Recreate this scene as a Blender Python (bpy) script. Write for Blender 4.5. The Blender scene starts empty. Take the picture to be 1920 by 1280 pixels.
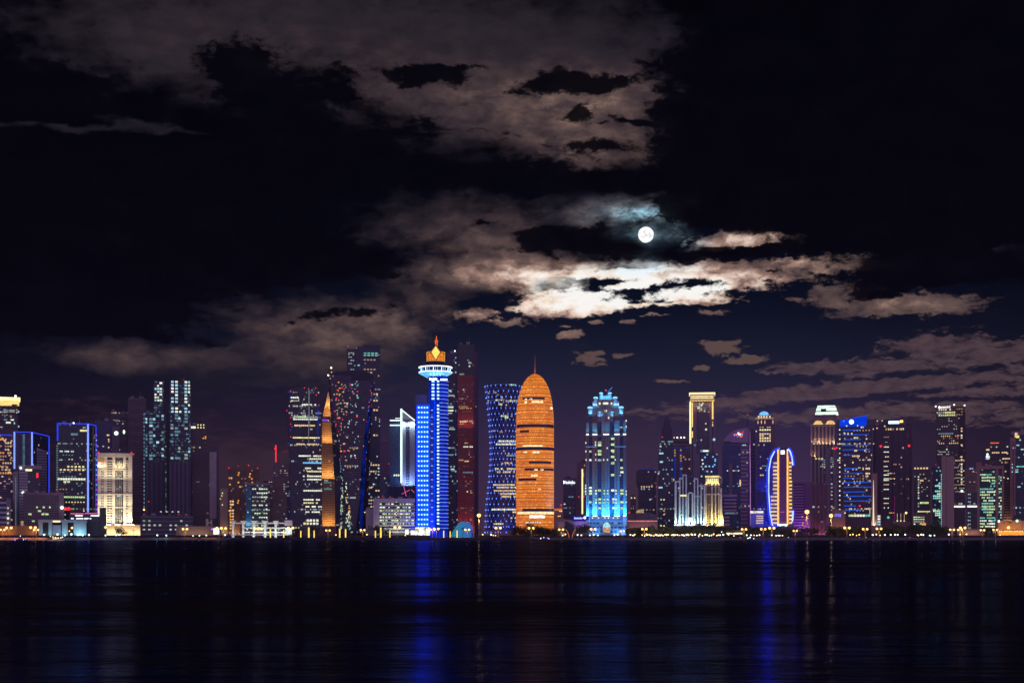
import bpy, math, random
from mathutils import Vector
C = bpy.context.scene.collection
F = 2667.0; HY = 1003.0; CX = 960.0; CAMZ = 6.4

# ---------------------------------------------------------------- camera
cd = bpy.data.cameras.new('camera'); cam = bpy.data.objects.new('camera', cd); C.objects.link(cam)
cam.location = (0, 0, CAMZ); cam.rotation_euler = (math.pi/2, 0, 0)
cd.sensor_width = 36; cd.lens = 36*F/1920; cd.shift_y = (HY-640)/1920; cd.clip_start = 1; cd.clip_end = 90000
S = bpy.context.scene; S.camera = cam
S.view_settings.view_transform = 'Standard'; S.view_settings.look = 'None'
S.view_settings.exposure = 0; S.view_settings.gamma = 1
S.cycles.use_denoising = True; S.cycles.max_bounces = 4; S.cycles.diffuse_bounces = 1; S.cycles.glossy_bounces = 2
S.cycles.transparent_max_bounces = 4; S.cycles.sample_clamp_indirect = 3; S.cycles.caustics_reflective = False

# ---------------------------------------------------------------- node helper
class NT:
    def __init__(s, tree): s.t = tree; s.n = tree.nodes; s.l = tree.links; s.n.clear()
    def new(s, kind, ins=None, **kw):
        nd = s.n.new(kind)
        for k, v in kw.items(): setattr(nd, k, v)
        for k, v in (ins or {}).items(): s.put(nd.inputs[k], v)
        return nd
    def put(s, sock, v):
        if isinstance(v, bpy.types.NodeSocket): s.l.new(v, sock)
        else: sock.default_value = v
    def m(s, op, a, b=0.0, c=0.0, clamp=False):
        nd = s.n.new('ShaderNodeMath'); nd.operation = op; nd.use_clamp = clamp
        for i, v in enumerate((a, b, c)): s.put(nd.inputs[i], v)
        return nd.outputs[0]
    def mix(s, f, a, b, mode='MIX'):
        nd = s.n.new('ShaderNodeMix'); nd.data_type = 'RGBA'; nd.blend_type = mode
        s.put(nd.inputs[0], f); s.put(nd.inputs[6], a); s.put(nd.inputs[7], b)
        return nd.outputs[2]
    def ramp(s, f, stops, interp='LINEAR'):
        nd = s.n.new('ShaderNodeValToRGB'); cr = nd.color_ramp; cr.interpolation = interp
        while len(cr.elements) < len(stops): cr.elements.new(1)
        for e, (p, c) in zip(cr.elements, stops): e.position = p; e.color = (*c, 1) if len(c) == 3 else c
        s.put(nd.inputs[0], f); return nd.outputs[0]
    def noise(s, vec, scale, detail=4, rough=.55, **kw):
        nd = s.new('ShaderNodeTexNoise', {'Vector': vec, 'Scale': scale, 'Detail': detail, 'Roughness': rough}, **kw)
        return nd
    def comb(s, x, y, z=0.0):
        nd = s.n.new('ShaderNodeCombineXYZ')
        for i, v in enumerate((x, y, z)): s.put(nd.inputs[i], v)
        return nd.outputs[0]

def srgb(r, g, b):
    f = lambda c: (c/12.92 if c <= .04045 else ((c+.055)/1.055)**2.4)
    return tuple(f(v/255) for v in (r, g, b))
def angle(px, py):                       # bearing and elevation, in degrees, of a sky feature
    az = math.atan((px-CX)/F); el = math.atan((HY-py)/F*math.cos(az))
    return math.degrees(az), math.degrees(el)
DEG = math.degrees(1/F)

# ---------------------------------------------------------------- night sky
W = bpy.data.worlds.new('World'); S.world = W; W.use_nodes = True
n = NT(W.node_tree)
gen = n.new('ShaderNodeTexCoord').outputs['Generated']
sep = n.new('ShaderNodeSeparateXYZ', {0: gen})
az = n.m('MULTIPLY', n.m('ARCTAN2', sep.outputs[0], sep.outputs[1]), 57.2958)
el = n.m('MULTIPLY', n.m('ARCSINE', sep.outputs[2]), 57.2958)
P = n.comb(az, el)
# domain warps: a broad roll and fine shreds
def warp(vec, sx, sy, scale, amp, detail=5, off=0.0):
    q = n.new('ShaderNodeMapping', {0: vec, 1: (off, off*.7, 0), 3: (sx, sy, 1)}).outputs[0]
    c = n.noise(q, scale, detail, .6, noise_dimensions='2D').outputs['Color']
    d = n.new('ShaderNodeVectorMath', {0: c, 1: (.5, .5, .5)}, operation='SUBTRACT').outputs[0]
    d = n.new('ShaderNodeVectorMath', {0: d, 1: (amp, amp*.55, 0)}, operation='MULTIPLY').outputs[0]
    return n.new('ShaderNodeVectorMath', {0: vec, 1: d}, operation='ADD').outputs[0]
Pw = warp(P, 1, 1.8, .6, 1.7, 6)
Pd = warp(P, 1, 1.5, 1.0, 1.15, 7, 3)
Ps = warp(P, 1, 1.6, 1.5, .6, 6, 7)

def field(vec, blobs):
    acc = None
    for b in blobs:
        cx, cy, rx, ry, rot, w = b
        a, e = angle(cx, cy)
        mp = n.new('ShaderNodeMapping', {0: vec, 1: (a, e, 0), 2: (0, 0, math.radians(rot)), 3: (rx*DEG, ry*DEG, 1)}, vector_type='TEXTURE')
        g = n.new('ShaderNodeTexGradient', {0: mp.outputs[0]}, gradient_type='SPHERICAL').outputs[1]
        acc = n.m('MULTIPLY', g, w) if acc is None else n.m('MULTIPLY_ADD', g, w, acc)
    return acc
def fbm(sx, sy, scale, detail, rough=.6, off=0.0, src=None, con=1.0):
    q = n.new('ShaderNodeMapping', {0: src or P, 1: (off, off*1.3, 0), 3: (sx, sy, 1)}).outputs[0]
    o = n.noise(q, scale, detail, rough, noise_dimensions='2D').outputs[0]
    return n.m('MULTIPLY_ADD', o, con, .5-.5*con, clamp=True) if con != 1 else o
def mask(fld, nz, amp, lo, hi):
    v = n.m('MULTIPLY_ADD', nz, amp, n.m('SUBTRACT', fld, amp*.5))
    nd = n.new('ShaderNodeMapRange', {0: v, 1: lo, 2: hi, 3: 0.0, 4: 1.0}, interpolation_type='SMOOTHSTEP')
    return n.m('MULTIPLY', nd.outputs[0], n.m('MULTIPLY', fld, 5.0, clamp=True))

# clear air: mauve city glow low down, navy then black above
e01 = n.m('DIVIDE', el, 22.0)
low = n.ramp(e01, [(0, srgb(58, 38, 54)), (.1, srgb(48, 32, 50)), (.2, srgb(37, 28, 47)), (.3, srgb(22, 24, 41)), (.42, srgb(5, 12, 27)), (.6, srgb(2, 5, 14)), (1, srgb(2, 4, 9))])
glow = field(P, [(1150, 860, 1150, 620, 0, 1.3), (1480, 880, 420, 300, 0, .35), (880, 800, 330, 260, 0, .3)])
base = n.mix(1, low, n.comb(n.m('ADD', glow, .28), n.m('ADD', glow, .3), n.m('ADD', glow, .34)), 'MULTIPLY')
bl = field(P, [(860, 860, 330, 260, 0, .7), (1460, 920, 260, 230, 0, 1.5)])
base = n.mix(1, base, n.mix(1, n.comb(bl, bl, bl), (.001, .001, .018, 1), 'MULTIPLY'), 'ADD')

# moonlight falling off through the cloud sheet
near = field(P, [(1200, 546, 290, 60, 0, 1.1), (1075, 572, 170, 56, 0, .62), (1265, 545, 190, 44, 0, .5), (1000, 517, 240, 36, 0, .5), (1390, 452, 150, 34, 0, .62), (1490, 498, 240, 50, 0, .42),
                 (1680, 565, 270, 74, 0, .3), (920, 592, 140, 40, 0, .42), (1060, 627, 60, 20, 0, .4), (940, 470, 330, 120, 0, .22), (1080, 215, 270, 120, 0, .17), (1140, 190, 130, 60, 0, .09), (870, 190, 320, 90, 0, .08), (640, 630, 330, 120, 0, .2), (760, 590, 120, 60, 0, .12),
                 (230, 670, 220, 50, 0, .14), (700, 110, 800, 170, 0, .06), (330, 70, 400, 120, 0, .02), (1210, 400, 170, 46, 0, .55), (1250, 442, 80, 30, 0, .5), (1215, 495, 150, 34, 0, .45), (1130, 290, 200, 60, 0, .14), (1780, 690, 300, 110, 0, .12)])
n1 = fbm(1, 2.2, .8, 8, .62, 3, Ps)
lit = n.m('MULTIPLY', near, n.m('POWER', n.m('MULTIPLY_ADD', n1, 1.9, .02), 1.3))
cloudcol = n.ramp(lit, [(0, srgb(30, 27, 35)), (.05, srgb(45, 38, 44)), (.14, srgb(72, 58, 60)), (.26, srgb(104, 84, 79)), (.42, srgb(158, 126, 114)), (.58, srgb(218, 192, 178)), (.75, srgb(250, 230, 212)), (1, srgb(255, 252, 248))])
bluish = field(P, [(1205, 400, 230, 60, 0, 1.3), (1240, 445, 110, 50, 0, 1.6), (1215, 485, 150, 36, 0, .8)])
cloudcol = n.mix(n.m('MULTIPLY', bluish, .9, clamp=True), cloudcol, n.mix(1, cloudcol, (.42, .95, 1.4, 1), 'MULTIPLY'))

def over(under, m_, col): return n.mix(m_, under, col)
nA = fbm(1, 2.0, .5, 10, .64, 11, Ps, 1.3)
nB = fbm(1, 2.2, 1.7, 10, .68, 23, None, 1.7)
nC = fbm(1, 4.2, .95, 10, .66, 41, Ps, 2.0)
nD = fbm(1, 1.9, 1.1, 10, .68, 77, Ps, 1.9)

# 1 high thin veil over the upper left and centre
veil = mask(field(Pw, [(620, 50, 760, 150, 0, 1.2), (1000, 120, 420, 190, 0, 1.3), (300, 60, 500, 130, 8, .8), (1120, 200, 230, 140, 0, 1.2), (860, 210, 330, 110, 0, 1.0), (430, 150, 300, 110, 0, .7),
                       (930, 450, 330, 120, -6, 1.2), (740, 410, 260, 70, 0, .45), (1180, 396, 210, 44, 0, 1.5), (900, 520, 270, 50, 4, 1.2), (1130, 290, 200, 60, 0, .8), (1400, 125, 60, 24, 0, .5),
                       (140, 240, 260, 10, 2, 1.5), (250, 232, 120, 10, -4, 1.2), (600, 630, 330, 90, -14, 1.5), (430, 690, 360, 60, -4, 1.1), (230, 668, 220, 40, 0, 1.1), (740, 590, 160, 60, 0, 1.2), (1250, 442, 90, 26, 0, .9), (1215, 492, 160, 30, 0, .9), (1730, 660, 260, 60, 0, .2)]), nA, 1.5, .2, 1.5)
col = over(base, veil, cloudcol)
# 2 moonlit band with ragged lower edge
band = mask(field(Ps, [(1000, 514, 190, 12, 0, 1.5), (1130, 514, 150, 13, 0, 1.4), (1075, 566, 120, 36, 4, 2.2), (1010, 572, 80, 34, 0, 1.5), (1140, 577, 90, 16, 6, 1.8), (1250, 514, 140, 18, 0, 2.0), (1205, 532, 60, 12, 0, 1.8), (1165, 537, 40, 9, 0, 1.6), (1290, 550, 110, 18, 4, 2.2), (1260, 570, 170, 5, 0, 1.4), (1340, 562, 90, 9, 0, 1.5), (1400, 506, 220, 28, -6, 2.0), (1390, 530, 110, 18, -12, 1.4),
                       (1370, 450, 120, 22, 6, 2.2), (1440, 446, 130, 18, 0, 1.2), (1560, 490, 150, 22, -3, 1.6), (1620, 500, 60, 20, 0, .8), (1640, 578, 130, 22, 4, 2.2), (1560, 556, 64, 26, 0, 2.0), (1760, 572, 130, 26, 0, 2.2), (1600, 540, 90, 16, 0, 1.0), (1690, 548, 200, 20, 0, .5),
                       (895, 590, 66, 18, 0, 1.9), (960, 606, 60, 9, 0, 1.6), (1830, 470, 140, 12, 0, 1.2), (870, 520, 180, 26, 4, .8)]), nB, 1.9, .45, 1.25)
col = over(col, band, cloudcol)
# 3 small lit puffs in the clear air under the band
puff = mask(field(Ps, [(1070, 627, 40, 12, 6, 1.9), (1118, 604, 22, 7, 0, 1.9), (1178, 602, 22, 6, 4, 1.9), (1108, 678, 40, 12, 0, 1.5), (1120, 662, 26, 6, 0, 1.4), (1165, 666, 40, 8, 0, 1.3), (1350, 655, 36, 14, 0, 1.5), (1400, 674, 56, 12, 4, 2.0), (1260, 714, 46, 7, 0, 2.0),
                       (1320, 690, 28, 8, 0, 1.6), (1100, 660, 50, 20, 0, .8), (1370, 650, 80, 24, 0, .6), (1230, 590, 40, 5, 0, 1.2), (1058, 612, 24, 6, 0, 1.4), (1345, 643, 60, 6, 0, 1.2), (1335, 586, 70, 10, 0, 1.1), (1500, 560, 60, 10, 0, 1.0)]), nB, 1.7, .45, 1.0)
col = over(col, n.m('MULTIPLY', puff, .85), n.mix(.5, cloudcol, srgb(132, 104, 96)+(1,)))
# 4 broken low cloud on the right and a warm bank on the horizon
lowc = mask(field(Ps, [(1740, 640, 120, 28, 4, 1.8), (1850, 662, 200, 36, 0, 1.8), (1610, 688, 190, 22, 0, 1.8), (1500, 692, 110, 12, 0, 1.3), (1780, 716, 300, 30, 5, 1.5), (1560, 728, 260, 24, 6, 1.5), (1380, 752, 320, 20, 5, 1.4), (1900, 735, 200, 22, 0, 1.0),
                       (1690, 765, 320, 24, 4, 1.3), (1880, 778, 200, 34, 0, 1.4), (1460, 782, 420, 22, 0, 1.0), (1780, 690, 360, 90, 0, .12), (1700, 700, 150, 9, 6, -.8), (1840, 690, 120, 8, 3, -.8), (1650, 745, 240, 9, 6, -.9), (1850, 748, 160, 9, -2, -.9)]), nC, 1.9, .5, 1.25)
col = over(col, n.m('MULTIPLY', lowc, .62), n.mix(n.m('MULTIPLY_ADD', nB, .7, n.m('MULTIPLY', nC, .4), clamp=True), srgb(42, 31, 42)+(1,), srgb(112, 88, 92)+(1,)))
lbank = mask(field(Pw, [(430, 870, 560, 110, 0, 1.0), (150, 760, 500, 50, 0, .4), (560, 900, 300, 70, 0, .6), (1400, 850, 500, 90, 0, .5), (700, 730, 400, 50, 0, .5)]), nC, .8, .2, 1.2)
col = over(col, n.m('MULTIPLY', lbank, .7), srgb(60, 42, 54)+(1,))
# 5 unlit cloud masses
dark = mask(field(Pd, [(470, 150, 130, 90, 10, 2.2), (420, 105, 80, 50, 0, 1.5), (560, 205, 130, 80, 20, 2.2), (640, 165, 70, 40, 0, 1.4), (600, 270, 190, 50, 0, 1.6), (720, 255, 80, 40, 0, 1.8), (800, 235, 60, 42, 0, 2.0), (700, 205, 50, 30, 0, 1.2), (790, 140, 120, 24, -4, 2.8), (860, 128, 70, 12, 0, 2.2), (770, 160, 60, 14, 0, 1.2), (650, 130, 50, 18, 0, 1.2),
                       (110, 165, 230, 55, 8, 1.9), (0, 175, 200, 75, 0, 1.6), (260, 205, 170, 22, 8, 1.8), (60, 100, 140, 40, 0, .7), (120, 300, 520, 50, 0, 1.6), (420, 330, 380, 75, 0, 1.7), (200, 400, 520, 80, 0, 2.0), (130, 500, 520, 130, 3, 2.8), (480, 490, 330, 70, 8, 2.2), (690, 495, 150, 30, 4, 1.8), (740, 520, 60, 18, 0, 1.4), (90, 600, 420, 60, 0, 1.8), (60, 700, 300, 30, 0, .6),
                       (980, 320, 260, 34, 2, 1.9), (840, 345, 200, 36, 0, 1.2), (1000, 285, 100, 20, 0, 1.2), (1120, 272, 130, 18, -4, 2.2), (1050, 145, 80, 24, 0, 2.6), (1120, 160, 110, 22, 6, 2.8), (1000, 165, 70, 20, 0, 2.2), (960, 175, 50, 10, 0, 1.0), (1085, 215, 42, 26, 20, 2.8), (1125, 235, 40, 9, 0, 1.6), (1185, 228, 60, 12, -8, 2.6), (1140, 340, 170, 30, 0, 1.7), (900, 245, 70, 9, 0, 1.2), (960, 255, 60, 9, 0, 1.0), (880, 195, 40, 9, 0, .9),
                       (1640, 230, 450, 260, 0, 4.0), (1820, 300, 500, 240, 0, 2.6), (1400, 100, 230, 90, -16, 1.8), (1250, 130, 90, 50, -20, 1.4), (1310, 290, 130, 130, 0, 2.4), (1240, 190, 40, 40, 0, 1.2), (1830, 60, 400, 120, 0, 1.6), (1380, 30, 160, 30, 0, 1.0),
                       (1100, 452, 170, 44, 0, 2.8), (1250, 476, 170, 20, 0, 2.4), (1360, 478, 130, 14, 4, 1.9), (1010, 446, 80, 30, 0, 1.6), (1480, 466, 170, 11, 6, 2.0), (1720, 505, 200, 44, 6, 2.4), (1640, 550, 90, 18, 10, 2.2), (1880, 515, 190, 26, 0, 1.6), (1480, 390, 420, 46, 0, 2.4), (1330, 410, 90, 20, 0, 1.2), (1780, 440, 300, 24, 0, 1.4),
                       (610, 590, 70, 18, 8, 2.0), (680, 585, 60, 16, 0, 1.5), (740, 572, 40, 12, 0, 1.1), (1458, 508, 30, 7, 0, 1.9), (905, 418, 46, 8, 10, 1.5), (540, 605, 18, 6, 0, 1.6), (350, 640, 160, 14, -6, .9)]), nD, 1.9, .5, 1.5)
wisp = field(Ps, [(1250, 440, 70, 26, 0, 1.5), (1175, 438, 46, 14, 0, 1.2), (1215, 488, 46, 26, 60, 1.0), (1222, 455, 14, 10, 0, .6)])
dark = n.m('SUBTRACT', dark, n.m('MULTIPLY', wisp, n.m('POWER', nB, 1.4)), clamp=True)
col = over(col, n.m('MULTIPLY', dark, .97), (.0004, .0006, .0015, 1))
faint = n.m('POWER', nA, 2.5)
col = n.mix(1, col, n.mix(1, n.comb(faint, faint, faint), (.0018, .0016, .0022, 1), 'MULTIPLY'), 'ADD')
halo = field(P, [(1211, 440, 30, 26, 0, .8), (1240, 440, 80, 26, 0, .5), (1175, 440, 60, 18, 0, .35)])
hal = n.m('MULTIPLY', n.m('POWER', halo, 1.8), n.m('POWER', nB, 1.6))
col = n.mix(1, col, n.mix(1, n.comb(hal, hal, hal), (.22, .38, .5, 1), 'MULTIPLY'), 'ADD')
# mauve fill glow added to the unseen sky behind the viewer, lights the facades
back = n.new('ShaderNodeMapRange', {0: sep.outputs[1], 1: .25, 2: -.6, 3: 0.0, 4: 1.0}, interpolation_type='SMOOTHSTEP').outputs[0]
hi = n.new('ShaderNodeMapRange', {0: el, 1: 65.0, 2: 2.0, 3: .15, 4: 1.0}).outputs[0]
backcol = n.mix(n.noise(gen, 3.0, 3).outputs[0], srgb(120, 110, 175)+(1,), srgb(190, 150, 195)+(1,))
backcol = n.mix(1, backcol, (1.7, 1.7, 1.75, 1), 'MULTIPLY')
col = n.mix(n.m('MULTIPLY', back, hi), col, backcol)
below = n.m('GREATER_THAN', el, -.3)
col = n.mix(below, (.004, .003, .006, 1), col)
bg = n.new('ShaderNodeBackground', {0: col, 1: 1.0})
n.l.new(bg.outputs[0], n.new('ShaderNodeOutputWorld').inputs[0])
W.cycles.sampling_method = 'MANUAL'; W.cycles.sample_map_resolution = 512

# moonlight
sd = bpy.data.lights.new('moonlight', 'SUN'); sun = bpy.data.objects.new('moonlight', sd); C.objects.link(sun)
maz, mel = angle(1211, 440)
sd.energy = .004; sd.angle = math.radians(.5); sd.color = (.8, .9, 1)
mdir = Vector((math.sin(math.radians(maz))*math.cos(math.radians(mel)), math.cos(math.radians(maz))*math.cos(math.radians(mel)), math.sin(math.radians(mel))))
sun.rotation_euler = mdir.to_track_quat('Z', 'Y').to_euler()

# ---------------------------------------------------------------- materials
MATS = {}
def newmat(name):
    m = bpy.data.materials.new(name); m.use_nodes = True; return m, NT(m.node_tree)
def plain(name, col, rough=.6, metal=0.0, vary=.25, scale=.15, spec=.4, bump=0.0):
    if name in MATS: return MATS[name]
    m, t = newmat(name)
    tc = t.new('ShaderNodeTexCoord').outputs['Object']
    nz = t.noise(tc, scale, 5, .6).outputs[0]
    f = t.m('MULTIPLY_ADD', nz, vary*2, 1-vary)
    c = t.mix(1, (*col, 1), t.comb(f, f, f), 'MULTIPLY')
    b = t.new('ShaderNodeBsdfPrincipled', {'Base Color': c, 'Roughness': rough, 'Metallic': metal, 'Specular IOR Level': spec})
    if bump:
        bp = t.new('ShaderNodeBump', {'Strength': bump, 'Height': t.noise(tc, scale*6, 4).outputs[0]}); t.l.new(bp.outputs[0], b.inputs['Normal'])
    t.l.new(b.outputs[0], t.new('ShaderNodeOutputMaterial').inputs[0]); MATS[name] = m; return m
def emit(name, col, st=1.0, vary=.35, sample=False, scale=.22):
    key = 'e_'+name
    if key in MATS: return MATS[key]
    m, t = newmat(name)
    pos = t.new('ShaderNodeNewGeometry').outputs[0]
    nz = t.noise(pos, scale, 2).outputs[0]
    f = t.m('MULTIPLY', t.m('MULTIPLY_ADD', t.m('SUBTRACT', nz, .5), vary*5, 1.0), st, clamp=False)
    f = t.m('MAXIMUM', f, st*.18)
    e = t.new('ShaderNodeEmission', {0: (*col, 1), 1: f})
    t.l.new(e.outputs[0], t.new('ShaderNodeOutputMaterial').inputs[0])
    m.cycles.emission_sampling = 'AUTO' if sample else 'NONE'
    MATS[key] = m; return m

# water
def water_mat():
    m, t = newmat('bay water')
    pos = t.new('ShaderNodeNewGeometry').outputs[0]
    def w(sx, sy, det, rot=0.0, off=0.0, rough=.6):
        q = t.new('ShaderNodeMapping', {0: pos, 1: (off, 0, 0), 2: (0, 0, rot), 3: (sx, sy, 1)}).outputs[0]
        return t.noise(q, 1.0, det, rough).outputs[0]
    h1 = w(.10, .33, 4, .05); h2 = w(.028, .085, 3, -.07, 40); h3 = w(.5, 1.4, 3, .03, 9); h4 = w(1.8, 4.0, 3, -.04, 19)
    h = t.m('ADD', t.m('ADD', t.m('MULTIPLY', h1, .55), t.m('MULTIPLY', h4, .13)), t.m('ADD', t.m('MULTIPLY', h2, 1.3), t.m('MULTIPLY', h3, .2)))
    bp = t.new('ShaderNodeBump', {'Strength': 1.0, 'Distance': 1.0, 'Height': h})
    # slick and ruffled patches drawn out by the wind
    p = t.m('MULTIPLY', t.m('ADD', w(.012, .055, 4, .04, 70, .7), t.m('ADD', w(.16, 1.1, 5, -.03, 90, .75), w(.004, .02, 3, .02, 30))), .6667)
    p = t.new('ShaderNodeMapRange', {0: p, 1: .89, 2: 1.11, 3: .04, 4: 1.15}).outputs[0]
    g = t.new('ShaderNodeBsdfGlossy', {'Color': (.05, .065, .2, 1), 'Roughness': .13, 'Normal': bp.outputs[0]})
    d = t.new('ShaderNodeBsdfDiffuse', {'Color': (.024, .0235, .021, 1), 'Normal': bp.outputs[0]})
    mx = t.new('ShaderNodeMixShader', {0: t.m('MULTIPLY', p, .9), 1: d.outputs[0], 2: g.outputs[0]})
    t.l.new(mx.outputs[0], t.new('ShaderNodeOutputMaterial').inputs[0]); return m
WATER = water_mat()
# ---------------------------------------------------------------- geometry helpers
class MB:
    def __init__(s): s.v = []; s.f = []
    def add(s, vs, fs):
        k = len(s.v); s.v += [tuple(p) for p in vs]; s.f += [tuple(i+k for i in q) for q in fs]
    def box(s, x0, x1, y0, y1, z0, z1):
        s.add([(x0,y0,z0),(x1,y0,z0),(x1,y1,z0),(x0,y1,z0),(x0,y0,z1),(x1,y0,z1),(x1,y1,z1),(x0,y1,z1)],
              [(3,2,1,0),(4,5,6,7),(0,1,5,4),(1,2,6,5),(2,3,7,6),(3,0,4,7)]); return s
    def prism(s, bot, top):                      # two matching rings of points
        k = len(bot)
        s.add(list(bot)+list(top), [tuple(range(k))[::-1], tuple(range(k, 2*k))]+[(i, (i+1) % k, k+(i+1) % k, k+i) for i in range(k)]); return s
    def loft(s, rings):
        k = len(rings[0]); vs = [p for r in rings for p in r]; fs = [tuple(range(k))[::-1], tuple(range(k*(len(rings)-1), k*len(rings)))]
        for j in range(len(rings)-1):
            for i in range(k): fs.append((j*k+i, j*k+(i+1) % k, (j+1)*k+(i+1) % k, (j+1)*k+i))
        s.add(vs, fs); return s
    def lathe(s, cx, cy, prof, seg=24, a0=0.0, squash=1.0):
        rings = [[(cx+r*math.cos(a0+2*math.pi*i/seg), cy+r*squash*math.sin(a0+2*math.pi*i/seg), z) for i in range(seg)] for r, z in prof]
        return s.loft(rings)
    def tube(s, p, q, r, k=4, r2=None):
        p = Vector(p); q = Vector(q); d = q-p
        if d.length < 1e-6: return s
        a = d.normalized().orthogonal().normalized(); b = d.normalized().cross(a); r2 = r if r2 is None else r2
        ring = lambda c, rr: [c+a*rr*math.cos(2*math.pi*i/k+.785)+b*rr*math.sin(2*math.pi*i/k+.785) for i in range(k)]
        return s.loft([ring(p, r), ring(q, r2)])
    def path(s, pts, r, k=4):
        for p, q in zip(pts, pts[1:]): s.tube(p, q, r, k)
        return s
    def build(s, name, mat, parent=None, smooth=False):
        me = bpy.data.meshes.new(name); me.from_pydata(s.v, [], s.f); me.materials.append(mat)
        if smooth: me.polygons.foreach_set('use_smooth', [True]*len(me.polygons))
        me.update(); o = bpy.data.objects.new(name, me); C.objects.link(o); o.parent = parent; return o

def tag(o, label=None, cat=None, group=None, kind=None):
    if label: o['label'] = label
    if cat: o['category'] = cat
    if group: o['group'] = group
    if kind: o['kind'] = kind
    return o
def empty(name, loc, rz=0.0):
    o = bpy.data.objects.new(name, None); C.objects.link(o); o.location = loc; o.rotation_euler = (0, 0, rz); return o
def copy_tree(o, parent=None):
    c = o.copy(); C.objects.link(c); c.parent = parent
    for ch in [x for x in KIDS.get(o.name, [])]: copy_tree(ch, c)
    return c
KIDS = {}
def note_kids(root):
    for c in root.children:
        KIDS.setdefault(root.name, []).append(c); note_kids(c)

UNIT = {}
def unit(mat):
    if mat.name not in UNIT:
        b = MB().box(-.5, .5, -.5, .5, -.5, .5); me = bpy.data.meshes.new('window_box'); me.from_pydata(b.v, [], b.f); me.materials.append(mat); UNIT[mat.name] = me
    return UNIT[mat.name]

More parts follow.
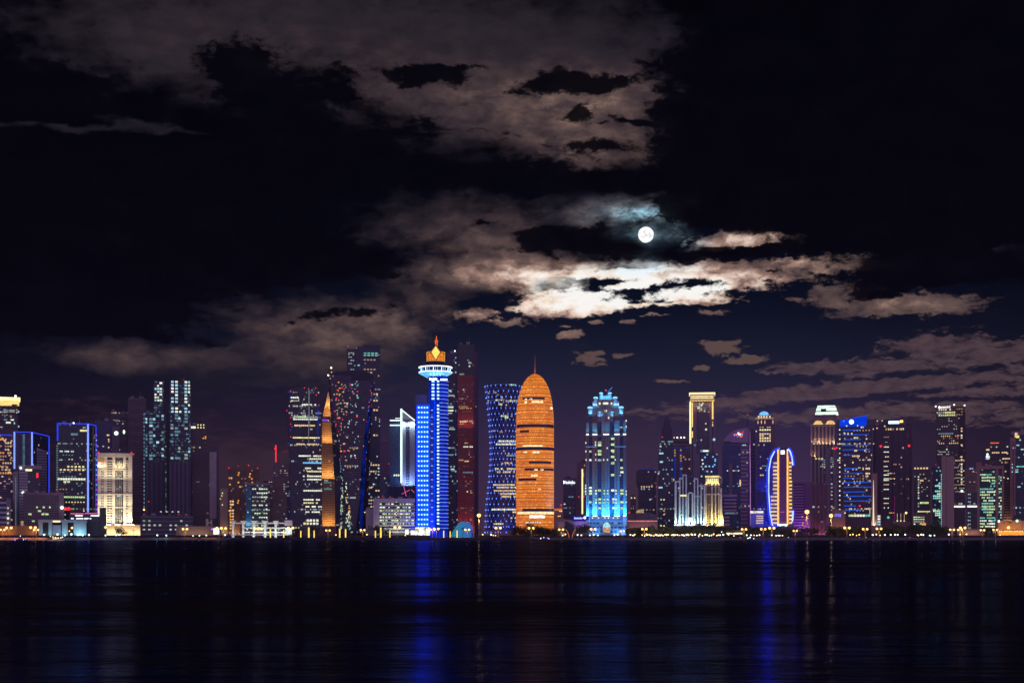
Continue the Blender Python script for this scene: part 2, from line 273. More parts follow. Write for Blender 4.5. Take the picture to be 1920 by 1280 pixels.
GZ = 2.5                                          # level of the reclaimed land
class Bld:
    """A building whose root sits at ground level at distance D, turned towards the bay."""
    def __init__(s, name, label, cat, cx, D, group=None):
        s.cx = cx; s.D = D; s.a = math.atan((cx-CX)/F); s.R = D/math.cos(s.a)
        s.root = empty(name, ((cx-CX)*D/F, D, GZ), -s.a); tag(s.root, label, cat, group); s.n = {}
    def X(s, px, dy=0.0): return (s.R+dy)*math.tan(math.atan((px-CX)/F)-s.a)
    def Z(s, py, dy=0.0): return max(CAMZ+(HY-py)/F*(s.D+dy)-GZ, 0.0) if py < 1007 else 0.0
    def box(s, x0, x1, y0, y1, mat, name='wall', dy=0.0, depth=25.0, parent=None, mb=None):
        b = mb or MB(); b.box(s.X(x0, dy), s.X(x1, dy), dy, dy+depth, s.Z(y1, dy), s.Z(y0, dy))
        return b if mb else b.build(name, mat, parent or s.root)
    def poly(s, pts, ybot, mat, name='wall', parent=None):   # pts (px, dy, ytop) anticlockwise from above
        bot = [(s.X(p, d), d, s.Z(ybot, d)) for p, d, t in pts]; top = [(s.X(p, d), d, s.Z(t, d)) for p, d, t in pts]
        return MB().prism(bot, top).build(name, mat, parent or s.root)
    def shape(s, pts, mat, name='wall', dy=0.0, depth=20.0, parent=None):  # upright outline (px, py), clockwise in the picture
        a = [(s.X(p, dy), dy, s.Z(q, dy)) for p, q in pts]; b = [(s.X(p, dy), dy+depth, s.Z(q, dy)) for p, q in pts]
        k = len(a); m = MB(); m.add(a+b, [tuple(range(k)), tuple(range(k, 2*k))[::-1]]+[(i, k+i, k+(i+1) % k, (i+1) % k) for i in range(k)])
        return m.build(name, mat, parent or s.root)
    def slabs(s, x0, x1, y0, y1, step, mat, name='floor_bands', proud=.7, th=.35, dy=0.0):
        b = MB(); y = y0
        while y < y1:
            b.box(s.X(x0, dy), s.X(x1, dy), dy-proud, dy, s.Z(min(y+step*th, y1), dy), s.Z(y, dy)); y += step
        return b.build(name, mat, s.root)
    def fins(s, x0, x1, y0, y1, step, mat, name='fins', proud=.8, th=.35, dy=0.0):
        b = MB(); x = x0
        while x < x1:
            b.box(s.X(x, dy), s.X(min(x+step*th, x1), dy), dy-proud, dy, s.Z(y1, dy), s.Z(y0, dy)); x += step
        return b.build(name, mat, s.root)
    def win(s, x0, x1, y0, y1, mat, name='lit_window', dy=0.0, proud=.25, parent=None):
        k = (name, mat.name); s.n[k] = s.n.get(k, 0)+1
        tot = sum(v for (nm, _), v in s.n.items() if nm == name)
        xa, xb, za, zb = s.X(x0, dy), s.X(x1, dy), s.Z(y1, dy), s.Z(y0, dy)
        if tot > 95:
            s.extra = getattr(s, 'extra', {}); s.extra.setdefault((name, mat), MB()).box(xa, xb, dy-proud, dy+proud, za, zb); return
        o = bpy.data.objects.new(name, unit(mat)); C.objects.link(o); o.parent = parent or s.root
        o.location = ((xa+xb)/2, dy, (za+zb)/2); o.scale = (xb-xa, 2*proud, zb-za); return o
    def rows(s, x0, x1, ys, h, w, gap, p, mats, dy=0.0, proud=.25, name='lit_window', seed=None, run=.6):
        rnd = random.Random(seed if seed is not None else int(x0*7+len(ys)*13)); on = False
        for y in ys:
            x = x0; st = None; m = rnd.choice(mats)
            while x+w <= x1+.01:
                on = rnd.random() < (p if not on else p+(1-p)*run)
                if on:
                    if rnd.random() < .15: m = rnd.choice(mats)
                    s.win(x, x+w, y, y+h, m, name, dy, proud)
                x += w+gap
    def done(s):
        for (name, mat), mb in getattr(s, 'extra', {}).items(): tag(mb.build(name, mat, s.root), kind='stuff')
        return s
    def bar(s, pts, r, mat, name, dy=0.0):        # neon or cornice line through picture points
        b = MB(); b.path([(s.X(p[0], p[2] if len(p) > 2 else dy), (p[2] if len(p) > 2 else dy)-.3, s.Z(p[1], p[2] if len(p) > 2 else dy)) for p in pts], r); return b.build(name, mat, s.root)
    def ball(s, px, py, r, mat, name, dy=0.0):
        z = s.Z(py, dy); return MB().lathe(s.X(px, dy), dy-r-.2, [(.01, z-r), (r*.7, z-r*.7), (r, z), (r*.7, z+r*.7), (.01, z+r)], 8).build(name, mat, s.root, True)
    def flood(s, px, py, w_px, power, col, dy=-4.0, tilt=60.0, h=2.0, name='floodlight', spread=None):
        """A strip floodlight standing in front of the facade, aimed up and inwards."""
        ld = bpy.data.lights.new(name, 'AREA'); ld.shape = 'RECTANGLE'; ld.size = abs(s.X(px+w_px/2)-s.X(px-w_px/2)); ld.size_y = h
        ld.energy = power; ld.color = col
        if spread: ld.spread = math.radians(spread)
        o = bpy.data.objects.new(name, ld); C.objects.link(o); o.parent = s.root
        o.location = (s.X(px), dy, s.Z(py)+.3)
        e = math.radians(tilt); d = Vector((0, math.cos(e), math.sin(e)))        # tilt above the horizontal
        o.rotation_euler = (-d).to_track_quat('Z', 'Y').to_euler(); return o

def glass(name, col=(.012, .018, .03), cw=3.0, ch=3.6, frac=.08, lit=((1, .75, .45), (.8, .95, 1)), st=.35, frame=(.05, .045, .055), fw=.18, rough=.12, floors=.1, metal=0.0, mixp=.5):
    """Curtain wall: a grid of panes set in frames, some rooms with their lights on."""
    if name in MATS: return MATS[name]
    m, t = newmat(name)
    tc = t.new('ShaderNodeTexCoord').outputs['Object']; sp = t.new('ShaderNodeSeparateXYZ', {0: tc})
    u = t.m('DIVIDE', t.m('ADD', sp.outputs[0], t.m('MULTIPLY', sp.outputs[1], .93)), cw); v = t.m('DIVIDE', sp.outputs[2], ch)
    u = t.m('ADD', u, 500.31); fu = t.m('FRACT', u); fv = t.m('FRACT', v); iu = t.m('FLOOR', u); iv = t.m('FLOOR', v)
    inside = t.m('MULTIPLY', t.m('LESS_THAN', t.m('ABSOLUTE', t.m('SUBTRACT', fu, .5)), .5-fw*.5), t.m('LESS_THAN', t.m('ABSOLUTE', t.m('SUBTRACT', fv, .5)), .5-fw))
    r = t.new('ShaderNodeTexWhiteNoise', {0: t.comb(iu, iv)}, noise_dimensions='2D')
    rf = t.new('ShaderNodeTexWhiteNoise', {0: t.comb(iv, 3.7)}, noise_dimensions='2D').outputs[0]
    zone = t.noise(t.comb(t.m('MULTIPLY', iu, .07), t.m('MULTIPLY', iv, .09)), 1.0, 2).outputs[0]
    pr = t.m('MULTIPLY_ADD', t.m('GREATER_THAN', rf, 1-floors), .45, t.m('MULTIPLY', t.m('MAXIMUM', t.m('MULTIPLY', t.m('SUBTRACT', zone, .35), 4), .1), frac))
    on = t.m('MULTIPLY', t.m('LESS_THAN', r.outputs[0], pr), inside)
    rc = t.new('ShaderNodeSeparateColor', {0: r.outputs[1]})
    ec = t.mix(t.m('GREATER_THAN', rc.outputs[1], mixp), (*lit[0], 1), (*lit[1], 1))
    es = t.m('MULTIPLY', on, t.m('MULTIPLY', t.m('POWER', rc.outputs[2], 1.6), st*1.8))
    tone = t.m('MULTIPLY_ADD', rc.outputs[0], .9, .55)
    gc = t.mix(1, (*[min(c*1.8+.004, 1) for c in col], 1), t.comb(tone, tone, tone), 'MULTIPLY')
    nz = t.m('MULTIPLY_ADD', t.noise(tc, .05, 4).outputs[0], .8, .6)
    fcol = t.mix(1, (*frame, 1), t.comb(nz, nz, nz), 'MULTIPLY')
    bc = t.mix(inside, fcol, gc)
    b = t.new('ShaderNodeBsdfPrincipled', {'Base Color': bc, 'Roughness': t.m('MULTIPLY_ADD', inside, rough-.6, .6), 'Metallic': metal, 'Emission Color': ec, 'Emission Strength': es})
    t.l.new(b.outputs[0], t.new('ShaderNodeOutputMaterial').inputs[0]); m.cycles.emission_sampling = 'NONE'
    MATS[name] = m; return m

# ---------------------------------------------------------------- setting: water, land, quay
def grid(name, x0, x1, y0, y1, z, mat, kind='structure'):
    o = MB(); o.add([(x0,y0,z),(x1,y0,z),(x1,y1,z),(x0,y1,z)], [(0,1,2,3)]); o = o.build(name, mat); tag(o, kind=kind); return o
grid('water', -6000, 6000, -300, 1897, 0, WATER)
# land with a gently bending waterfront
shore = [(-9000, 1880), (-760, 1880), (-560, 1884), (-330, 1890), (-250, 1900), (60, 1905), (420, 1900), (700, 1900), (9000, 1900)]
asphalt = plain('ground paving', (.05, .045, .045), .85, vary=.4, scale=.05)
m = MB(); m.add([(x, y, GZ) for x, y in shore]+[(60000, 1900, GZ), (60000, 70000, GZ), (-60000, 70000, GZ), (-60000, 1880, GZ)], [tuple(range(len(shore)+4))])
tag(m.build('ground', asphalt), kind='structure')
stone = plain('quay stone', (.12, .11, .1), .8, vary=.5, scale=.3)
b = MB()
for (x0, y0), (x1, y1) in zip(shore[:-1], shore[1:]):
    b.prism([(x0, y0-1.2, -1), (x1, y1-1.2, -1), (x1, y1+.8, -1), (x0, y0+.8, -1)], [(x0, y0-.3, GZ+.9), (x1, y1-.3, GZ+.9), (x1, y1+.3, GZ+.9), (x0, y0+.3, GZ+.9)])
tag(b.build('sea_wall', stone), 'long low stone sea wall along the edge of the bay', 'sea wall')
# ---------------------------------------------------------------- shared materials
WARM = emit('warm window light', (1, .68, .36), .9); WARMD = emit('dim warm window light', (1, .6, .32), .38)
WHITE = emit('white window light', (.95, 1, .82), 1.0); WHITED = emit('dim white window light', (.85, .92, .85), .4)
CYAN = emit('pale cyan window light', (.5, .85, 1), .85); CYAND = emit('dim cyan window light', (.3, .62, .8), .38)
TEAL = emit('teal window light', (.25, .85, .72), .7); GREEN = emit('greenish window light', (.72, 1, .5), .8); YELL = emit('yellow window light', (1, .88, .4), .95)
AMBER = emit('amber light', (1, .42, .06), 1.0); GOLD = emit('gold light strip', (1, .66, .2), 1.25, .15); GOLDW = emit('bright gold light strip', (1, .8, .38), 1.6, .1)
RED = emit('red beacon light', (1, .03, .06), 1.3, .1); PINK = emit('pink neon light', (1, .15, .45), .8, .1)
BLUE = emit('blue neon light', (.03, .06, 1.0), 1.0, .12); BLUEB = emit('bright blue neon light', (.2, .3, 1.0), 1.5, .1); BLUED = emit('deep blue light strip', (.0, .05, .75), .55, .3)
ICE = emit('icy white light', (.75, .9, 1), 2.2, .1); ICEB = emit('icy blue light', (.15, .55, 1), 1.2, .15); BULB = emit('white lamp glow', (1, .97, .9), 3.0, .05)
OBULB = emit('orange lamp glow', (1, .52, .14), 3.6, .05); GBULB = emit('greenish white lamp glow', (.75, 1, .8), 2.6, .05); CBULB = emit('blue white lamp glow', (.7, .92, 1), 3.0, .05)
PALE = plain('pale limestone cladding', (.42, .37, .34), .7); TAN = plain('tan stone cladding', (.36, .27, .2), .75); GREY = plain('grey concrete', (.25, .24, .26), .75)
DARK = plain('dark brown cladding', (.07, .055, .06), .5); NAVY = plain('dark navy cladding', (.03, .035, .06), .35); WHITEP = plain('white painted concrete', (.7, .7, .72), .6)
MAUVE = plain('mauve concrete', (.2, .15, .19), .7); BLACKM = plain('black metal', (.02, .02, .022), .45, .6); STEEL = plain('grey steel', (.25, .26, .28), .4, .8)
MIX1 = [WARM, WHITE, WARM, WHITED]; FAINT = [WARMD, WHITED]; COOL = [CYAN, WHITE, CYAND]
rng = random.Random(4)
def fr(a, b, st): return [a+i*st for i in range(int((b-a)/st)+1)]
NEARBY = []                                        # short names of buildings, for the labels of lamps and trees
def B_(name, label, cat, cx, D, short=None, group=None):
    b = Bld(name, label, cat, cx, D, group)
    if short: NEARBY.append((cx, short))
    return b

def roofs(b, items):
    rr = random.Random(int(b.cx))
    for x0, x1, y in items:
        k = max(1, int((x1-x0)/14)); w = (x1-x0)/k
        for i in range(k):
            a = x0+i*w+rr.uniform(.1, .3)*w; c = a+rr.uniform(.3, .55)*w; h = rr.uniform(1.5, 4.5); b.box(a, c, y-h, y+.2, rr.choice([GREY, DARK, MAUVE]), 'roof_plant', 4+rr.random()*6, 8)
            if rr.random() < .6: xm = rr.uniform(a, c); z0, z1 = b.Z(y-h, 5), b.Z(y-h-rr.uniform(4, 10), 5); MB().tube((b.X(xm, 5), 5, z0-1), (b.X(xm, 5), 5, z1), .3, 4, .12).build('mast', STEEL, b.root)
            if rr.random() < .3: b.ball(a+1, y-h-.6, .6, RED, 'roof_beacon', 6)
# 1 gold crowned tower at the left edge
b = B_('office_tower', 'tall dark office tower whose flat overhanging roof glows gold, at the left frame edge', 'tower', 12, 2350)
b.box(-30, 33, 757, 1003, glass('brown tower glass', (.02, .016, .02), 3.2, 3.8, .05, frame=(.05, .035, .04)), depth=30)
b.slabs(-30, 33, 762, 1000, 6.5, DARK, proud=.5)
b.box(-32, 38, 744, 750, GOLDW, 'roof_rim', -2, 32); b.box(-30, 36, 750, 757, GOLD, 'soffit', -1, 30); b.box(-30, 22, 757, 760, GOLD, 'lower_rim', -.8, 2)
b.ball(29, 742, 1.8, BULB, 'roof_lamp')
for x0, x1, y in ((6, 16, 768), (17, 28, 768), (34, 36, 769), (7, 13, 785), (20, 26, 785), (11, 20, 790), (26, 28, 791), (2, 5, 800), (34, 36, 797)): b.win(x0, x1, y, y+3.4, rng.choice([CYAN, WHITE, CYAND]), dy=-.2)
b.rows(0, 30, [800], 2, 3, 2, .5, [AMBER, WARM], dy=-.2); b.done()

# 2 low purple tower with a blue roof line
b = B_('office_tower', 'shorter purple tower with warm speckled windows and one blue roof line, left edge', 'tower', 8, 2200)
b.box(-25, 23, 816, 1003, glass('purple speckled glass', (.03, .02, .06), 3.4, 3.7, .22, ((1, .6, .3), (1, .8, .6)), .6, (.05, .035, .07)), depth=30)
b.slabs(-25, 22, 890, 1000, 4.2, plain('violet concrete', (.22, .16, .3), .6), proud=.8)
b.bar([(-25, 815), (23, 815)], .8, BLUE, 'roof_line')
b.rows(0, 22, fr(822, 885, 6.3), 3, 3, 1.6, .38, [WARM, WARMD, AMBER], seed=5); b.rows(0, 6, fr(895, 960, 9), 2.4, 2.5, 3, .6, [WARM, PINK], dy=-.9); b.done()

# 3 blue-edged tower, two faces
b = B_('office_tower', 'blue neon edged tower showing two dark faces and three vertical light lines', 'tower', 60, 2120, 'the two-faced blue neon tower')
g3 = glass('navy neon tower glass', (.012, .02, .05), 2.6, 3.7, .03, frame=(.02, .025, .05), floors=.02)
b.poly([(27, 14, 810), (60, 0, 810), (92, 18, 817), (80, 45, 815), (35, 45, 812)], 1003, g3)
b.bar([(27, 810, 14), (60, 810, 0), (92, 817, 18)], .7, BLUE, 'roof_line'); b.bar([(27, 810, 13.6), (27, 879, 13.6)], 1.2, BLUEB, 'edge_light'); b.bar([(60, 810, -.4), (60, 875, -.4)], 1.15, BLUEB, 'edge_light'); b.bar([(92, 817, 17.6), (92, 925, 17.6)], .9, BLUE, 'edge_light')
mm = MB()
for y in fr(815, 872, 3.3): mm.box(b.X(42.5, 6), b.X(46.5, 6), 5, 6.5, b.Z(y+1.5, 6), b.Z(y, 6))
mm.build('stair_light_column', CYAND, b.root)
p = b.shape([(66, 838), (88, 845), (88, 985), (66, 985)], plain('ribbed pale panel', (.3, .28, .34), .6), 'ribbed_panel', 5, 6)
mm = MB()
for y in fr(846, 980, 5): mm.box(b.X(66.5, 4.6), b.X(87.5, 4.6), 4.2, 5.2, b.Z(y+1.8, 5), b.Z(y, 5))
mm.build('rib', NAVY, p); b.done()

# 4 dark slab with the red light
b = B_('office_block', 'grey and black block with red vertical lamp, before the two-faced blue neon tower', 'office block', 50, 2050)
b.box(28, 76, 880, 1003, glass('charcoal block glass', (.012, .016, .024), 2.8, 3.6, .02, frame=(.04, .04, .05)), depth=24)
b.box(24, 34, 884, 1003, GREY, 'side_pier', -1.5, 24); b.box(36, 52, 876, 1003, plain('silver slatted panel', (.34, .34, .38), .5, .3), 'slatted_panel', -1.2, 22)
b.slabs(36, 52, 882, 1000, 5.4, NAVY, 'slat_gaps', .25, .3, -1.2); b.box(34, 78, 872, 879, GREY, 'parapet', -1.8, 28)
for y in fr(895, 985, 3.2): b.win(28.6, 30.4, y, y+1.6, CYAND, 'stair_light', -1.6)
b.ball(39, 877, 1.6, CBULB, 'roof_lamp', -2); b.win(48, 60, 879, 882.5, GOLDW, 'floodlight_band', -2); b.win(68, 72, 886, 895, RED, 'red_lamp', -.4); b.ball(43, 923, 1.8, GBULB, 'wall_lamp', -2)
b.win(39, 44, 976, 996, WARMD, 'entrance_glow', -1.5); b.done()

# 5 banded block at the left edge
b = B_('office_block', 'small white-banded block with a bright stair column, lowest at the left frame edge', 'office block', 5, 2010)
b.box(-25, 18, 936, 1003, NAVY, depth=20); b.slabs(-25, 12, 940, 1000, 9.2, plain('blue grey spandrel', (.38, .42, .52), .5), 'floor_bands', .9, .45)
b.box(12, 20, 934, 1003, GREY, 'stair_column', -1, 20)
for y, r in ((952, 1.3), (962, 1.6), (971, 2.2), (980, 1.2)): b.ball(15, y, r*.8, WHITE, 'stair_lamp', -1.2)
b.done()

# 6 gridded low office
b = B_('office_block', 'low wide office block gridded with small square panes and a few green-lit rooms', 'office block', 82, 1995, 'the gridded low office block')
b.box(44, 119, 926, 1003, glass('square gridded glass', (.012, .01, .014), 3.0, 3.3, .02, frame=(.17, .13, .15), fw=.14, floors=0), depth=26)
b.box(43, 120, 923, 927, MAUVE, 'parapet', -.6, 28); b.box(110, 120, 927, 1003, MAUVE, 'corner_pier', -.8, 20)
for x0, x1, y in ((68, 71, 949), (80, 84, 949), (71, 77, 956), (53, 59, 962), (78, 83, 962), (85, 91, 962), (60, 65, 975), (92, 95, 949)): b.win(x0, x1, y, y+3, GREEN, dy=-.1)
for y in (954, 964, 974): b.ball(122, y, 1.2, WHITED, 'wall_lamp', -1)
# rooftop red sign with a white lamp
b.ball(116, 951, 2.4, GBULB, 'sign_lamp', -2.5); b.win(120, 132, 950, 956, emit('red sign', (1, .04, .05), 1.0, .8, scale=.9), 'red_sign', -2.5, .5); roofs(b, [(45, 118, 923)]); b.done()

# 7 tall blue-outlined dark glass tower
b = B_('office_tower', 'dark glass tower outlined in blue neon, immediately left of the floodlit white hotel', 'tower', 145, 2080, 'the blue-outlined glass tower')
g7 = glass('dark teal tower glass', (.01, .018, .03), 2.2, 3.4, .12, ((.9, .75, .45), (.6, .9, .9)), .3, (.015, .025, .035), floors=.1)
b.poly([(108, 3, 794), (165, 0, 794), (180, 16, 797), (178, 42, 797), (112, 42, 795)], 1003, g7)
b.bar([(108, 794, 2.6), (165, 794, -.4), (180, 797, 15.6)], .8, BLUE, 'roof_line'); b.bar([(108, 794, 2.4), (108, 827, 2.4)], 1.1, BLUE, 'edge_light')
b.bar([(165, 794, -.5), (165, 960, -.5)], 1.25, BLUEB, 'edge_light'); b.bar([(180, 797, 15.5), (179.5, 960, 15.5)], .8, BLUE, 'edge_light')
b.shape([(168, 798), (176, 799), (176, 960), (168, 960)], plain('olive glass panel', (.2, .18, .13), .4), 'side_panel', 9, 2)
for y in fr(815, 955, 9.3): b.ball(181, y, .9, PINK if rng.random() < .3 else CYAN, 'corner_lamp', 15)
for y in fr(835, 950, 4.5): b.win(105.5, 109, y, y+1.8, CYAND, 'corner_window', 1.9)
b.rows(112, 140, [845], 2.2, 2.4, .6, .95, [WHITE], dy=-.2); b.rows(108, 162, [896], 3.6, 4, .8, .8, [WHITE, CYAN, YELL], dy=-.3); b.rows(112, 155, [901.5], 3, 5, 2, .4, [YELL, GREEN, WHITE], dy=-.3)
b.rows(120, 163, [930], 3, 3.2, .8, .95, [WHITE, GREEN], dy=-.2); b.rows(112, 160, [873, 879], 3, 4, 3, .35, [YELL, WARM, CYAN], dy=-.2, seed=8); b.rows(112, 160, fr(836, 960, 8), 2, 2.5, 3, .12, [CYAND, WARMD, WHITED, YELL], seed=3)
b.win(150, 164, 805, 808.5, YELL, dy=-.3); b.win(133, 146, 812, 816, CYAND, dy=-.3); b.ball(138, 793, 1.2, BULB, 'roof_lamp'); roofs(b, [(112, 160, 794)]); b.done()

# 9 background dark towers
b = B_('dark_tower', 'dark tower with two round glowing lamps, behind the floodlit white hotel', 'tower', 223, 2500)
b.box(208, 242, 772, 1003, glass('dim violet glass', (.02, .016, .03), 3, 3.8, .01, frame=(.05, .04, .06)), depth=30); b.slabs(208, 242, 775, 840, 5, DARK, proud=.5); b.box(210, 224, 800, 960, plain('smooth violet panel', (.16, .15, .22), .3), 'panel', -1.5, 5)
o = MB(); z = b.Z(812)
for px, w in ((218, 3.6), (232.5, 1.8)): MB().loft([[(b.X(px)+w*math.cos(a)*.95, yy, z+(px > 225)*2.5+3.4*math.sin(a)) for a in [i*math.pi/5 for i in range(10)]] for yy in (-2.2, -1.6)]).build('round_lamp', GBULB, b.root)
roofs(b, [(209, 241, 772)]); b.done()
b = B_('dark_tower', 'tall purple-black striped tower between the floodlit white hotel and the cyan-lit twin towers', 'tower', 256, 2450)
b.box(240, 274, 746, 1003, glass('unlit striped glass', (.02, .014, .02), 4, 3.6, .0, frame=(.04, .03, .04), floors=0), depth=30); b.slabs(240, 274, 748, 1000, 5.2, plain('maroon spandrel', (.12, .08, .1), .6), proud=.5, th=.4); b.ball(251, 851, .9, RED, 'beacon'); roofs(b, [(241, 273, 746)]); b.done()
b = B_('dark_tower', 'dark blue slab with four warm edge windows, behind the blue-outlined glass tower', 'tower', 193, 2400)
b.box(178, 208, 788, 1003, glass('midnight blue glass', (.01, .014, .06), 3, 3.8, .02, frame=(.015, .02, .06)), depth=30)
for y in (814, 822, 826, 837): b.win(199+rng.random()*4, 205, y, y+2.5, WARM, dy=-.2)
roofs(b, [(179, 207, 788)]); b.done()

# 8 floodlit white hotel
b = B_('hotel', 'floodlit cream stone hotel tower with rows of small windows and red roof-corner lamps', 'hotel', 216, 2020, 'the floodlit cream hotel')
cream = plain('cream hotel stone', (.62, .56, .44), .7)
core = glass('hotel window glass', (.01, .02, .022), 2.4, 3.1, .12, ((1, .7, .35), (.7, 1, .8)), .5, (.03, .04, .04))
b.box(184, 247, 856, 1003, core, 'window_bays', 1.2, 26)
for x0, x1 in ((183, 189.5), (195, 201), (211, 216), (231, 236), (241, 248)): b.box(x0, x1, 856, 988, cream, 'pier', 0, 27)
b.box(183, 248, 850, 857, cream, 'cornice', -1, 29); b.box(181, 250, 849, 851, cream, 'roof_slab', -1.6, 31)
for x0, x1 in ((189.5, 195), (201, 211), (236, 241)):
    mm = MB(); mm.box(b.X(x1)-.5, b.X(x1)-.05, .25, 1.6, b.Z(985), b.Z(862))
    for y in fr(862, 985, 4.6): mm.box(b.X(x0), b.X(x1)-.5, .3, 1.6, b.Z(y+2.2), b.Z(y))
    mm.build('spandrel_column', cream, b.root)
mm = MB()
for x0, x1 in ((219, 219.8), (223, 223.8), (226.6, 227.4), (205.6, 206.4), (192, 192.6), (238.3, 238.9)): mm.box(b.X(x0), b.X(x1), .1, 1.6, b.Z(985), b.Z(862))
mm.build('mullions', cream, b.root)
for y in (896, 925, 950): b.box(182.5, 248.5, y, y+1.6, cream, 'ledge', -.7, 2)
b.box(182, 196, 856, 866, plain('copper glow panel', (.5, .3, .15), .5), 'corner_loggia', -.6, 3)
b.box(214, 232, 876, 882, cream, 'balcony', -1.4, 3); b.box(183, 196, 876, 882, cream, 'balcony', -1.4, 3)
for x in fr(215, 230, 3): b.win(x, x+1.6, 868, 875, YELL, 'arcade_window', 1.0)
b.rows(202, 230, [890], 3, 3, 1.5, .7, COOL, dy=1.0); b.rows(186, 234, [884, 895], 2, 2, 3, .4, [AMBER, WARM], dy=1.0); b.rows(190, 232, [928], 2.5, 3, 2, .5, [CYAN], dy=1.0)
for px in (184.5, 246.5): b.ball(px, 848, 1.2, RED, 'roof_beacon')
b.box(200, 263, 985, 1003, plain('cream podium stone', (.6, .5, .34), .7), 'podium', -6, 30); b.box(199, 264, 983, 985, cream, 'podium_cornice', -7, 32)
CREAM = (1, .88, .6)
for px in (188, 204, 220, 236, 246): b.flood(px, 984, 8, 17000, CREAM, -7, 78)
b.flood(216, 951, 60, 9000, CREAM, -9, 74, 1); b.flood(216, 896, 60, 7500, CREAM, -9, 72, 1); b.flood(189, 876, 12, 1800, (1, .75, .5), -3.5, 60, 1); b.flood(223, 876, 17, 2600, (1, .75, .5), -3.5, 60, 1)
for px in (208, 232, 256): b.flood(px, 1001, 18, 3200, (1, .74, .4), -13, 30)
b.done()

# low civic buildings in front, left
b = B_('civic_building', 'low grey building with tall square portals and teal-lit walls behind the promenade lamps', 'civic building', 128, 1950, 'the low portal building')
greyst = plain('grey portal stone', (.3, .33, .36), .7)
b.box(72, 160, 976, 1003, BLACKM, 'recess', 2.5, 18)
for x0, x1 in ((72, 80), (91, 98), (116, 127), (138, 162)): b.box(x0, x1, 978, 1003, greyst, 'pier', 0, 20)
b.box(71, 163, 974, 979, greyst, 'lintel', -.5, 21); b.box(99, 114, 984, 1003, plain('portal door', (.3, .29, .36), .5), 'portal', 1.2, 4); b.win(99, 113, 975.5, 978.5, GOLDW, 'lintel_light', -.7)
b.ball(135, 989, 1.5, OBULB, 'portal_lamp', 1); b.ball(130, 995, .9, OBULB, 'portal_lamp', 1)
for px, pw in ((150, 7000), (122, 3000), (88, 2500)): b.flood(px, 1003, 14, pw*.5, (.3, .85, 1), -8, 40)
b.done()
b = B_('shopping_building', 'low dark building topped by a long red light strip and lit shop signs', 'shopping building', 160, 1975)
b.box(130, 200, 964, 1003, plain('dark teal cladding', (.07, .1, .11), .5), depth=15); b.win(132, 157, 961.5, 963.5, PINK, 'red_strip', -.3); b.win(158.5, 187, 961, 963, PINK, 'red_strip', -.3)
signm = emit('shop sign light', (.95, .95, 1), 1.6, .9, scale=1.2)
for x0, x1, y in ((141, 155, 965), (170, 186, 965), (133, 138, 970.5), (143, 156, 970.5), (158, 166, 970.5), (168, 171, 970.5)): b.win(x0, x1, y, y+2.2, signm, 'shop_sign', -.3)
b.slabs(160, 186, 978, 1002, 5, plain('deep teal louvre', (.05, .09, .1), .5), 'louvres'); b.box(187, 199, 951, 1003, plain('dark service tower cladding', (.05, .06, .065), .6), 'service_tower', -3, 14); b.ball(198, 988, 2.2, YELL, 'corner_lamp', -4); b.done()

# 10 twin apartment towers with cyan windows
def slabtower(b, x0, x1, ytop, ylit, mat, seed, p):
    b.box(x0, x1, ytop, 1003, mat, 'wall', depth=26)
tw = glass('twin tower blue glass', (.012, .022, .04), 2.3, 3.3, .45, ((.22, .5, .62), (.4, .75, .85)), .22, (.02, .03, .045), floors=0, fw=.2)
b = B_('apartment_tower', 'taller of the cyan-lit twin towers, with a dark ribbed lower half', 'apartment tower', 338, 2150, 'the cyan-lit twin towers')
b.box(318, 358, 716, 866, tw, 'wall', 0, 26); b.box(320, 328, 713, 718, NAVY, 'roof_box', 1, 10); b.box(340, 352, 712, 717, NAVY, 'roof_box', 1, 10)
b.box(318, 358, 866, 985, plain('blue black cladding', (.035, .04, .07), .4), 'lower_wall', 0, 26); b.fins(318, 358, 866, 984, 8, plain('mauve fin', (.1, .09, .13), .5), 'vertical_fins', 1.2, .4)
b.slabs(318, 358, 718, 864, 6.2, NAVY, 'balcony_edges', 1.0, .18)
for i, y in enumerate(fr(714, 772, 6.2)):
    for x, w, p in ((321, 4.5, .85), (328.5, 5, .95), (336, 4, .2), (346, 5, .9), (353, 3, .35)):
        if rng.random() < p: b.win(x, x+w, y, y+3.6, rng.choice([CYAN, WHITE, CYAN]), dy=-.2)
for y in fr(776, 862, 6.2):
    for x, w, p in ((320, 5, .35), (328, 6, .6), (334, 4, .3), (346, 6, .65), (353, 3.5, .4)):
        if rng.random() < p: b.win(x, x+w, y, y+4, rng.choice([CYAN, CYAND, CYAND, WHITED]), dy=-.2)
roofs(b, [(319, 357, 716)]); b.done()
b = B_('apartment_tower', 'lower stepped one of the cyan-lit twin towers with a line of corner lights', 'apartment tower', 290, 2180)
b.box(270, 312, 773, 985, tw, 'wall', 0, 26); b.box(288, 307, 714, 774, tw, 'upper_wall', 3, 16); b.box(307, 318, 770, 985, NAVY, 'link_wall', 4, 16)
b.box(272, 310, 865, 985, plain('blue black cladding', (.035, .04, .07), .4), 'lower_wall', -.8, 2); b.fins(274, 310, 866, 984, 9, plain('mauve fin', (.1, .09, .13), .5), 'vertical_fins', 1.6, .35)
b.slabs(272, 310, 776, 864, 6.2, NAVY, 'balcony_edges', 1.0, .18)
for y in fr(716, 752, 5.4):
    for x, w, p in ((290, 3.5, .5), (295, 3, .7), (299, 5, .8)):
        if rng.random() < p: b.win(x, x+w, y, y+3.2, rng.choice([CYAN, WHITE]), dy=2.8)
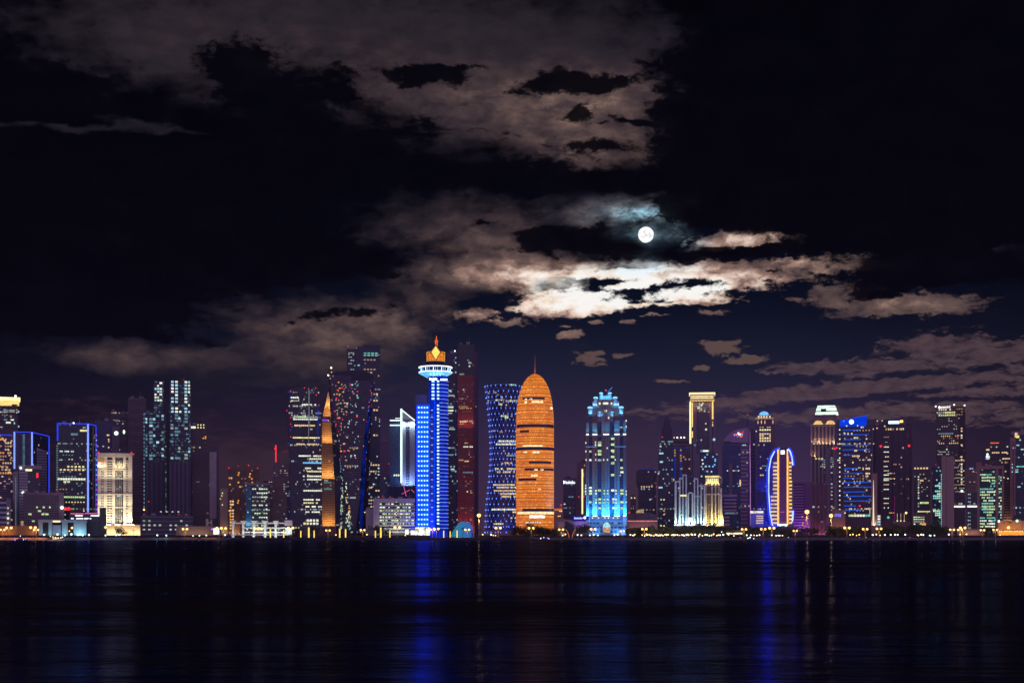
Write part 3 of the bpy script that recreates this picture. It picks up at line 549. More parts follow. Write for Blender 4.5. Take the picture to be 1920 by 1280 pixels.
for y in fr(771, 862, 6.2):
    for x, w, p in ((273, 3, .4), (280, 6, .6), (287, 4, .35), (293, 5, .25), (303, 4, .35)):
        if rng.random() < p: b.win(x, x+w, y, y+4, rng.choice([CYAN, CYAND, CYAND]), dy=-1.1 if y > 862 else -.2)
for y in fr(775, 950, 7.5): b.win(269.4, 271, y, y+4, CYAND, 'corner_light', -.4)
b.ball(270, 955, 1.4, OBULB, 'wall_lamp', -1); b.ball(279, 940, .9, RED, 'beacon', -1); roofs(b, [(271, 287, 773)]); b.done()
b = B_('podium_building', 'long dark podium dotted with cool white lights below the cyan-lit twin towers', 'podium building', 312, 2020)
b.box(264, 362, 966, 1003, plain('podium slate', (.05, .06, .08), .5), depth=22); b.slabs(264, 362, 968, 1002, 8, GREY, 'floor_bands', .6, .15)
b.rows(268, 360, [975, 983, 991], 2.6, 4, 6, .42, [CYAN, WHITE, WHITE, GREEN], seed=12, dy=-.2); b.rows(300, 340, [958], 1.6, 3, 8, .4, [WHITE]); roofs(b, [(265, 361, 966)]); b.done()

# 11, 12 dark towers to the right of the twins
b = B_('apartment_tower', 'dark brown tower crowned with scattered gold lamps just right of the cyan-lit twin towers', 'apartment tower', 374, 2300)
b.box(358, 388, 796, 1003, glass('brown apartment glass', (.025, .018, .02), 3, 3.6, .02, ((1, .7, .3), (1, .9, .6)), .4, (.07, .05, .05)), depth=26)
b.win(357.5, 367, 799, 803, WHITE, 'roof_light', -.3); b.rows(370, 388, [795, 800, 805], 2.4, 2.4, 3, .55, [YELL, WARM, WHITE], seed=4, dy=-.3); b.rows(380, 388, [817, 820], 2.2, 2.5, 1.6, .7, [AMBER]); b.rows(362, 386, fr(812, 850, 8), 1.6, 2, 8, .2, [WARMD]); roofs(b, [(359, 387, 796)]); b.done()
b = B_('office_tower', 'dark slant-roofed tower with a tall pale vertical panel near its right edge', 'tower', 388, 2180, 'the dark slant-roofed tower')
b.shape([(360, 850), (392, 836), (411, 836), (411, 1003), (360, 1003)], glass('dark ribbed glass', (.02, .016, .022), 4, 3.6, .01, frame=(.05, .04, .05), floors=0), depth=30)
b.slabs(362, 392, 855, 996, 4.6, DARK, proud=.5); b.box(393, 406, 847, 972, plain('pale slab panel', (.36, .32, .34), .6), 'pale_panel', -1.5, 5); b.bar([(360, 850), (392, 836)], .5, MAUVE, 'roof_edge'); b.rows(368, 374, [902], 1.5, 1.5, .6, 1, [WHITED]); b.done()
b = B_('apartment_block', 'narrow tan block with yellow lamps climbing its left corner', 'apartment block', 420, 2150)
b.box(413, 427, 915, 1003, TAN, depth=18); [b.ball(px, py, .9, YELL, 'corner_lamp') for px, py in ((417, 924), (416, 929), (413, 935), (417, 946))]; b.flood(420, 1000, 10, 1200, (1, .6, .3), -8, 60); b.done()

# 13 warm apartment block
b = B_('apartment_block', 'brown apartment block speckled with amber windows and three red roof lamps', 'apartment block', 456, 2200, 'the amber-windowed brown block')
bw = plain('brown rendered wall', (.22, .14, .11), .8)
b.box(427, 486, 880, 1003, glass('apartment dim glass', (.03, .02, .018), 2.6, 3.1, .12, ((1, .55, .25), (1, .7, .4)), .35, (.16, .1, .08), floors=0, fw=.3), depth=26)
b.box(440, 450, 879, 1003, bw, 'pier', -1, 20); b.box(462, 470, 879, 1003, bw, 'pier', -1, 20); b.box(426, 487, 877, 881, bw, 'parapet', -1.2, 28); b.box(449, 464, 872, 879, bw, 'roof_box', 2, 14)
for x, y in ((430, 896), (434, 896), (447, 890), (448, 886), (469, 888), (468, 893), (472, 897), (447, 904), (461, 906), (473, 904), (450, 912), (431, 908), (447, 938), (446, 942), (435, 946), (461, 944), (430, 957)): b.win(x-1.3, x+1.3, y-1.3, y+1.5, AMBER if rng.random() < .7 else WARM, dy=-1.2)
b.rows(431, 440, fr(938, 990, 5.6), 3, 3, 1.3, .75, [AMBER, WARM], seed=9, dy=-.2)
for px, py in ((429, 877), (466, 872), (483, 877)): b.ball(px, py, 1.0, RED, 'roof_beacon')
b.flood(440, 1000, 20, 2500, (1, .5, .25), -8, 65); roofs(b, [(428, 485, 877)]); b.done()

# 14 cyan-cornered office
b = B_('office_block', 'blue-cornered glass office with regular pale window rows, right of the amber-windowed brown block', 'office block', 482, 2100)
b.box(460, 506, 908, 1003, glass('teal office glass', (.015, .03, .035), 2.4, 3.3, .15, ((.9, 1, .7), (.5, .8, .85)), .35, (.07, .08, .08)), depth=24); b.box(461, 471, 912, 1003, glass('bright blue corner glass', (.02, .1, .16), 1.8, 3.3, .25, ((.3, .8, 1), (.6, .9, 1)), .5, (.02, .08, .13)), 'glass_corner', -.8, 4)
b.rows(473, 504, fr(915, 995, 7.6), 2.4, 3, 1.2, .55, [WHITED, WHITE, CYAND, GREEN], seed=21, dy=-.2); b.box(459, 507, 905, 909, GREY, 'parapet', -.6, 26); b.flood(466, 985, 10, 2000, (.2, .7, 1), -5, 75); roofs(b, [(461, 505, 905)]); b.done()

# 15 terraced pale block with red crane
b = B_('apartment_block', 'stepped pinkish apartment block with neat dotted windows, under the red crane', 'apartment block', 532, 2120, 'the stepped pinkish block')
pk = glass('pink gridded wall', (.02, .018, .03), 3.1, 3.4, .30, ((1, .85, .65), (.8, .9, 1)), .5, (.19, .13, .14), floors=0, fw=.34)
b.box(502, 568, 900, 1003, pk, 'wall', 0, 26); b.box(511, 562, 872, 901, pk, 'upper_wall', 2, 20); b.box(511, 541, 866, 873, MAUVE, 'roof_box', 4, 12); b.box(500, 570, 897, 901, MAUVE, 'parapet', -.5, 27)
b.box(538, 557, 912, 1003, glass('dim blue bay glass', (.01, .02, .05), 2.4, 3.4, .4, ((.2, .5, 1), (.6, .8, 1)), .6, (.03, .04, .09), floors=0, fw=.3), 'blue_bay', -.8, 4)
b.slabs(511, 562, 874, 900, 5, MAUVE, proud=.5, dy=2); roofs(b, [(542, 561, 872)]); b.done()
b = B_('tower_crane', 'crane with a red-lit mast and thin red jib above the stepped pinkish block', 'crane', 517, 2130)
b.box(516, 518.6, 834, 866, RED, 'mast', 12, 1.2); b.box(514.3, 516, 839, 842, RED, 'cab', 12, 1.4); b.box(528, 541, 845.5, 846.3, emit('faint red tube', (.8, .03, .08), .35), 'jib', 12, .6); b.box(516.6, 530, 845.6, 846.2, BLACKM, 'jib_root', 12, .6); b.box(515, 520, 866, 868, BLACKM, 'base', 11, 3); b.done()

# 16 white lattice pavilion
b = B_('exhibition_pavilion', 'floodlit white open-frame pavilion of crossing beams and flared columns on the waterfront', 'pavilion', 496, 1955, 'the white open-frame pavilion')
wp = plain('white pavilion concrete', (.75, .78, .74), .6)
def flared(px, w=2.2, y0=976):
    zt = b.Z(y0); x = b.X(px)
    return MB().loft([[(x+sx*r, 2+sy*r, z) for sx, sy in ((-1,-1),(1,-1),(1,1),(-1,1))] for r, z in ((w*.8, 0), (w*.55, zt*.55), (w*.9, zt*.85), (w*1.9, zt))]).build('column', wp, b.root)
for px in (437, 456, 476, 497, 517): flared(px)
for y, x0, x1 in ((979, 438, 535), (988, 458, 536), (996, 458, 536)): b.box(x0, x1, y, y+2.6, wp, 'beam', 1.2, 3)
b.box(534, 548, 975, 985, wp, 'end_block', -1, 8); b.box(535, 547, 989, 1002, emit('lit white wall', (.8, .95, .9), 1.2, .3), 'lit_panel', -.5, 5)
b.box(432, 548, 1001, 1003, GREY, 'plinth', -1, 14)
for px in (437, 456, 476, 497, 517, 535): b.flood(px, 1003, 9, 1300 if px > 470 else 600, (.85, 1, .9), -7, 50)
b.rows(440, 530, [991, 999], 2, 2.4, 5, .3, [WHITE, AMBER, GREEN], dy=3, seed=14); b.done()

# 17 banded dark tower with flared corners
b = B_('office_tower', 'dark flared tower banded with bright office floors, left of the gold stepped spire tower', 'tower', 572, 2050, 'the banded dark tower')
g17 = glass('banded tower glass', (.012, .014, .026), 1.9, 3.3, .10, ((1, .9, .65), (.6, .7, 1)), .4, (.02, .02, .035), floors=.12)
b.shape([(544, 728), (570, 726), (576, 732), (598, 724), (602, 732), (604, 985), (568, 985), (567, 1003), (546, 1003), (543, 860), (541, 760)], g17, depth=28)
b.shape([(537, 766), (545, 762), (549, 985), (543, 985), (542, 860)], NAVY, 'side_fin', 3, 12); b.box(566, 605, 985, 1003, plain('tower base stone', (.12, .1, .12), .6), 'base', -1, 20)
for y, x0, x1, p, mt in ((744, 545, 562, .8, [WHITE]), (750, 546, 562, .8, [WHITED, WARM]), (757, 562, 600, .5, [WHITE]), (780, 547, 598, .7, [GREEN, WHITED]), (784.5, 546, 600, .9, [GREEN, WHITE]), (796, 552, 598, .75, [WHITE, WARM]), (819, 545, 600, .85, [WHITE, YELL, WARM]),
                         (831, 556, 602, .6, [WARM, WHITED]), (853, 560, 605, .85, [WARM, WHITE]), (858.5, 580, 606, .9, [WHITE]), (866, 568, 604, .9, [ICEB, CYAND]), (876, 568, 604, .6, [WHITE]), (882, 568, 604, .5, [YELL, WHITE]), (891, 568, 604, .6, [WHITE]), (897, 568, 604, .7, [WHITE, GREEN]),
                         (918, 569, 604, .85, [WHITE, WHITED]), (935, 569, 604, .6, [WHITE]), (941, 569, 604, .8, [WHITE, YELL]), (948, 569, 604, .6, [WHITE]), (958, 569, 602, .7, [YELL, WHITE])): b.rows(x0, x1, [y], 2.6, 3.4, .5, p, mt, dy=-.2, seed=int(y))
b.rows(569, 602, [973, 979], 4, 4, 2, .75, [GREEN, YELL, WHITE], dy=-1.2, seed=6)
for x, y0, y1 in ((578, 726, 830), (579.5, 730, 800)): b.win(x, x+1.1, y0, y1, emit('silver edge glow', (.5, .55, .6), .3), 'edge_strip', -.3)
for y in fr(735, 840, 12): b.ball(rng.choice([545, 598, 541]), y, .8, RED if rng.random() < .4 else BLUE, 'edge_lamp', -.3)
for px, py in ((545, 733), (571, 727), (593, 740), (538, 770), (592, 727)): b.ball(px, py, .9, RED, 'edge_lamp', -.3)
for y in fr(760, 830, 5): b.win(595, 597, y, y+3, BLUED, 'blue_accent', -.3)
b.done()

# 18 gold stepped tower
b = B_('spire_tower', 'slender stepped tower washed in gold floodlight with a pointed pyramid top', 'tower', 615, 2100, 'the gold stepped spire tower')
gs = glass('gold lit stone grid', (.06, .035, .02), 2.2, 3.3, .04, ((1, .8, .4), (1, .9, .6)), .5, (.5, .34, .2), floors=0, fw=.3)
def seg(x0, x1, y0, y1, x2=None, x3=None, name='wall', mat=gs, d=0, dep=22):
    x2 = x0 if x2 is None else x2; x3 = x1 if x3 is None else x3
    zb, zt = b.Z(y1), b.Z(y0); c = (b.X(x0)+b.X(x1))/2; w0 = (b.X(x1)-b.X(x0))/2; w1 = (b.X(x3)-b.X(x2))/2; yc = 12
    q = lambda w, z: [(c-w, yc-w*.9, z), (c+w, yc-w*.9, z), (c+w, yc+w*.9, z), (c-w, yc+w*.9, z)]
    return MB().prism(q(w0, zb), q(w1, zt)).build(name, mat, b.root)
seg(603, 628, 830, 1003); seg(603.5, 627.5, 792, 829, 604, 627, 'wall'); seg(604, 627, 780, 791, 606, 625, 'wall'); seg(605.5, 625.5, 762, 779, 608.5, 622.5, 'crown'); seg(609.5, 621.5, 733, 761, 615, 616, 'spire', plain('gold lit spire stone', (.62, .45, .28), .6))
for y in (829.5, 779.5, 761.5, 897, 791.5): b.box(602.5+(830-y)*.08 if y < 830 else 602.5, 628.5-(830-y)*.08 if y < 830 else 628.5, y, y+1.8, plain('gold lit spire stone', (.62, .45, .28), .6), 'ledge', 1.2, 22)
GL = (1, .5, .13)
for y, w, pw in ((985, 24, 6500), (896, 24, 9000), (829, 24, 8500), (779, 18, 7000), (761, 10, 4600)): b.flood(615.5, y, w, pw, GL, -5 if y > 770 else 1, 76, 1.5)
b.rows(608, 624, [899, 903, 915], 2.6, 2.6, 1, .6, [CYAND, WHITED], dy=1.6); b.win(604, 615, 786, 789, emit('violet light', (.4, .1, 1), .9), 'violet_ledge_light', 1.8); b.rows(613, 622, [800, 851], 1.6, 5, 1, .8, [TEAL, WHITED], dy=1.8); b.done()

# 20 tall back tower with twin crown
b = B_('office_tower', 'very tall navy tower with split teal-windowed crown, behind the faceted twisting tower', 'tower', 690, 2500)
g20 = glass('deep navy tall glass', (.006, .012, .035), 2.6, 3.8, .05, ((.9, .8, .6), (.4, .8, .8)), .35, (.01, .015, .035), floors=.05)
b.box(668, 713, 650, 1003, g20, 'wall', 0, 34); b.box(650, 668, 655, 1003, g20, 'west_wall', 6, 26); b.box(681, 712, 646, 656, NAVY, 'roof_box', 2, 24)
for y in (661, 665): b.rows(682, 710, [y], 2, 5, 2, .9, [TEAL, CYAN], seed=2, dy=-.2)
b.rows(653, 666, [661, 664, 669, 675, 681, 692], 1.6, 3, 1, .7, [TEAL, WHITED, WHITED], seed=3, dy=5.8); b.rows(682, 708, [673, 691, 697], 2.6, 4, 2, .6, [WARMD, WHITED], seed=4, dy=-.2)
b.rows(666, 700, [731], 4, 5, 1.5, .9, [GREEN, WHITE], seed=1, dy=-.2); b.rows(700, 710, [737, 749, 767, 814], 3, 3.5, 1.5, .8, [WARMD, WARM], seed=1, dy=-.2); b.rows(690, 712, fr(870, 960, 6), 2.6, 3, 1.6, .3, [WHITED, WARM, CYAN], seed=77, dy=-.2)
b.ball(652, 650, .9, RED, 'roof_beacon', 5); b.ball(673, 685, 1.3, CYAN, 'lamp'); [b.ball(px, py, 1, m_, 'corner_lamp') for px, py, m_ in ((710.5, 665, WHITED), (710, 704, WARM), (711, 785, RED), (711.5, 790, CYAN), (711.5, 798, CYAN), (710, 763, PINK))]
pass; b.done()

# 19 faceted twisting tower
b = B_('twisting_tower', 'faceted dark glass tower twisting as it rises, with warm glints and a blue-lit edge', 'tower', 655, 2020, 'the faceted twisting tower')
g19 = glass('faceted dark glass', (.014, .014, .035), 2.1, 3.4, .06, ((1, .6, .35), (.7, .8, 1)), .35, (.012, .012, .03), floors=.02, rough=.06)
g19b = glass('faceted blue glass', (.006, .015, .07), 2.1, 3.4, .02, ((.2, .4, 1), (.7, .8, 1)), .4, (.008, .012, .05), floors=0, rough=.06)
prof = [(1003, 630, 664, 676, 690), (900, 627, 645, 681, 692), (830, 623, 634, 686, 694), (770, 619, 624, 692, 697), (720, 617, 619, 697, 700), (703, 617, 618, 699, 701)]
rL = []
for y, L, Fp, Bq, R_ in prof: rL.append([(b.X(L, 14), 14, b.Z(y, 14)), (b.X(Fp), 0, b.Z(y)), (b.X(Bq, 4), 4, b.Z(y, 4)), (b.X(R_, 20), 20, b.Z(y, 20)), (b.X(R_, 38), 38, b.Z(y, 38)), (b.X(L, 34), 34, b.Z(y, 34))])
MB().loft(rL).build('wall', g19, b.root)
b.shape([(620, 703), (629, 697), (660, 694), (692, 697), (701, 704), (701, 712), (618, 716)], plain('dark crown metal', (.015, .018, .03), .4), 'crown', 2, 30)
pts = [(698, 718), (692, 765), (686, 830), (681, 900), (677, 990)]
for (x0, y0), (x1, y1) in zip(pts, pts[1:]):
    k = max(3, int((y1-y0)/4))
    for i in range(k):
        t = i/k; xx = x0+(x1-x0)*t+rng.uniform(-2.2, 2.6); yy = y0+(y1-y0)*t
        if yy < 880 and rng.random() < .75: b.win(xx-.8, xx+.8, yy, yy+1.8, rng.choice([BLUE, BLUEB, BLUE, PINK]) if rng.random() < .8 else RED, 'edge_lamp', 2.0)
mm = MB(); rs = []
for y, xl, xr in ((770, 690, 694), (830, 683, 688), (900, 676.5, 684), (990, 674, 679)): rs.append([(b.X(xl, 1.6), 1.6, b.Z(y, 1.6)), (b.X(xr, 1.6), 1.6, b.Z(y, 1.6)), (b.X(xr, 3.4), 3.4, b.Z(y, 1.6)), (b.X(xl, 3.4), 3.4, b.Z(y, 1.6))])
mm.loft(rs[::-1]).build('blue_edge_wash', emit('royal blue wash', (.0, .03, .5), .26, .8, scale=.06), b.root)  # blue light wash along the edge, put in as a glowing sheet
for i in range(130):                                 # reflected city lights, put in as small glowing window boxes, upper facets
    y = 716+rng.random()**1.2*150; x = rng.uniform(622+(y-716)*.08, 672-(y-716)*.05); w = rng.choice([1.2, 1.6, 2.4, 3.6])
    if rng.random() < (x-615)/90*(y-700)/160: continue
    col = rng.choice([WARM, WARMD, AMBER, WARMD, RED, WHITED] if x < 652 else [WHITE, CYAN, WHITED, TEAL, RED])
    b.win(x, x+w, y, y+rng.choice([1.2, 1.8, 2.6]), col, dy=.2 if x > 640 else 1.5, proud=.5 if x > 640 else 3)
for i in range(60):                                  # the lit inner edge and sail
    t = rng.random(); y = 830+t*160; x = 637+math.sin(t*2.6)*4+rng.uniform(-2, 2); b.win(x-.8, x+.9, y, y+rng.uniform(1.5, 4), rng.choice([WHITED, CYAND, GREEN, WHITED]), dy=5, proud=4)
for i in range(46):
    t = rng.random()**.7; y = 898+t*95; x = 648+t*7+rng.uniform(-1, 1)*(1+t*5.5); b.win(x-.8, x+.9, y, y+rng.uniform(1.5, 3), rng.choice([WHITE, WARM, YELL, TEAL, CYAN, AMBER]), 'sail_window', -.2, .7)
b.rows(646, 674, [838, 872], 2.4, 3, 1.5, .5, [WHITED, WARMD], dy=.6, proud=.6); b.rows(656, 668, [931], 3, 3.5, .4, 1, [WHITED], dy=1, proud=.8)
b.bar([(619.5, 704), (619.5, 688)], .5, BLACKM, 'mast', 8); b.ball(621, 690, 1.3, BULB, 'mast_lamp', 6); b.ball(615.5, 704, 1.2, CBULB, 'roof_lamp', 8); b.ball(628, 771, 1.2, RED, 'beacon', 2); b.ball(621.5, 698, 1.0, AMBER, 'mast_lamp', 6); b.done()
# 21 pale ribbed building between the navy tower and the white-edged tower
b = B_('apartment_block', 'dim pale ribbed block above a teal glass base, between the navy and white-edged towers', 'apartment block', 722, 2450)
b.box(712, 731, 825, 1003, plain('ribbed lilac wall', (.2, .15, .22), .7), depth=24); b.slabs(712, 731, 828, 892, 4.2, plain('dark lilac recess', (.05, .04, .07), .6), proud=.3); b.ball(729, 869, .9, RED, 'beacon')
b.box(712, 736, 893, 1003, glass('teal base glass', (.01, .03, .06), 3, 4, .1, ((.3, .6, .9), (.9, .9, .7)), .3, (.04, .06, .1)), 'glass_base', -2, 20); roofs(b, [(713, 730, 825)]); b.done()

# 22 white-edged tower
b = B_('office_tower', 'blue-glass tower edged by one tall white light line ending in a triangular white-outlined peak', 'tower', 754, 2250, 'the white-edged peaked tower')
b.box(731, 751, 786, 975, glass('teal blue glass', (.01, .045, .1), 2.6, 3.8, .02, ((.4, .8, 1), (.8, 1, 1)), .2, (.01, .04, .09), floors=0), 'glass_wall', 2, 26)
b.shape([(752, 766), (778, 789), (778, 910), (752, 910)], plain('pale blue concrete', (.26, .3, .42), .6), 'wall', 0, 28)
WL = emit('white outline light', (.8, 1, .92), 1.6, .1)
b.bar([(752.5, 766), (752.5, 905)], 1.5, WL, 'edge_light', -.6); b.bar([(753, 768), (778, 788)], .8, WL, 'peak_light', -.4)
for y in (788, 797): b.bar([(731, y), (750, y)], .9, WL, 'ring_light', 1.4)
b.bar([(741, 784), (752, 784)], .5, WL, 'ring_light', 1.4)
for y in fr(774, 784, 2): b.rows(754, 754+(y-768)*1.2, [y], .8, 1, .7, 1, [WHITED], dy=-.1)
b.win(753, 757, 790, 794, WL, 'floodlight_band', -.4); b.win(769, 777, 790, 794, WL, 'floodlight_band', -.4)
b.flood(755, 792, 4, 6000, (.8, .95, 1), -4, -76, 1); b.flood(773, 792, 8, 6000, (.8, .95, 1), -4, -70, 1)
mm = MB()
for y in fr(800, 905, 4.2): mm.box(b.X(761), b.X(768), -.4, .4, b.Z(y+2.2), b.Z(y))
mm.build('balcony_stack', NAVY, b.root); b.rows(738, 752, [889], 3, 3, 1, .8, [GREEN, WHITE], dy=1.6); b.box(728, 780, 912, 1003, plain('dark blue base', (.03, .05, .12), .5), 'base', -1, 24)
b.flood(765, 910, 20, 14000, (.35, .5, 1), -9, 75); b.done()
b = B_('tower_crane', 'pink neon-lit crane mast with a slanting jib behind the green-lit parking block', 'crane', 756, 2060)
b.bar([(755, 903), (762, 931)], .45, PINK, 'mast', 0); b.bar([(753, 926), (768, 918)], .4, PINK, 'jib', 0); b.bar([(752, 906), (757, 903.5)], .35, PINK, 'jib_tip', 0); b.bar([(771, 917), (777, 923)], .4, PINK, 'rear_jib', 0); b.box(759, 765, 930, 940, BLACKM, 'base', -1, 3); b.done()

# 23 parking block
b = B_('parking_block', 'pale parking block with six bands of greenish fluorescent light', 'parking block', 738, 1990, 'the green-lit parking block')
b.box(700, 711, 934, 1003, plain('grey stair tower', (.4, .38, .42), .7), 'stair_tower', -2, 22); b.box(711, 778, 937, 1003, plain('shadowed deck interior', (.1, .11, .1), .8), 'deck_interior', 2, 22); b.box(711, 778, 934, 942, plain('pale parapet', (.42, .4, .42), .7), 'parapet', -.5, 26)
mm = MB()
for y in fr(946.5, 996, 6.1): mm.box(b.X(711), b.X(778), -.4, 2.2, b.Z(y+3), b.Z(y))
mm.build('deck_edges', plain('pale parapet', (.42, .4, .42), .7), b.root)
for y in fr(943.2, 985, 6.1):
    for x in fr(712, 774, 5.4):
        if rng.random() < .8: b.win(x, x+rng.choice([2.4, 3.6, 4.6]), y, y+2.6, rng.choice([WHITE, GREEN, WHITED, WHITE]), 'strip_light', 1.8)
for y in fr(938, 978, 6.1): b.ball(743, y+3, .7, rng.choice([YELL, GREEN]), 'stair_lamp', -.8)
for y in fr(940, 985, 5): b.ball(705, y, .5, BLACKM, 'vent', -2.2)
b.flood(740, 1001, 60, 5000, (.9, 1, .8), -10, 60); roofs(b, [(712, 776, 934)]); b.done()
b = B_('concrete_core', 'grey unlit concrete core standing at the foot of the faceted twisting tower', 'building', 692, 2000)
b.box(686, 700, 953, 1003, plain('raw grey core', (.33, .32, .36), .8), depth=14); b.box(688, 694, 950, 954, GREY, 'roof_box', 2, 6); b.ball(684, 960, 1.0, YELL, 'wall_lamp'); b.done()

# 24 blue tower with the saucer
b = B_('saucer_tower', 'electric blue tower dotted with white lights, wearing a glowing ice-blue saucer and gold crown', 'tower', 818, 2000, 'the blue saucer tower')
bd = emit('blue wall wash glow', (.0, .022, .8), 6.0, .3, True, .05); BLOB = emit('ice dot light', (.45, .8, 1), 2.0, .1, True); BLOB2 = emit('soft ice dot light', (.25, .5, 1), 1.1, .1)  # blue light wash on the walls is put into their own glow
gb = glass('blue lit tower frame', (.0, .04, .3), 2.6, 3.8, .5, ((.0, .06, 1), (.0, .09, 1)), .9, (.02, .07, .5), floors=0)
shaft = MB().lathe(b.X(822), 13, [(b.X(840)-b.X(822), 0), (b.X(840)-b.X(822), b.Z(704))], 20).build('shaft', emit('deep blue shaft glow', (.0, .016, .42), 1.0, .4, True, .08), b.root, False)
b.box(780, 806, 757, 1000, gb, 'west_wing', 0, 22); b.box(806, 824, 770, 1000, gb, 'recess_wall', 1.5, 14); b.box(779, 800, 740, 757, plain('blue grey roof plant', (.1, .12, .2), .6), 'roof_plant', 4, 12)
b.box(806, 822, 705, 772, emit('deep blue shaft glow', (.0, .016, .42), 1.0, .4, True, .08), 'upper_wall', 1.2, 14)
bl1 = MB()
for y in fr(760, 996, 9.7): bl1.box(b.X(781.5), b.X(804.5), -.25, .2, b.Z(y+8.6), b.Z(y))
bl1.build('blue_wall_glow', bd, b.root)
bl2 = MB()
for y in fr(712, 996, 9.7): bl2.box(b.X(814.5), b.X(823.5), .6, 1.1, b.Z(y+7.5), b.Z(y))
bl2.build('blue_wall_glow', bd, b.root)
for i, y in enumerate(fr(764, 986, 9.1)):
    for x in (785.2, 790.7, 796, 801.2): b.ball(x, y, 1.25, BLOB, 'dot_light', -.3)
for i, y in enumerate(fr(714.5, 986, 6.5)):
    if 749 < y < 758: continue
    for x in (812, 821) if y < 750 else (821,): b.win(x-1.6 if x == 821 else x-2.6, x+2.4, y-1.6, y+1.5, BLOB, 'pair_light', -1.2 if x == 821 else .6, .8)
for y in fr(768, 985, 13): b.win(808, 812, y, y+1.6, BLOB2, 'recess_light', 1.3)
mm = MB(); cx, r = b.X(822), b.X(840)-b.X(822)+.35
for y in fr(714, 990, 6.9):
    z = b.Z(y); mm.loft([[(cx+rr*math.cos(a), 13+rr*math.sin(a), z+dz) for rr, dz in ((r, 0), (r+.6, 0), (r+.6, .7), (r, .7))] for a in [-1.5+1.5*k/8 for k in range(9)]])
mm.build('floor_lines', emit('violet blue floor line', (.3, .4, 1), .95, .4), b.root)
# saucer: dish, gallery, rim rings
sx, sy = b.X(816.5), 13.0; R0 = b.X(848)-b.X(816.5)
zt, zm, zb = b.Z(688), b.Z(697), b.Z(705)
dish = MB().lathe(sx, sy, [(R0*.42, zb-1), (R0*.62, zb+1), (R0*.98, zm-.3), (R0*.98, zm+.5), (R0*.8, zm+.8)], 40).build('saucer_dish', plain('pale blue dish panels', (.5, .6, .7), .4), b.root, False)
mm = MB()
for k in range(24):
    a = 2*math.pi*k/24
    p = [(sx+rr*math.cos(a+o), sy+rr*math.sin(a+o), z) for rr, z, o in ((R0*.5, zb-.4, -.02), (R0*.98, zm-.55, -.085), (R0*.98, zm-.55, .085), (R0*.5, zb-.4, .02))]
    q = [(x, y, z-.4) for x, y, z in p]; mm.prism(q, p)
mm.build('dish_lights', emit('ice blue dish light', (.16, .6, 1), 1.4, .3, True, .1), dish)
for rr, z, w in ((R0, zt+.6, 1.0), (R0*1.0, zm+.4, .8)):
    ring = MB(); ring.loft([[(sx+q*math.cos(a), sy+q*math.sin(a), z+dz) for q, dz in ((rr-w, -w*.6), (rr+w*.2, -w*.6), (rr+w*.2, w*.8), (rr-w, w*.8))] for a in [2*math.pi*k/48 for k in range(49)]]).build('rim_light', ICE, b.root)
MB().lathe(sx, sy, [(R0*.78, zm), (R0*.78, zt+.3)], 40).build('gallery_wall', plain('navy gallery wall', (.02, .05, .12), .3), b.root)
MB().lathe(sx, sy, [(R0*.97, zt-.2), (R0*.97, zt+1.0), (R0*.5, zt+2.2)], 40).build('saucer_roof', NAVY, b.root)
for k in range(44):
    a = 2*math.pi*k/44; mmk = MB(); mmk.tube((sx+R0*.86*math.cos(a), sy+R0*.86*math.sin(a), zm+.6), (sx+R0*.9*math.cos(a), sy+R0*.9*math.sin(a), zt), .42, 4); mmk.build('gallery_light', ICE if k % 4 == 0 else ICEB, b.root) if k % 4 != 3 else None
b.win(805, 809.5, 709, 712, BULB, 'ledge_light', -4, 2); b.win(811, 819.5, 709, 712, BULB, 'ledge_light', -4, 2); b.win(826, 838.5, 710, 712.5, BULB, 'ledge_light', -3, 2)
MB().lathe(sx, sy, [(R0*.52, zt+1.2), (R0*.55, b.Z(676))], 30).build('drum', plain('dark navy drum', (.01, .02, .09), .4), b.root)
# gold crown with lozenge and spire
zc0, zc1 = b.Z(676), b.Z(658.5); Rc = b.X(834)-b.X(817.3)
og = plain('gilded crown mesh', (.55, .22, .05), .5)
MB().lathe(sx+.4, sy, [(Rc*.85, zc0), (Rc*.85, zc1-.8)], 12).build('crown_core', emit('orange crown glow', (1, .24, .02), .75, .5, scale=.3), b.root)
mm = MB()
for k in range(16):
    a = 2*math.pi*k/16; mm.tube((sx+.4+Rc*math.cos(a), sy+Rc*math.sin(a), zc0), (sx+.4+Rc*1.04*math.cos(a), sy+Rc*1.04*math.sin(a), zc1), .22)
for z in (zc0+.3, zc0+4, zc0+8, zc1): mm.path([(sx+.4+Rc*1.03*math.cos(2*math.pi*k/24), sy+Rc*1.03*math.sin(2*math.pi*k/24), z) for k in range(25)], .25)
mm.build('crown_lattice', emit('amber lattice light', (1, .4, .05), 1.1, .2), b.root)
loz = [(817, 649), (825, 660), (817, 673), (809, 660)]
b.shape(loz, emit('yellow lozenge light', (1, .72, .14), 1.3, .15, scale=.15), 'lozenge', -Rc+12, 2.5)
b.shape([(817, 645.5), (827, 660), (817, 676), (807, 660)], plain('lozenge frame', (.4, .15, .03), .5), 'lozenge_frame', -Rc+13.2, 3)
RS = emit('orange spire light', (1, .16, .03), 1.0, .2)
mm = MB(); mm.tube((b.X(817.2), sy-8, b.Z(648)), (b.X(816.6), sy-8, b.Z(637)), .55, 4, 1.2); mm.tube((b.X(819.6), sy-8, b.Z(648)), (b.X(819.8), sy-8, b.Z(637)), .55, 4, 1.0); mm.tube((b.X(818.2), sy-8, b.Z(638)), (b.X(818.4), sy-8, b.Z(628)), 1.3, 4, .2); mm.build('spire', RS, b.root)
for px, pw in ((793, 26000), (822, 26000)): b.flood(px, 1001, 26, pw, (.02, .08, 1), -16, 78)
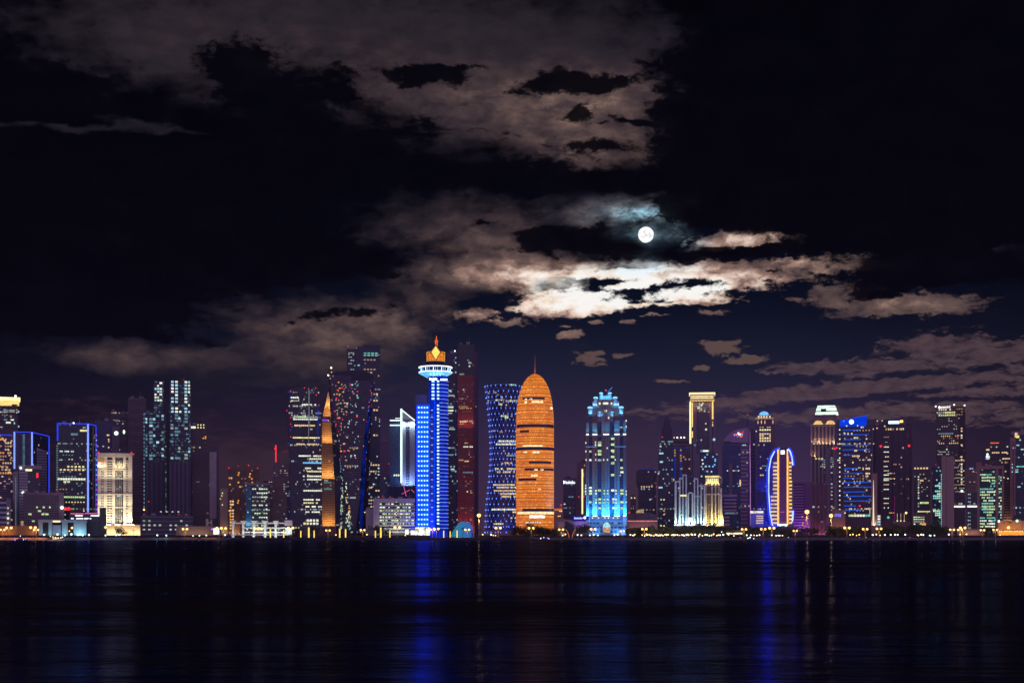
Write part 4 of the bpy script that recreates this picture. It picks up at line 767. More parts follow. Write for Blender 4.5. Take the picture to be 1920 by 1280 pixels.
b.flood(822, 760, 22, 9000, (.02, .1, 1), -12, 80); b.flood(817, 713, 22, 4500, (.25, .7, 1), -8, 70)
b.box(779, 806, 988, 1003, emit('white lobby light', (1, .98, .8), 1.3, .9, scale=.5), 'lobby', -1.5, 10); b.done()

# 25-26 dark tower and red-brown tower
b = B_('office_tower', 'dark narrow tower with patches of white lit floors, touching the blue saucer tower', 'tower', 848, 2180)
b.box(838, 858, 662, 1003, glass('near black blue glass', (.004, .012, .04), 2.4, 3.7, .14, ((.8, 1, .9), (.3, .6, 1)), .35, (.008, .014, .04), floors=.05), depth=28)
b.ball(853, 658, 1.1, BULB, 'roof_lamp')
for x0, x1, y, c in ((841, 846, 731, CYAN), (840, 852, 740, WHITED), (838, 850, 762, GREEN), (838, 850, 768, WHITE), (839, 848, 773, WHITED), (841, 849, 787, CYAND), (843, 851, 800, CYAND), (842, 853, 803, WHITED), (846, 853, 838, CYAND), (845, 852, 878, CYAN), (846, 854, 881, CYAND), (841, 850, 851, CYAND), (840, 845, 838, WHITED)): b.win(x0, x1, y, y+2.6, c, dy=-.2)
roofs(b, [(839, 857, 662)]); b.done()
b = B_('office_tower', 'towering black-topped building with a red-brown lower face of faint lit floors', 'tower', 873, 2120, 'the red-brown tower')
b.box(858, 888, 645, 703, glass('black upper glass', (.004, .006, .012), 2.6, 3.6, .06, ((.7, .9, 1), (.3, .6, .7)), .3, (.01, .012, .02), floors=0), 'upper_wall', 0, 30)
b.box(858, 890, 703, 1003, glass('red brown glass', (.05, .012, .014), 2.4, 3.6, .16, ((1, .5, .4), (1, .75, .5)), .32, (.16, .035, .03), floors=.12, fw=.26), 'wall', 0, 30)
b.slabs(858, 890, 706, 998, 4.2, plain('brick red spandrel', (.26, .055, .045), .7), proud=.5, th=.45)
b.box(888, 889.6, 645, 985, plain('dark red fin', (.08, .03, .05), .5), 'fin', -1, 20)
for x0, x1, y, c in ((878, 884, 679, WHITED), (879, 882, 685, WHITE), (876, 880, 674, CYAND), (862, 870, 700, WHITED), (868, 870.5, 729, CYAN), (860, 879, 761, WARMD), (862, 884, 764, WARMD), (862, 875, 789, WARM), (868, 887, 788, WHITED), (862, 870, 793, WARMD), (869, 887, 836, WHITE), (871, 879, 863, WARM), (868, 887, 884, CYAND), (875, 880, 920, WARM), (860, 870, 861, WARMD), (882, 886, 922, WARMD), (871, 878, 829, WARMD)):
    x = x0
    while x < x1: b.win(x, min(x+2.6, x1), y, y+2.4, c, dy=-.7); x += rng.choice([3, 3.4, 5])
b.flood(874, 1000, 30, 9000, (1, .25, .2), -14, 78); b.flood(874, 800, 28, 3500, (1, .2, .15), -10, 75); roofs(b, [(859, 887, 645)]); b.done()
b = B_('office_tower', 'faint unlit tower with one small side lamp, just left of the blue diagrid tower', 'tower', 893, 2600)
b.box(888, 897, 660, 1003, plain('unlit violet cladding', (.06, .04, .08), .6), depth=18); b.ball(892.5, 762, .9, WHITED, 'lamp'); b.done()

# blue striped shell
b = B_('shell_pavilion', 'arched shell pavilion with blue striped back and orange-lit open mouth beside the promenade', 'pavilion', 865, 1965, 'the blue striped shell pavilion')
rings = []; th_ = math.radians(32)
for j in range(17):
    t = j/16; w = 8+7*t; hh = 10+13*math.sin(min(t*1.5, 1.25)*math.pi/2)**1.0; xc = b.X(851)+t*(b.X(877)-b.X(851)); yy = 10-t*14
    rings.append([(xc-w*math.sin(th_)*math.cos(a), yy+w*math.cos(th_)*math.cos(a), hh*math.sin(a)) for a in [math.pi*k/20 for k in range(21)]])
def sheet(rings, name, mat, par, th=.3):
    m_ = MB(); k = len(rings[0]); vs = [p for r_ in rings for p in r_]; fs = [(j*k+i, j*k+i+1, (j+1)*k+i+1, (j+1)*k+i) for j in range(len(rings)-1) for i in range(k-1)]
    m_.add(vs, fs); o = m_.build(name, mat, par); md = o.modifiers.new('thickness', 'SOLIDIFY'); md.thickness = th; return o
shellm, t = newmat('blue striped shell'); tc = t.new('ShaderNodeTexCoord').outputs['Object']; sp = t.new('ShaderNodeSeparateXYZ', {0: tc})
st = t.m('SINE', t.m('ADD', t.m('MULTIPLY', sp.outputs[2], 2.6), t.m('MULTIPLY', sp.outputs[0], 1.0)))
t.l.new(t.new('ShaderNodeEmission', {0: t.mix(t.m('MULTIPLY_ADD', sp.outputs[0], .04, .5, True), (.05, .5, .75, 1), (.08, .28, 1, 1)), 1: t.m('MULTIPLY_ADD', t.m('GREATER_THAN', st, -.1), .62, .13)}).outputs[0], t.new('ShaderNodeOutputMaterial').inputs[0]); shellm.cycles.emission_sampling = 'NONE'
sheet(rings, 'striped_shell', shellm, b.root)
b.root.name = 'shell_pavilion'
arch = rings[-1]
MB().path([(x+.3, y-.5, z) for x, y, z in arch[:9]], .6).build('orange_arch_edge', emit('copper arch light', (1, .33, .08), .8, .1), b.root)
mo_ = [(x-.8, y+.6, z*.94) for x, y, z in arch]; k = len(mo_); MB().loft([mo_, [(x-1.2, y+1, z) for x, y, z in mo_]]).build('interior', plain('dark shell interior', (.06, .03, .02), .6), b.root)
b.flood(880, 998, 8, 900, (1, .45, .15), -10, 60); b.done()

# 27 diagrid tower
b = B_('diagrid_tower', 'hourglass tower netted in blue-lit diagonal lattice with warm office floors', 'tower', 944, 2080, 'the blue diagrid tower')
gd = glass('diagrid tower glass', (.01, .012, .035), 2.7, 3.7, .05, ((1, .8, .5), (.85, .95, .7)), .5, (.01, .01, .05), floors=.04)
def rad(py):
    u = (py-722)/(985-722); w = 30+ (1-min(u/.55, 1))**1.6*4.5 - 6.5*math.sin(min(u*1.15, 1)*math.pi)**1 * .9 + max(0, u-.55)*9
    return w*b.D/F*1.0
cy = 24.0; cxd = b.X(944)
ys = fr(722, 1003, 9.37)
MB().lathe(cxd, cy, [(rad(y)-.5, b.Z(y)) for y in ys[::-1]], 40).build('glass_wall', gd, b.root, True)
dm = MB(); N = 22; lv = fr(722, 1000, 10.6); nodes = []
def pt(i, y, off=0.35): a = 2*math.pi*i/N; r_ = rad(y)+off; return (cxd+r_*math.cos(a), cy+r_*math.sin(a), b.Z(y))
for li in range(len(lv)-1):
    for i in range(N):
        h = .5*(li % 2)
        dm.tube(pt(i+h, lv[li]), pt(i+h+.5, lv[li+1]), .3); dm.tube(pt(i+h, lv[li]), pt(i+h-.5, lv[li+1]), .3)
dm.build('lattice', emit('dim blue lattice light', (.10, .12, .75), .34, .4), b.root)
NODE = emit('blue node light', (.14, .26, 1), 1.7, .3)
for li, y in enumerate(lv):
    for i in range(N):
        a = 2*math.pi*(i+.5*(li % 2))/N
        if math.sin(a) < .1:
            p = pt(i+.5*(li % 2), y, 1.0); kk = MB().lathe(p[0], p[1], [(.1, p[2]-1.1), (.85, p[2]), (.1, p[2]+1.1)], 6); b.n['nd'] = b.n.get('nd', 0)+1
            if b.n['nd'] <= 98: kk.build('node_light', NODE, b.root)
            else: b.extra = getattr(b, 'extra', {}); b.extra.setdefault(('node_lights', NODE), MB()).lathe(p[0], p[1], [(.1, p[2]-1.1), (.85, p[2]), (.1, p[2]+1.1)], 6)
MB().lathe(cxd, cy, [(rad(722)-.8, b.Z(722)), (rad(722)-.8, b.Z(719.5))], 40).build('crown_ring', plain('teal crown', (.03, .12, .14), .4), b.root)
for x in fr(936, 968, 3.6): b.win(x, x+2.6, 720, 722.6, rng.choice([CYAN, WHITE, TEAL]), 'crown_window', -.6)
def band(x0, x1, y, p, mts, h=3.0, w=3.2):
    x = x0
    while x < x1:
        if rng.random() < p:
            xm = b.X(x+w/2)-cxd; r_ = rad(y)-.2; d = cy-math.sqrt(max(r_*r_-xm*xm, 1)); b.win(x, x+w, y, y+h, rng.choice(mts), dy=d, proud=.5)
        x += w+.5
for a_ in ((948, 967, 750, .9, [WARM, WHITED]), (928, 966, 778, .3, [GREEN, WHITED]), (935, 967, 825, .8, [WHITE, YELL]), (930, 967, 831, .9, [YELL, WHITE]), (950, 967, 852, .8, [WHITED]), (928, 967, 877, .7, [YELL, WARM]), (932, 967, 883, .5, [WARM]), (925, 967, 907, .85, [YELL, WARM]), (932, 967, 912, .9, [YELL, WARM, WHITE]), (926, 967, 918, .8, [WARM]), (938, 967, 924, .9, [YELL, WARM]), (940, 967, 929, .8, [WARM, YELL]), (922, 967, 953, .9, [WARM, WHITE]), (950, 967, 958, .6, [WARM]), (950, 967, 969, .6, [WARM]), (922, 944, 980, .8, [WARM, YELL]), (935, 940, 756, 1, [WARM]), (946, 953, 781, 1, [GREEN]), (936, 942, 808, 1, [WARMD]), (946, 966, 866, .5, [WARM])): band(*a_)
b.flood(944, 1000, 40, 12000, (.05, .08, 1), -12, 75); b.done()

# 28 orange bullet tower
b = B_('bullet_tower', 'glowing orange bullet-shaped tower with a thin spire and dark belt floors', 'tower', 1003, 1960, 'the orange bullet tower')
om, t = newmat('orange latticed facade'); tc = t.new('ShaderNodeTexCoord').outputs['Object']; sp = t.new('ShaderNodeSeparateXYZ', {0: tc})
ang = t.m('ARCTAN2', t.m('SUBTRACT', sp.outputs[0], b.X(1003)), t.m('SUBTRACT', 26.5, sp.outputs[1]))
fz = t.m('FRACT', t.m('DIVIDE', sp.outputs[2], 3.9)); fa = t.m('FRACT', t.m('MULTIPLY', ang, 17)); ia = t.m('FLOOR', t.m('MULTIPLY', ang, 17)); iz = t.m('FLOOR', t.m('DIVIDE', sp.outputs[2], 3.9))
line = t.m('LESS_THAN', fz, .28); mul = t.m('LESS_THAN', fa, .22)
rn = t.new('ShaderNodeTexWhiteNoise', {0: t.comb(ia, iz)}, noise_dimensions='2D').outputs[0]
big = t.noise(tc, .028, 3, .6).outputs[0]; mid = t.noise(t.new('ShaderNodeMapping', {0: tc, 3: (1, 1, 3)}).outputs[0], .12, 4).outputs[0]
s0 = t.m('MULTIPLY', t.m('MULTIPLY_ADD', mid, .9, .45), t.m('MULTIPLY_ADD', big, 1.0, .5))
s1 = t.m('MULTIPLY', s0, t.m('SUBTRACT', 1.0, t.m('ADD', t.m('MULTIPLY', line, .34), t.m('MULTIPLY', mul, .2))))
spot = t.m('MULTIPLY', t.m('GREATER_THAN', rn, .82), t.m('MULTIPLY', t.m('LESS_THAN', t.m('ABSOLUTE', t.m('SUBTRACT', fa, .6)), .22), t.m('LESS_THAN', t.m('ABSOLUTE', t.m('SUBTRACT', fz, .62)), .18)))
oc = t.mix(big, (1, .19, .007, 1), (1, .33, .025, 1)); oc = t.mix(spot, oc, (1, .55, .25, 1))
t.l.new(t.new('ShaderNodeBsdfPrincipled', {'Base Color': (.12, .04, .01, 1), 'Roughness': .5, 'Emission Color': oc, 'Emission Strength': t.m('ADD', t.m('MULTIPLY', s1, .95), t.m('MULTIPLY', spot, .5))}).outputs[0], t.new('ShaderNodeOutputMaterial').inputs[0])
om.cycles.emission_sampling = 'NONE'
cxo, cyo = b.X(1003), 26.5; sc_ = b.D/F
def ro(py):
    if py > 800: return 36*sc_*(1-.0002*(py-800)*0)
    t_ = (800-py)/(800-697); return 36*sc_*max(1-t_**2.6, 0)**.5*(1-.03*t_)
ys = [697.2, 697.8, 699, 701, 704, 708, 713, 719, 726, 735, 745, 757, 770, 785, 800, 830, 870, 910, 950, 990, 1003]
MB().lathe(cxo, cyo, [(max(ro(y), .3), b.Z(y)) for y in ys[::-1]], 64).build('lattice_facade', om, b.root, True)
mm = MB()
for y in fr(703, 985, 8.2):
    r_ = ro(y)+.35; mm.loft([[(cxo+q*math.cos(a), cyo+q*math.sin(a), b.Z(y)+dz) for q, dz in ((r_-.6, 0), (r_, 0), (r_, .5), (r_-.6, .5))] for a in [math.pi+math.pi*k/32 for k in range(33)]])
mm.build('floor_rings', plain('orange brown floor ring', (.3, .12, .05), .5), b.root)
belt = plain('dark belt glass', (.02, .025, .06), .2)
def arcband(x0, x1, y, h, mat, name, off=.5):
    a0 = math.asin(max(-1, min(1, (b.X(x0)-cxo)/ro(y)))); a1 = math.asin(max(-1, min(1, (b.X(x1)-cxo)/ro(y)))); k = max(2, int((a1-a0)/.1)+1)
    ring = []
    for i in range(k+1):
        a = a0+(a1-a0)*i/k; ring.append([(cxo+q*math.sin(a), cyo-q*math.cos(a), z) for q, z in ((ro(y)-.4, b.Z(y+h)), (ro(y)+off, b.Z(y+h)), (ro(y)+off, b.Z(y)), (ro(y)-.4, b.Z(y)))])
    return MB().loft(ring).build(name, mat, b.root)
for x0, x1, y, h in ((980, 1021, 744, 6.5), (968.5, 1038, 794.5, 5.5), (967.6, 1038.4, 837.5, 5.5), (992, 1033, 864, 4.5), (984, 1038, 877, 4.5), (972, 1006, 896, 4.5), (980, 1038.3, 953, 5), (975, 992, 806, 4)): arcband(x0, x1, y, h, belt, 'belt_floor', .45)
YW = emit('belt window light', (1, .85, .5), 1.2, .6, scale=.5)
for x0, x1, y, h in ((984, 988, 746, 2.4), (993, 998, 746, 2.4), (984, 988, 751.5, 3.4), (997, 1018, 751, 3.6), (980, 1018, 834, 2.5), (982, 988, 846, 2), (999, 1011, 845.5, 3.4), (996, 1008, 890, 2.6), (1002, 1008, 879, 2.4), (1013, 1019, 879, 2), (971, 1038, 959, 4), (1009, 1014, 916, 2)): arcband(x0, x1, y, h, YW, 'belt_window', .7)
arcband(993, 1021, 965.5, 5, emit('white lobby sign', (.9, 1, .95), 1.8, .6, scale=.35), 'white_sign', .9)
arcband(986, 1014, 978, 2.4, emit('lobby light', (1, .85, .7), .8, .9, scale=.5), 'lobby_window', .6)
MB().lathe(cxo, cyo, [(1.4, b.Z(698)), (1.0, b.Z(688)), (.9, b.Z(675)), (.25, b.Z(659))], 6).build('spire', plain('dark red spire', (.3, .12, .12), .5), b.root)
b.ball(1034, 765, 1.3, BULB, 'wall_lamp', 14); b.flood(1003, 695, 8, 800, (1, .4, .2), 20, 80); b.done()

# 29 small buildings between orange and cyan towers
b = B_('office_block', 'small orange-terraced block at the right foot of the orange bullet tower', 'office block', 1047, 2000)
b.box(1039, 1054, 957, 1003, plain('dim brown block', (.16, .1, .1), .7), depth=16); b.box(1039, 1054, 953, 957, emit('orange terrace light', (1, .28, .1), .6), 'terrace', -1, 12); b.box(1049, 1054, 947, 953, plain('roof hut', (.3, .15, .1), .6), 'roof_hut', -.5, 6); b.ball(1052, 946, 1.1, RED, 'roof_beacon')
for x, y in ((1050, 958), (1053, 958), (1047, 967), (1050, 967)): b.ball(x, y, .6, OBULB, 'wall_lamp')
b.flood(1047, 1001, 12, 700, (1, .5, .4), -6, 60); b.done()
b = B_('office_tower', 'dim navy office with a glowing white roof sign, between orange and cyan towers', 'tower', 1068, 2300)
b.box(1056, 1082, 896, 1003, glass('dim navy striped glass', (.02, .02, .06), 3, 3.8, .02, ((.4, .8, 1), (.8, .9, .8)), .4, (.05, .045, .1)), depth=26); b.slabs(1056, 1082, 916, 1000, 6, plain('slate violet spandrel', (.08, .07, .13), .5), proud=.4, th=.3)
b.rows(1066, 1078, [930], 2, 4, 1, .8, [CYAND], dy=-.5); b.rows(1057, 1063, [943.5], 2, 3, .2, 1, [WHITE], dy=-.5)
def sign(b, x0, x1, y0, y1, txt, mat, name, dy=-1.2, font_scale=1.0):
    cu = bpy.data.curves.new(name, 'FONT'); cu.body = txt; cu.extrude = .15; cu.align_x = 'LEFT'; cu.fill_mode = 'BOTH'
    tmp = bpy.data.objects.new(name+'_tmp', cu); C.objects.link(tmp); bpy.context.view_layer.update()
    me = bpy.data.meshes.new_from_object(tmp); bpy.data.objects.remove(tmp)
    xs = [v.co.x for v in me.vertices]; ys_ = [v.co.y for v in me.vertices]; w, h = max(xs)-min(xs), max(ys_)-min(ys_)
    W_, H_ = b.X(x1)-b.X(x0), b.Z(y0)-b.Z(y1)
    for v in me.vertices: v.co = Vector(((v.co.x-min(xs))/w*W_, v.co.z, (v.co.y-min(ys_))/h*H_))
    me.materials.clear(); me.materials.append(mat); me.name = name
    o = bpy.data.objects.new(name, me); C.objects.link(o); o.parent = b.root; o.location = (b.X(x0), dy, b.Z(y1)); return o
SIGNW = emit('white sign lettering', (.9, .97, 1), 2.4, .05)
sign(b, 1060.5, 1078, 900.5, 906.5, 'bubobu', SIGNW, 'roof_sign'); b.shape([(1056.5, 900), (1060, 903.5), (1056.5, 907)], SIGNW, 'sign_emblem', -1.3, .3)
b.box(1081, 1083, 888, 1003, MAUVE, 'corner_fin', -.5, 10); b.ball(1085, 890, 1.0, BULB, 'lamp'); roofs(b, [(1057, 1081, 896)]); b.done()
b = B_('office_tower', 'narrow mauve tower with one tall yellow light strip, left of the cyan turreted tower', 'tower', 1091, 2200)
b.box(1082, 1098, 866, 1003, plain('mauve rendered wall', (.16, .1, .13), .7), depth=20); b.box(1090, 1098, 862, 880, DARK, 'roof_box', 1, 10); b.win(1090.6, 1093.2, 879, 963, emit('pale yellow strip light', (1, .9, .4), 1.5, .05), 'vertical_strip', -.5)
for x, y in ((1094, 888), (1094, 892), (1096, 872), (1095, 921)): b.ball(x, y, .7, YELL, 'lamp')
b.ball(1085.5, 931, 1, RED, 'beacon'); b.ball(1094.5, 931, 1, RED, 'beacon'); b.slabs(1083, 1090, 890, 960, 4, DARK, proud=.3); b.done()
b = B_('low_hall', 'low pale hall with a sloping roof and a glowing blue lettered sign', 'hall', 1075, 1975)
b.shape([(1040, 974), (1056, 972), (1075, 976), (1104, 977), (1104, 1003), (1040, 1003)], plain('pale hall wall', (.3, .24, .27), .7), 'wall', 0, 16)
b.shape([(1060, 976), (1076, 983), (1076, 1003), (1060, 1003)], NAVY, 'glass_wedge', -.6, 1); b.box(1074, 1104, 967, 975, emit('deep blue sign board', (.02, .01, .35), .9, .2), 'sign_board', -.5, 4)
sign(b, 1077, 1092.5, 968.5, 972.5, 'boomdoo', emit('ice blue lettering', (.45, .6, 1), 2.6, .05), 'blue_sign', -1.0); b.ball(1096.5, 970, 1.8, CBULB, 'sign_lamp', -1); b.flood(1090, 985, 20, 1500, (.3, .2, 1), -7, 10); b.done()
# 30 cyan turreted tower
ICE2 = emit('cyan turret light', (.2, .7, 1), 1.6, .1)
b = B_('turreted_tower', 'pinkish stone tower floodlit cyan, its stepped crown ringed with small lit turrets', 'tower', 1137, 2000, 'the cyan turreted tower')
rose = plain('rose stone cladding', (.24, .12, .11), .75); roseb = plain('rose grey stone cladding', (.19, .15, .18), .75)
navyg = glass('turret tower glass', (.008, .018, .06), 2.4, 3.6, .02, ((.9, 1, .6), (.9, 1, .8)), .5, (.015, .025, .06), floors=0)
b.box(1100, 1175, 800, 1003, navyg, 'recess_glass', 3, 34)
cols = ((1099, 1104.5, 792, 975), (1110.5, 1120, 792, 965), (1128, 1134, 765, 965), (1134.6, 1143, 790, 965), (1152, 1162, 788, 965), (1169, 1174.5, 788, 975))
for i, (x0, x1, y0, y1) in enumerate(cols): b.box(x0, x1, y0, y1, rose if i < 3 else roseb, 'pier', 0, 36)
for x0, x1, y0, y1 in ((1104.5, 1110.5, 780, 803), (1162, 1169, 780, 800), (1120, 1128, 772, 800), (1143, 1152, 778, 800)): b.box(x0, x1, y0, y1, navyg, 'recess_glass', 2, 30)
mm = MB()
for x in (1117, 1131, 1138.5, 1155.5, 1102, 1172):
    for y in fr(820, 955, 5.6): mm.box(b.X(x-.8), b.X(x+.8), -.12, .4, b.Z(y+2.6), b.Z(y))
mm.build('small_windows', NAVY, b.root)
# crown
b.box(1104, 1170, 762, 792, rose, 'crown_shoulder', 4, 28); b.box(1111, 1161, 752, 764, plain('blue grey crown stone', (.3, .34, .42), .7), 'crown_step', 5, 26); b.box(1120, 1150, 748, 790, rose, 'crown_front', 1, 30); b.box(1124, 1147, 741, 749, plain('blue grey crown stone', (.3, .34, .42), .7), 'crown_top', 3, 24)
cw = plain('pale turret stone', (.5, .55, .6), .6)
for px, y0, y1, w in ((1127, 734, 745, 3.3), (1143.5, 734, 745, 3.3), (1117, 742, 753, 4), (1153.5, 742, 753, 4), (1106.5, 760, 775, 4.6), (1164.5, 760, 775, 4.4), (1124.5, 770, 780, 3), (1147.5, 770, 780, 3)):
    r_ = w*b.D/F; zt, zb = b.Z(y0), b.Z(y1); x = b.X(px)
    tr = MB().lathe(x, 3, [(r_*.9, zb), (r_*.9, zt-r_*.9), (r_*1.05, zt-r_*.8), (r_*.8, zt-r_*.3), (r_*.1, zt)], 12).build('turret', cw, b.root)
    MB().lathe(x, 3, [(r_*1.08, zt-r_*1.0), (r_*1.08, zt-r_*.55), (r_*.7, zt-r_*.3)], 12).build('turret_light', ICE2, tr)
for x0, x1, y in ((1112, 1119, 756), (1151, 1159, 756)):
    for x in fr(x0, x1, 2.6): b.win(x, x+1.2, y, y+4, BLOB, 'colonnade_light', 4.8)
for px, y, w, pw in ((1135.5, 749, 22, 4200), (1125, 780, 7, 1500), (1147.5, 780, 7, 1500), (1107, 777, 9, 1500), (1165, 777, 9, 1500), (1116, 764, 9, 1500), (1155, 764, 9, 1500)): b.flood(px, y, w, pw, (.08, .5, 1), -2, 72, 1)
b.box(1098, 1176, 815, 817, roseb, 'ledge', -1.2, 4); b.box(1098, 1120, 836.6, 837.6, emit('blue ledge line', (.12, .4, 1), .8), 'ledge_line', -.5, 1); b.box(1152, 1174, 836.6, 837.6, emit('blue ledge line', (.12, .4, 1), .8), 'ledge_line', -.5, 1)
CY = (.02, .5, 1)
for x0, x1, pw in ((1099, 1104, 8000), (1111, 1120, 15000), (1131, 1142, 7000), (1152, 1162, 17000), (1168, 1174, 10000)): b.flood((x0+x1)/2, 815, x1-x0, pw, CY, -2.2, 80, 1); b.box(x0, x1, 813, 815, ICE, 'ledge_lamp', -2.0, .8)
for x0, x1 in ((1099, 1104), (1111, 1120), (1129, 1143), (1152, 1162), (1168, 1174)): b.flood((x0+x1)/2, 967, x1-x0+3, 34000, CY, -6, 84, 1.5); b.box(x0, x1, 966, 967.6, ICE, 'base_lamp', -2.6, .8)
b.flood(1137, 972, 70, 70000, (.0, .36, 1), -26, 70, 3); b.flood(1137, 800, 60, 1500, (.0, .35, 1), -16, 80, 2)
ph = 0
GW = [GREEN, WHITE, GREEN]
for x, ys_ in ((1145.5, (820, 831, 842.5, 854, 866, 888)), (1121, (827, 832, 843, 849, 860))):
    for y in ys_: b.win(x, x+6.5, y, y+4.2, GREEN if y not in (827, 860) else WHITED, dy=2.7)
for x0, x1, y in ((1119, 1129, 792), (1104, 1110, 912), (1104, 1110, 918), (1104, 1110, 923), (1104, 1109, 939), (1121, 1127, 917), (1146, 1152, 917), (1163, 1169, 917), (1163, 1169, 923), (1163, 1169, 939), (1163, 1169, 950), (1163, 1169, 883), (1122, 1127, 933.5), (1122, 1127, 940), (1122, 1127, 950), (1148, 1152, 933.5), (1148, 1152, 939), (1148, 1152, 950), (1105, 1109, 844), (1105, 1109, 860), (1163, 1167, 787), (1163, 1167, 798), (1163, 1167, 860), (1163, 1168, 875)): b.win(x0, x1, y, y+3.8, rng.choice(GW), dy=2.7)
for x in (1117.5, 1133, 1139.5, 1155):
    for y in (917.5, 923, 934, 940, 950): b.win(x-1.2, x+1.2, y, y+3.6, rng.choice(GW), 'small_lit_window', -.2)
for x, y in ((1116.5, 827), (1116.5, 832), (1117, 850), (1117, 860), (1138.5, 838), (1132, 860), (1139, 860), (1153.5, 860), (1098.5, 828), (1098.5, 844), (1174, 787), (1174, 798), (1098, 908), (1098, 913), (1098, 919), (1098, 924), (1174, 919), (1174, 925), (1174, 939), (1099, 860)): b.win(x-1, x+1, y, y+3.2, WHITE, 'small_lit_window', -.2)
for x0, x1, y in ((1130.5, 1140.5, 754), (1122.5, 1126, 754), (1145, 1148, 754), (1133, 1135, 768), (1136.5, 1138, 768), (1140, 1142.5, 781)): b.win(x0, x1, y, y+4, WHITE, 'crown_window', .8)
# podium, dome and entrance
b.box(1098, 1177, 968, 975, plain('podium stone', (.24, .16, .2), .7), 'podium_frieze', -1, 38); b.box(1101, 1174, 975, 1003, glass('podium arcade', (.01, .03, .08), 5, 6, .25, ((1, .7, .5), (.5, .8, 1)), .4, (.25, .3, .4), floors=0, fw=.3), 'podium', -2, 30)
b.box(1099, 1106, 970, 985, cw, 'podium_tower', -3, 6); b.box(1168, 1175, 970, 985, cw, 'podium_tower', -3, 6)
for x in (1111, 1122, 1134, 1141, 1150, 1158): b.win(x-1.2, x+1.2, 969, 972, WHITE, 'frieze_window', -1.3)
zz = b.Z(988); x = b.X(1137.5); MB().lathe(x, 0, [(5.6, zz-2), (5.6, zz), (5.2, zz+3), (4, zz+5.6), (2.2, zz+7.2), (.2, zz+7.8)], 16).build('entrance_dome', emit('pale cyan dome light', (.45, .9, 1), .95, .35, scale=.3), b.root)
b.box(1131, 1144, 988, 998, emit('peach entrance light', (1, .6, .42), .6, .7, scale=.4), 'entrance_hall', -7, 8)
for px, pw in ((1103, 2600), (1171, 2600), (1118, 2200), (1156, 2200)): b.flood(px, 1000, 10, pw, (.05, .45, 1), -8, 50)
b.bar([(1139.5, 734.5), (1148, 726)], .5, emit('blue crane light', (.08, .3, 1), .8), 'roof_crane_jib', 8); b.ball(1136, 731.5, 1.2, PINK, 'roof_beacon', 8); b.box(1134, 1139, 733, 741, DARK, 'roof_box', 8, 6); b.done()

# 31 curved dark glass block and mall
b = B_('office_block', 'dim violet curved glass block with pinched waist and faint blue top edge', 'office block', 1212, 2300)
b.shape([(1193, 884), (1199, 879), (1231, 880), (1232, 884), (1230, 915), (1231, 1003), (1196, 1003), (1197, 918), (1193, 905)], glass('dim violet glass block', (.022, .016, .04), 2.8, 3.6, .04, ((1, .6, .4), (.7, .8, 1)), .3, (.045, .03, .06)), depth=26)
b.bar([(1198, 878.5), (1231, 879.5)], .5, BLUED, 'roof_line'); b.bar([(1193, 885), (1193, 905), (1197, 919)], .5, MAUVE, 'edge_fin'); b.rows(1197, 1226, [911, 914, 916], 1.8, 2.4, 2.4, .5, [WARM, CYAND, WHITED], dy=-.2, seed=3)
b.ball(1219, 936, 1.2, CYAN, 'lamp'); b.ball(1222, 935, .8, WHITED, 'lamp'); b.ball(1231, 912, .8, RED, 'edge_lamp'); roofs(b, [(1199, 1229, 880)]); b.done()
b = B_('clock_building', 'small dim peaked tower with two bright lamps, beyond the long low mall', 'building', 1187, 2250)
b.box(1182, 1192, 930, 1003, plain('dim mauve tower', (.14, .09, .12), .7), depth=12); b.shape([(1182, 930), (1187, 924), (1192, 930)], MAUVE, 'roof', -.3, 12); [b.ball(x, y, 1.1, YELL, 'lamp') for x, y in ((1184, 933), (1190, 933))]
b.rows(1183, 1191, [948, 952], 1.6, 1.8, 2, .6, [WARMD]); b.done()
b = B_('shopping_mall', 'long low domed mall with a thin salmon light line along its front', 'mall', 1204, 2060, 'the low domed mall')
ml = plain('mauve mall wall', (.3, .2, .22), .7)
b.box(1176, 1233, 974, 1003, ml, depth=40); b.box(1178, 1231, 964, 974, plain('mauve upper mall wall', (.26, .18, .21), .7), 'upper_wall', 6, 30); b.shape([(1180, 964), (1192, 961), (1216, 961), (1229, 964)], ml, 'low_roof', 8, 20)
MB().lathe(b.X(1200), 18, [(6, b.Z(961)), (5, b.Z(957)), (2.5, b.Z(955)), (.2, b.Z(954))], 14).build('dome', emit('lit ochre dome', (1, .65, .3), .45), b.root); b.win(1176, 1232, 975.5, 977, emit('salmon line light', (1, .28, .22), .9), 'light_line', -.4)
for x in (1191, 1215): b.box(x, x+.8, 961, 974, DARK, 'joint', 5.5, 1)
b.win(1177, 1182, 959.5, 961.5, emit('dim red sign', (1, .1, .06), .6), 'red_sign', 5); b.flood(1204, 1001, 50, 3500, (1, .5, .45), -12, 50); b.done()

# 32 twin-spired tower
b = B_('spire_tower', 'slim dark tower ending in two curved horn spires with ice-blue lit corners', 'tower', 1246, 2150, 'the horn-spired tower')
hg = glass('horn tower glass', (.012, .016, .035), 2.2, 3.5, .12, ((.4, .8, 1), (1, .8, .5)), .35, (.03, .025, .05))
b.shape([(1238, 826), (1262, 826), (1263, 1003), (1233, 1003), (1234, 860)], hg, depth=24)
b.shape([(1241, 802), (1260, 802), (1261, 826), (1239, 826)], plain('violet dark cladding', (.06, .04, .08), .5), 'upper_wall', 3, 16)
b.shape([(1243, 802), (1244, 790), (1247.5, 778), (1249, 790), (1250, 802)], plain('violet dark cladding', (.06, .04, .08), .5), 'horn', 4, 8); b.shape([(1251, 802), (1250.5, 790), (1250, 777), (1255, 789), (1258, 802)], plain('violet dark cladding', (.06, .04, .08), .5), 'horn', 6, 8)
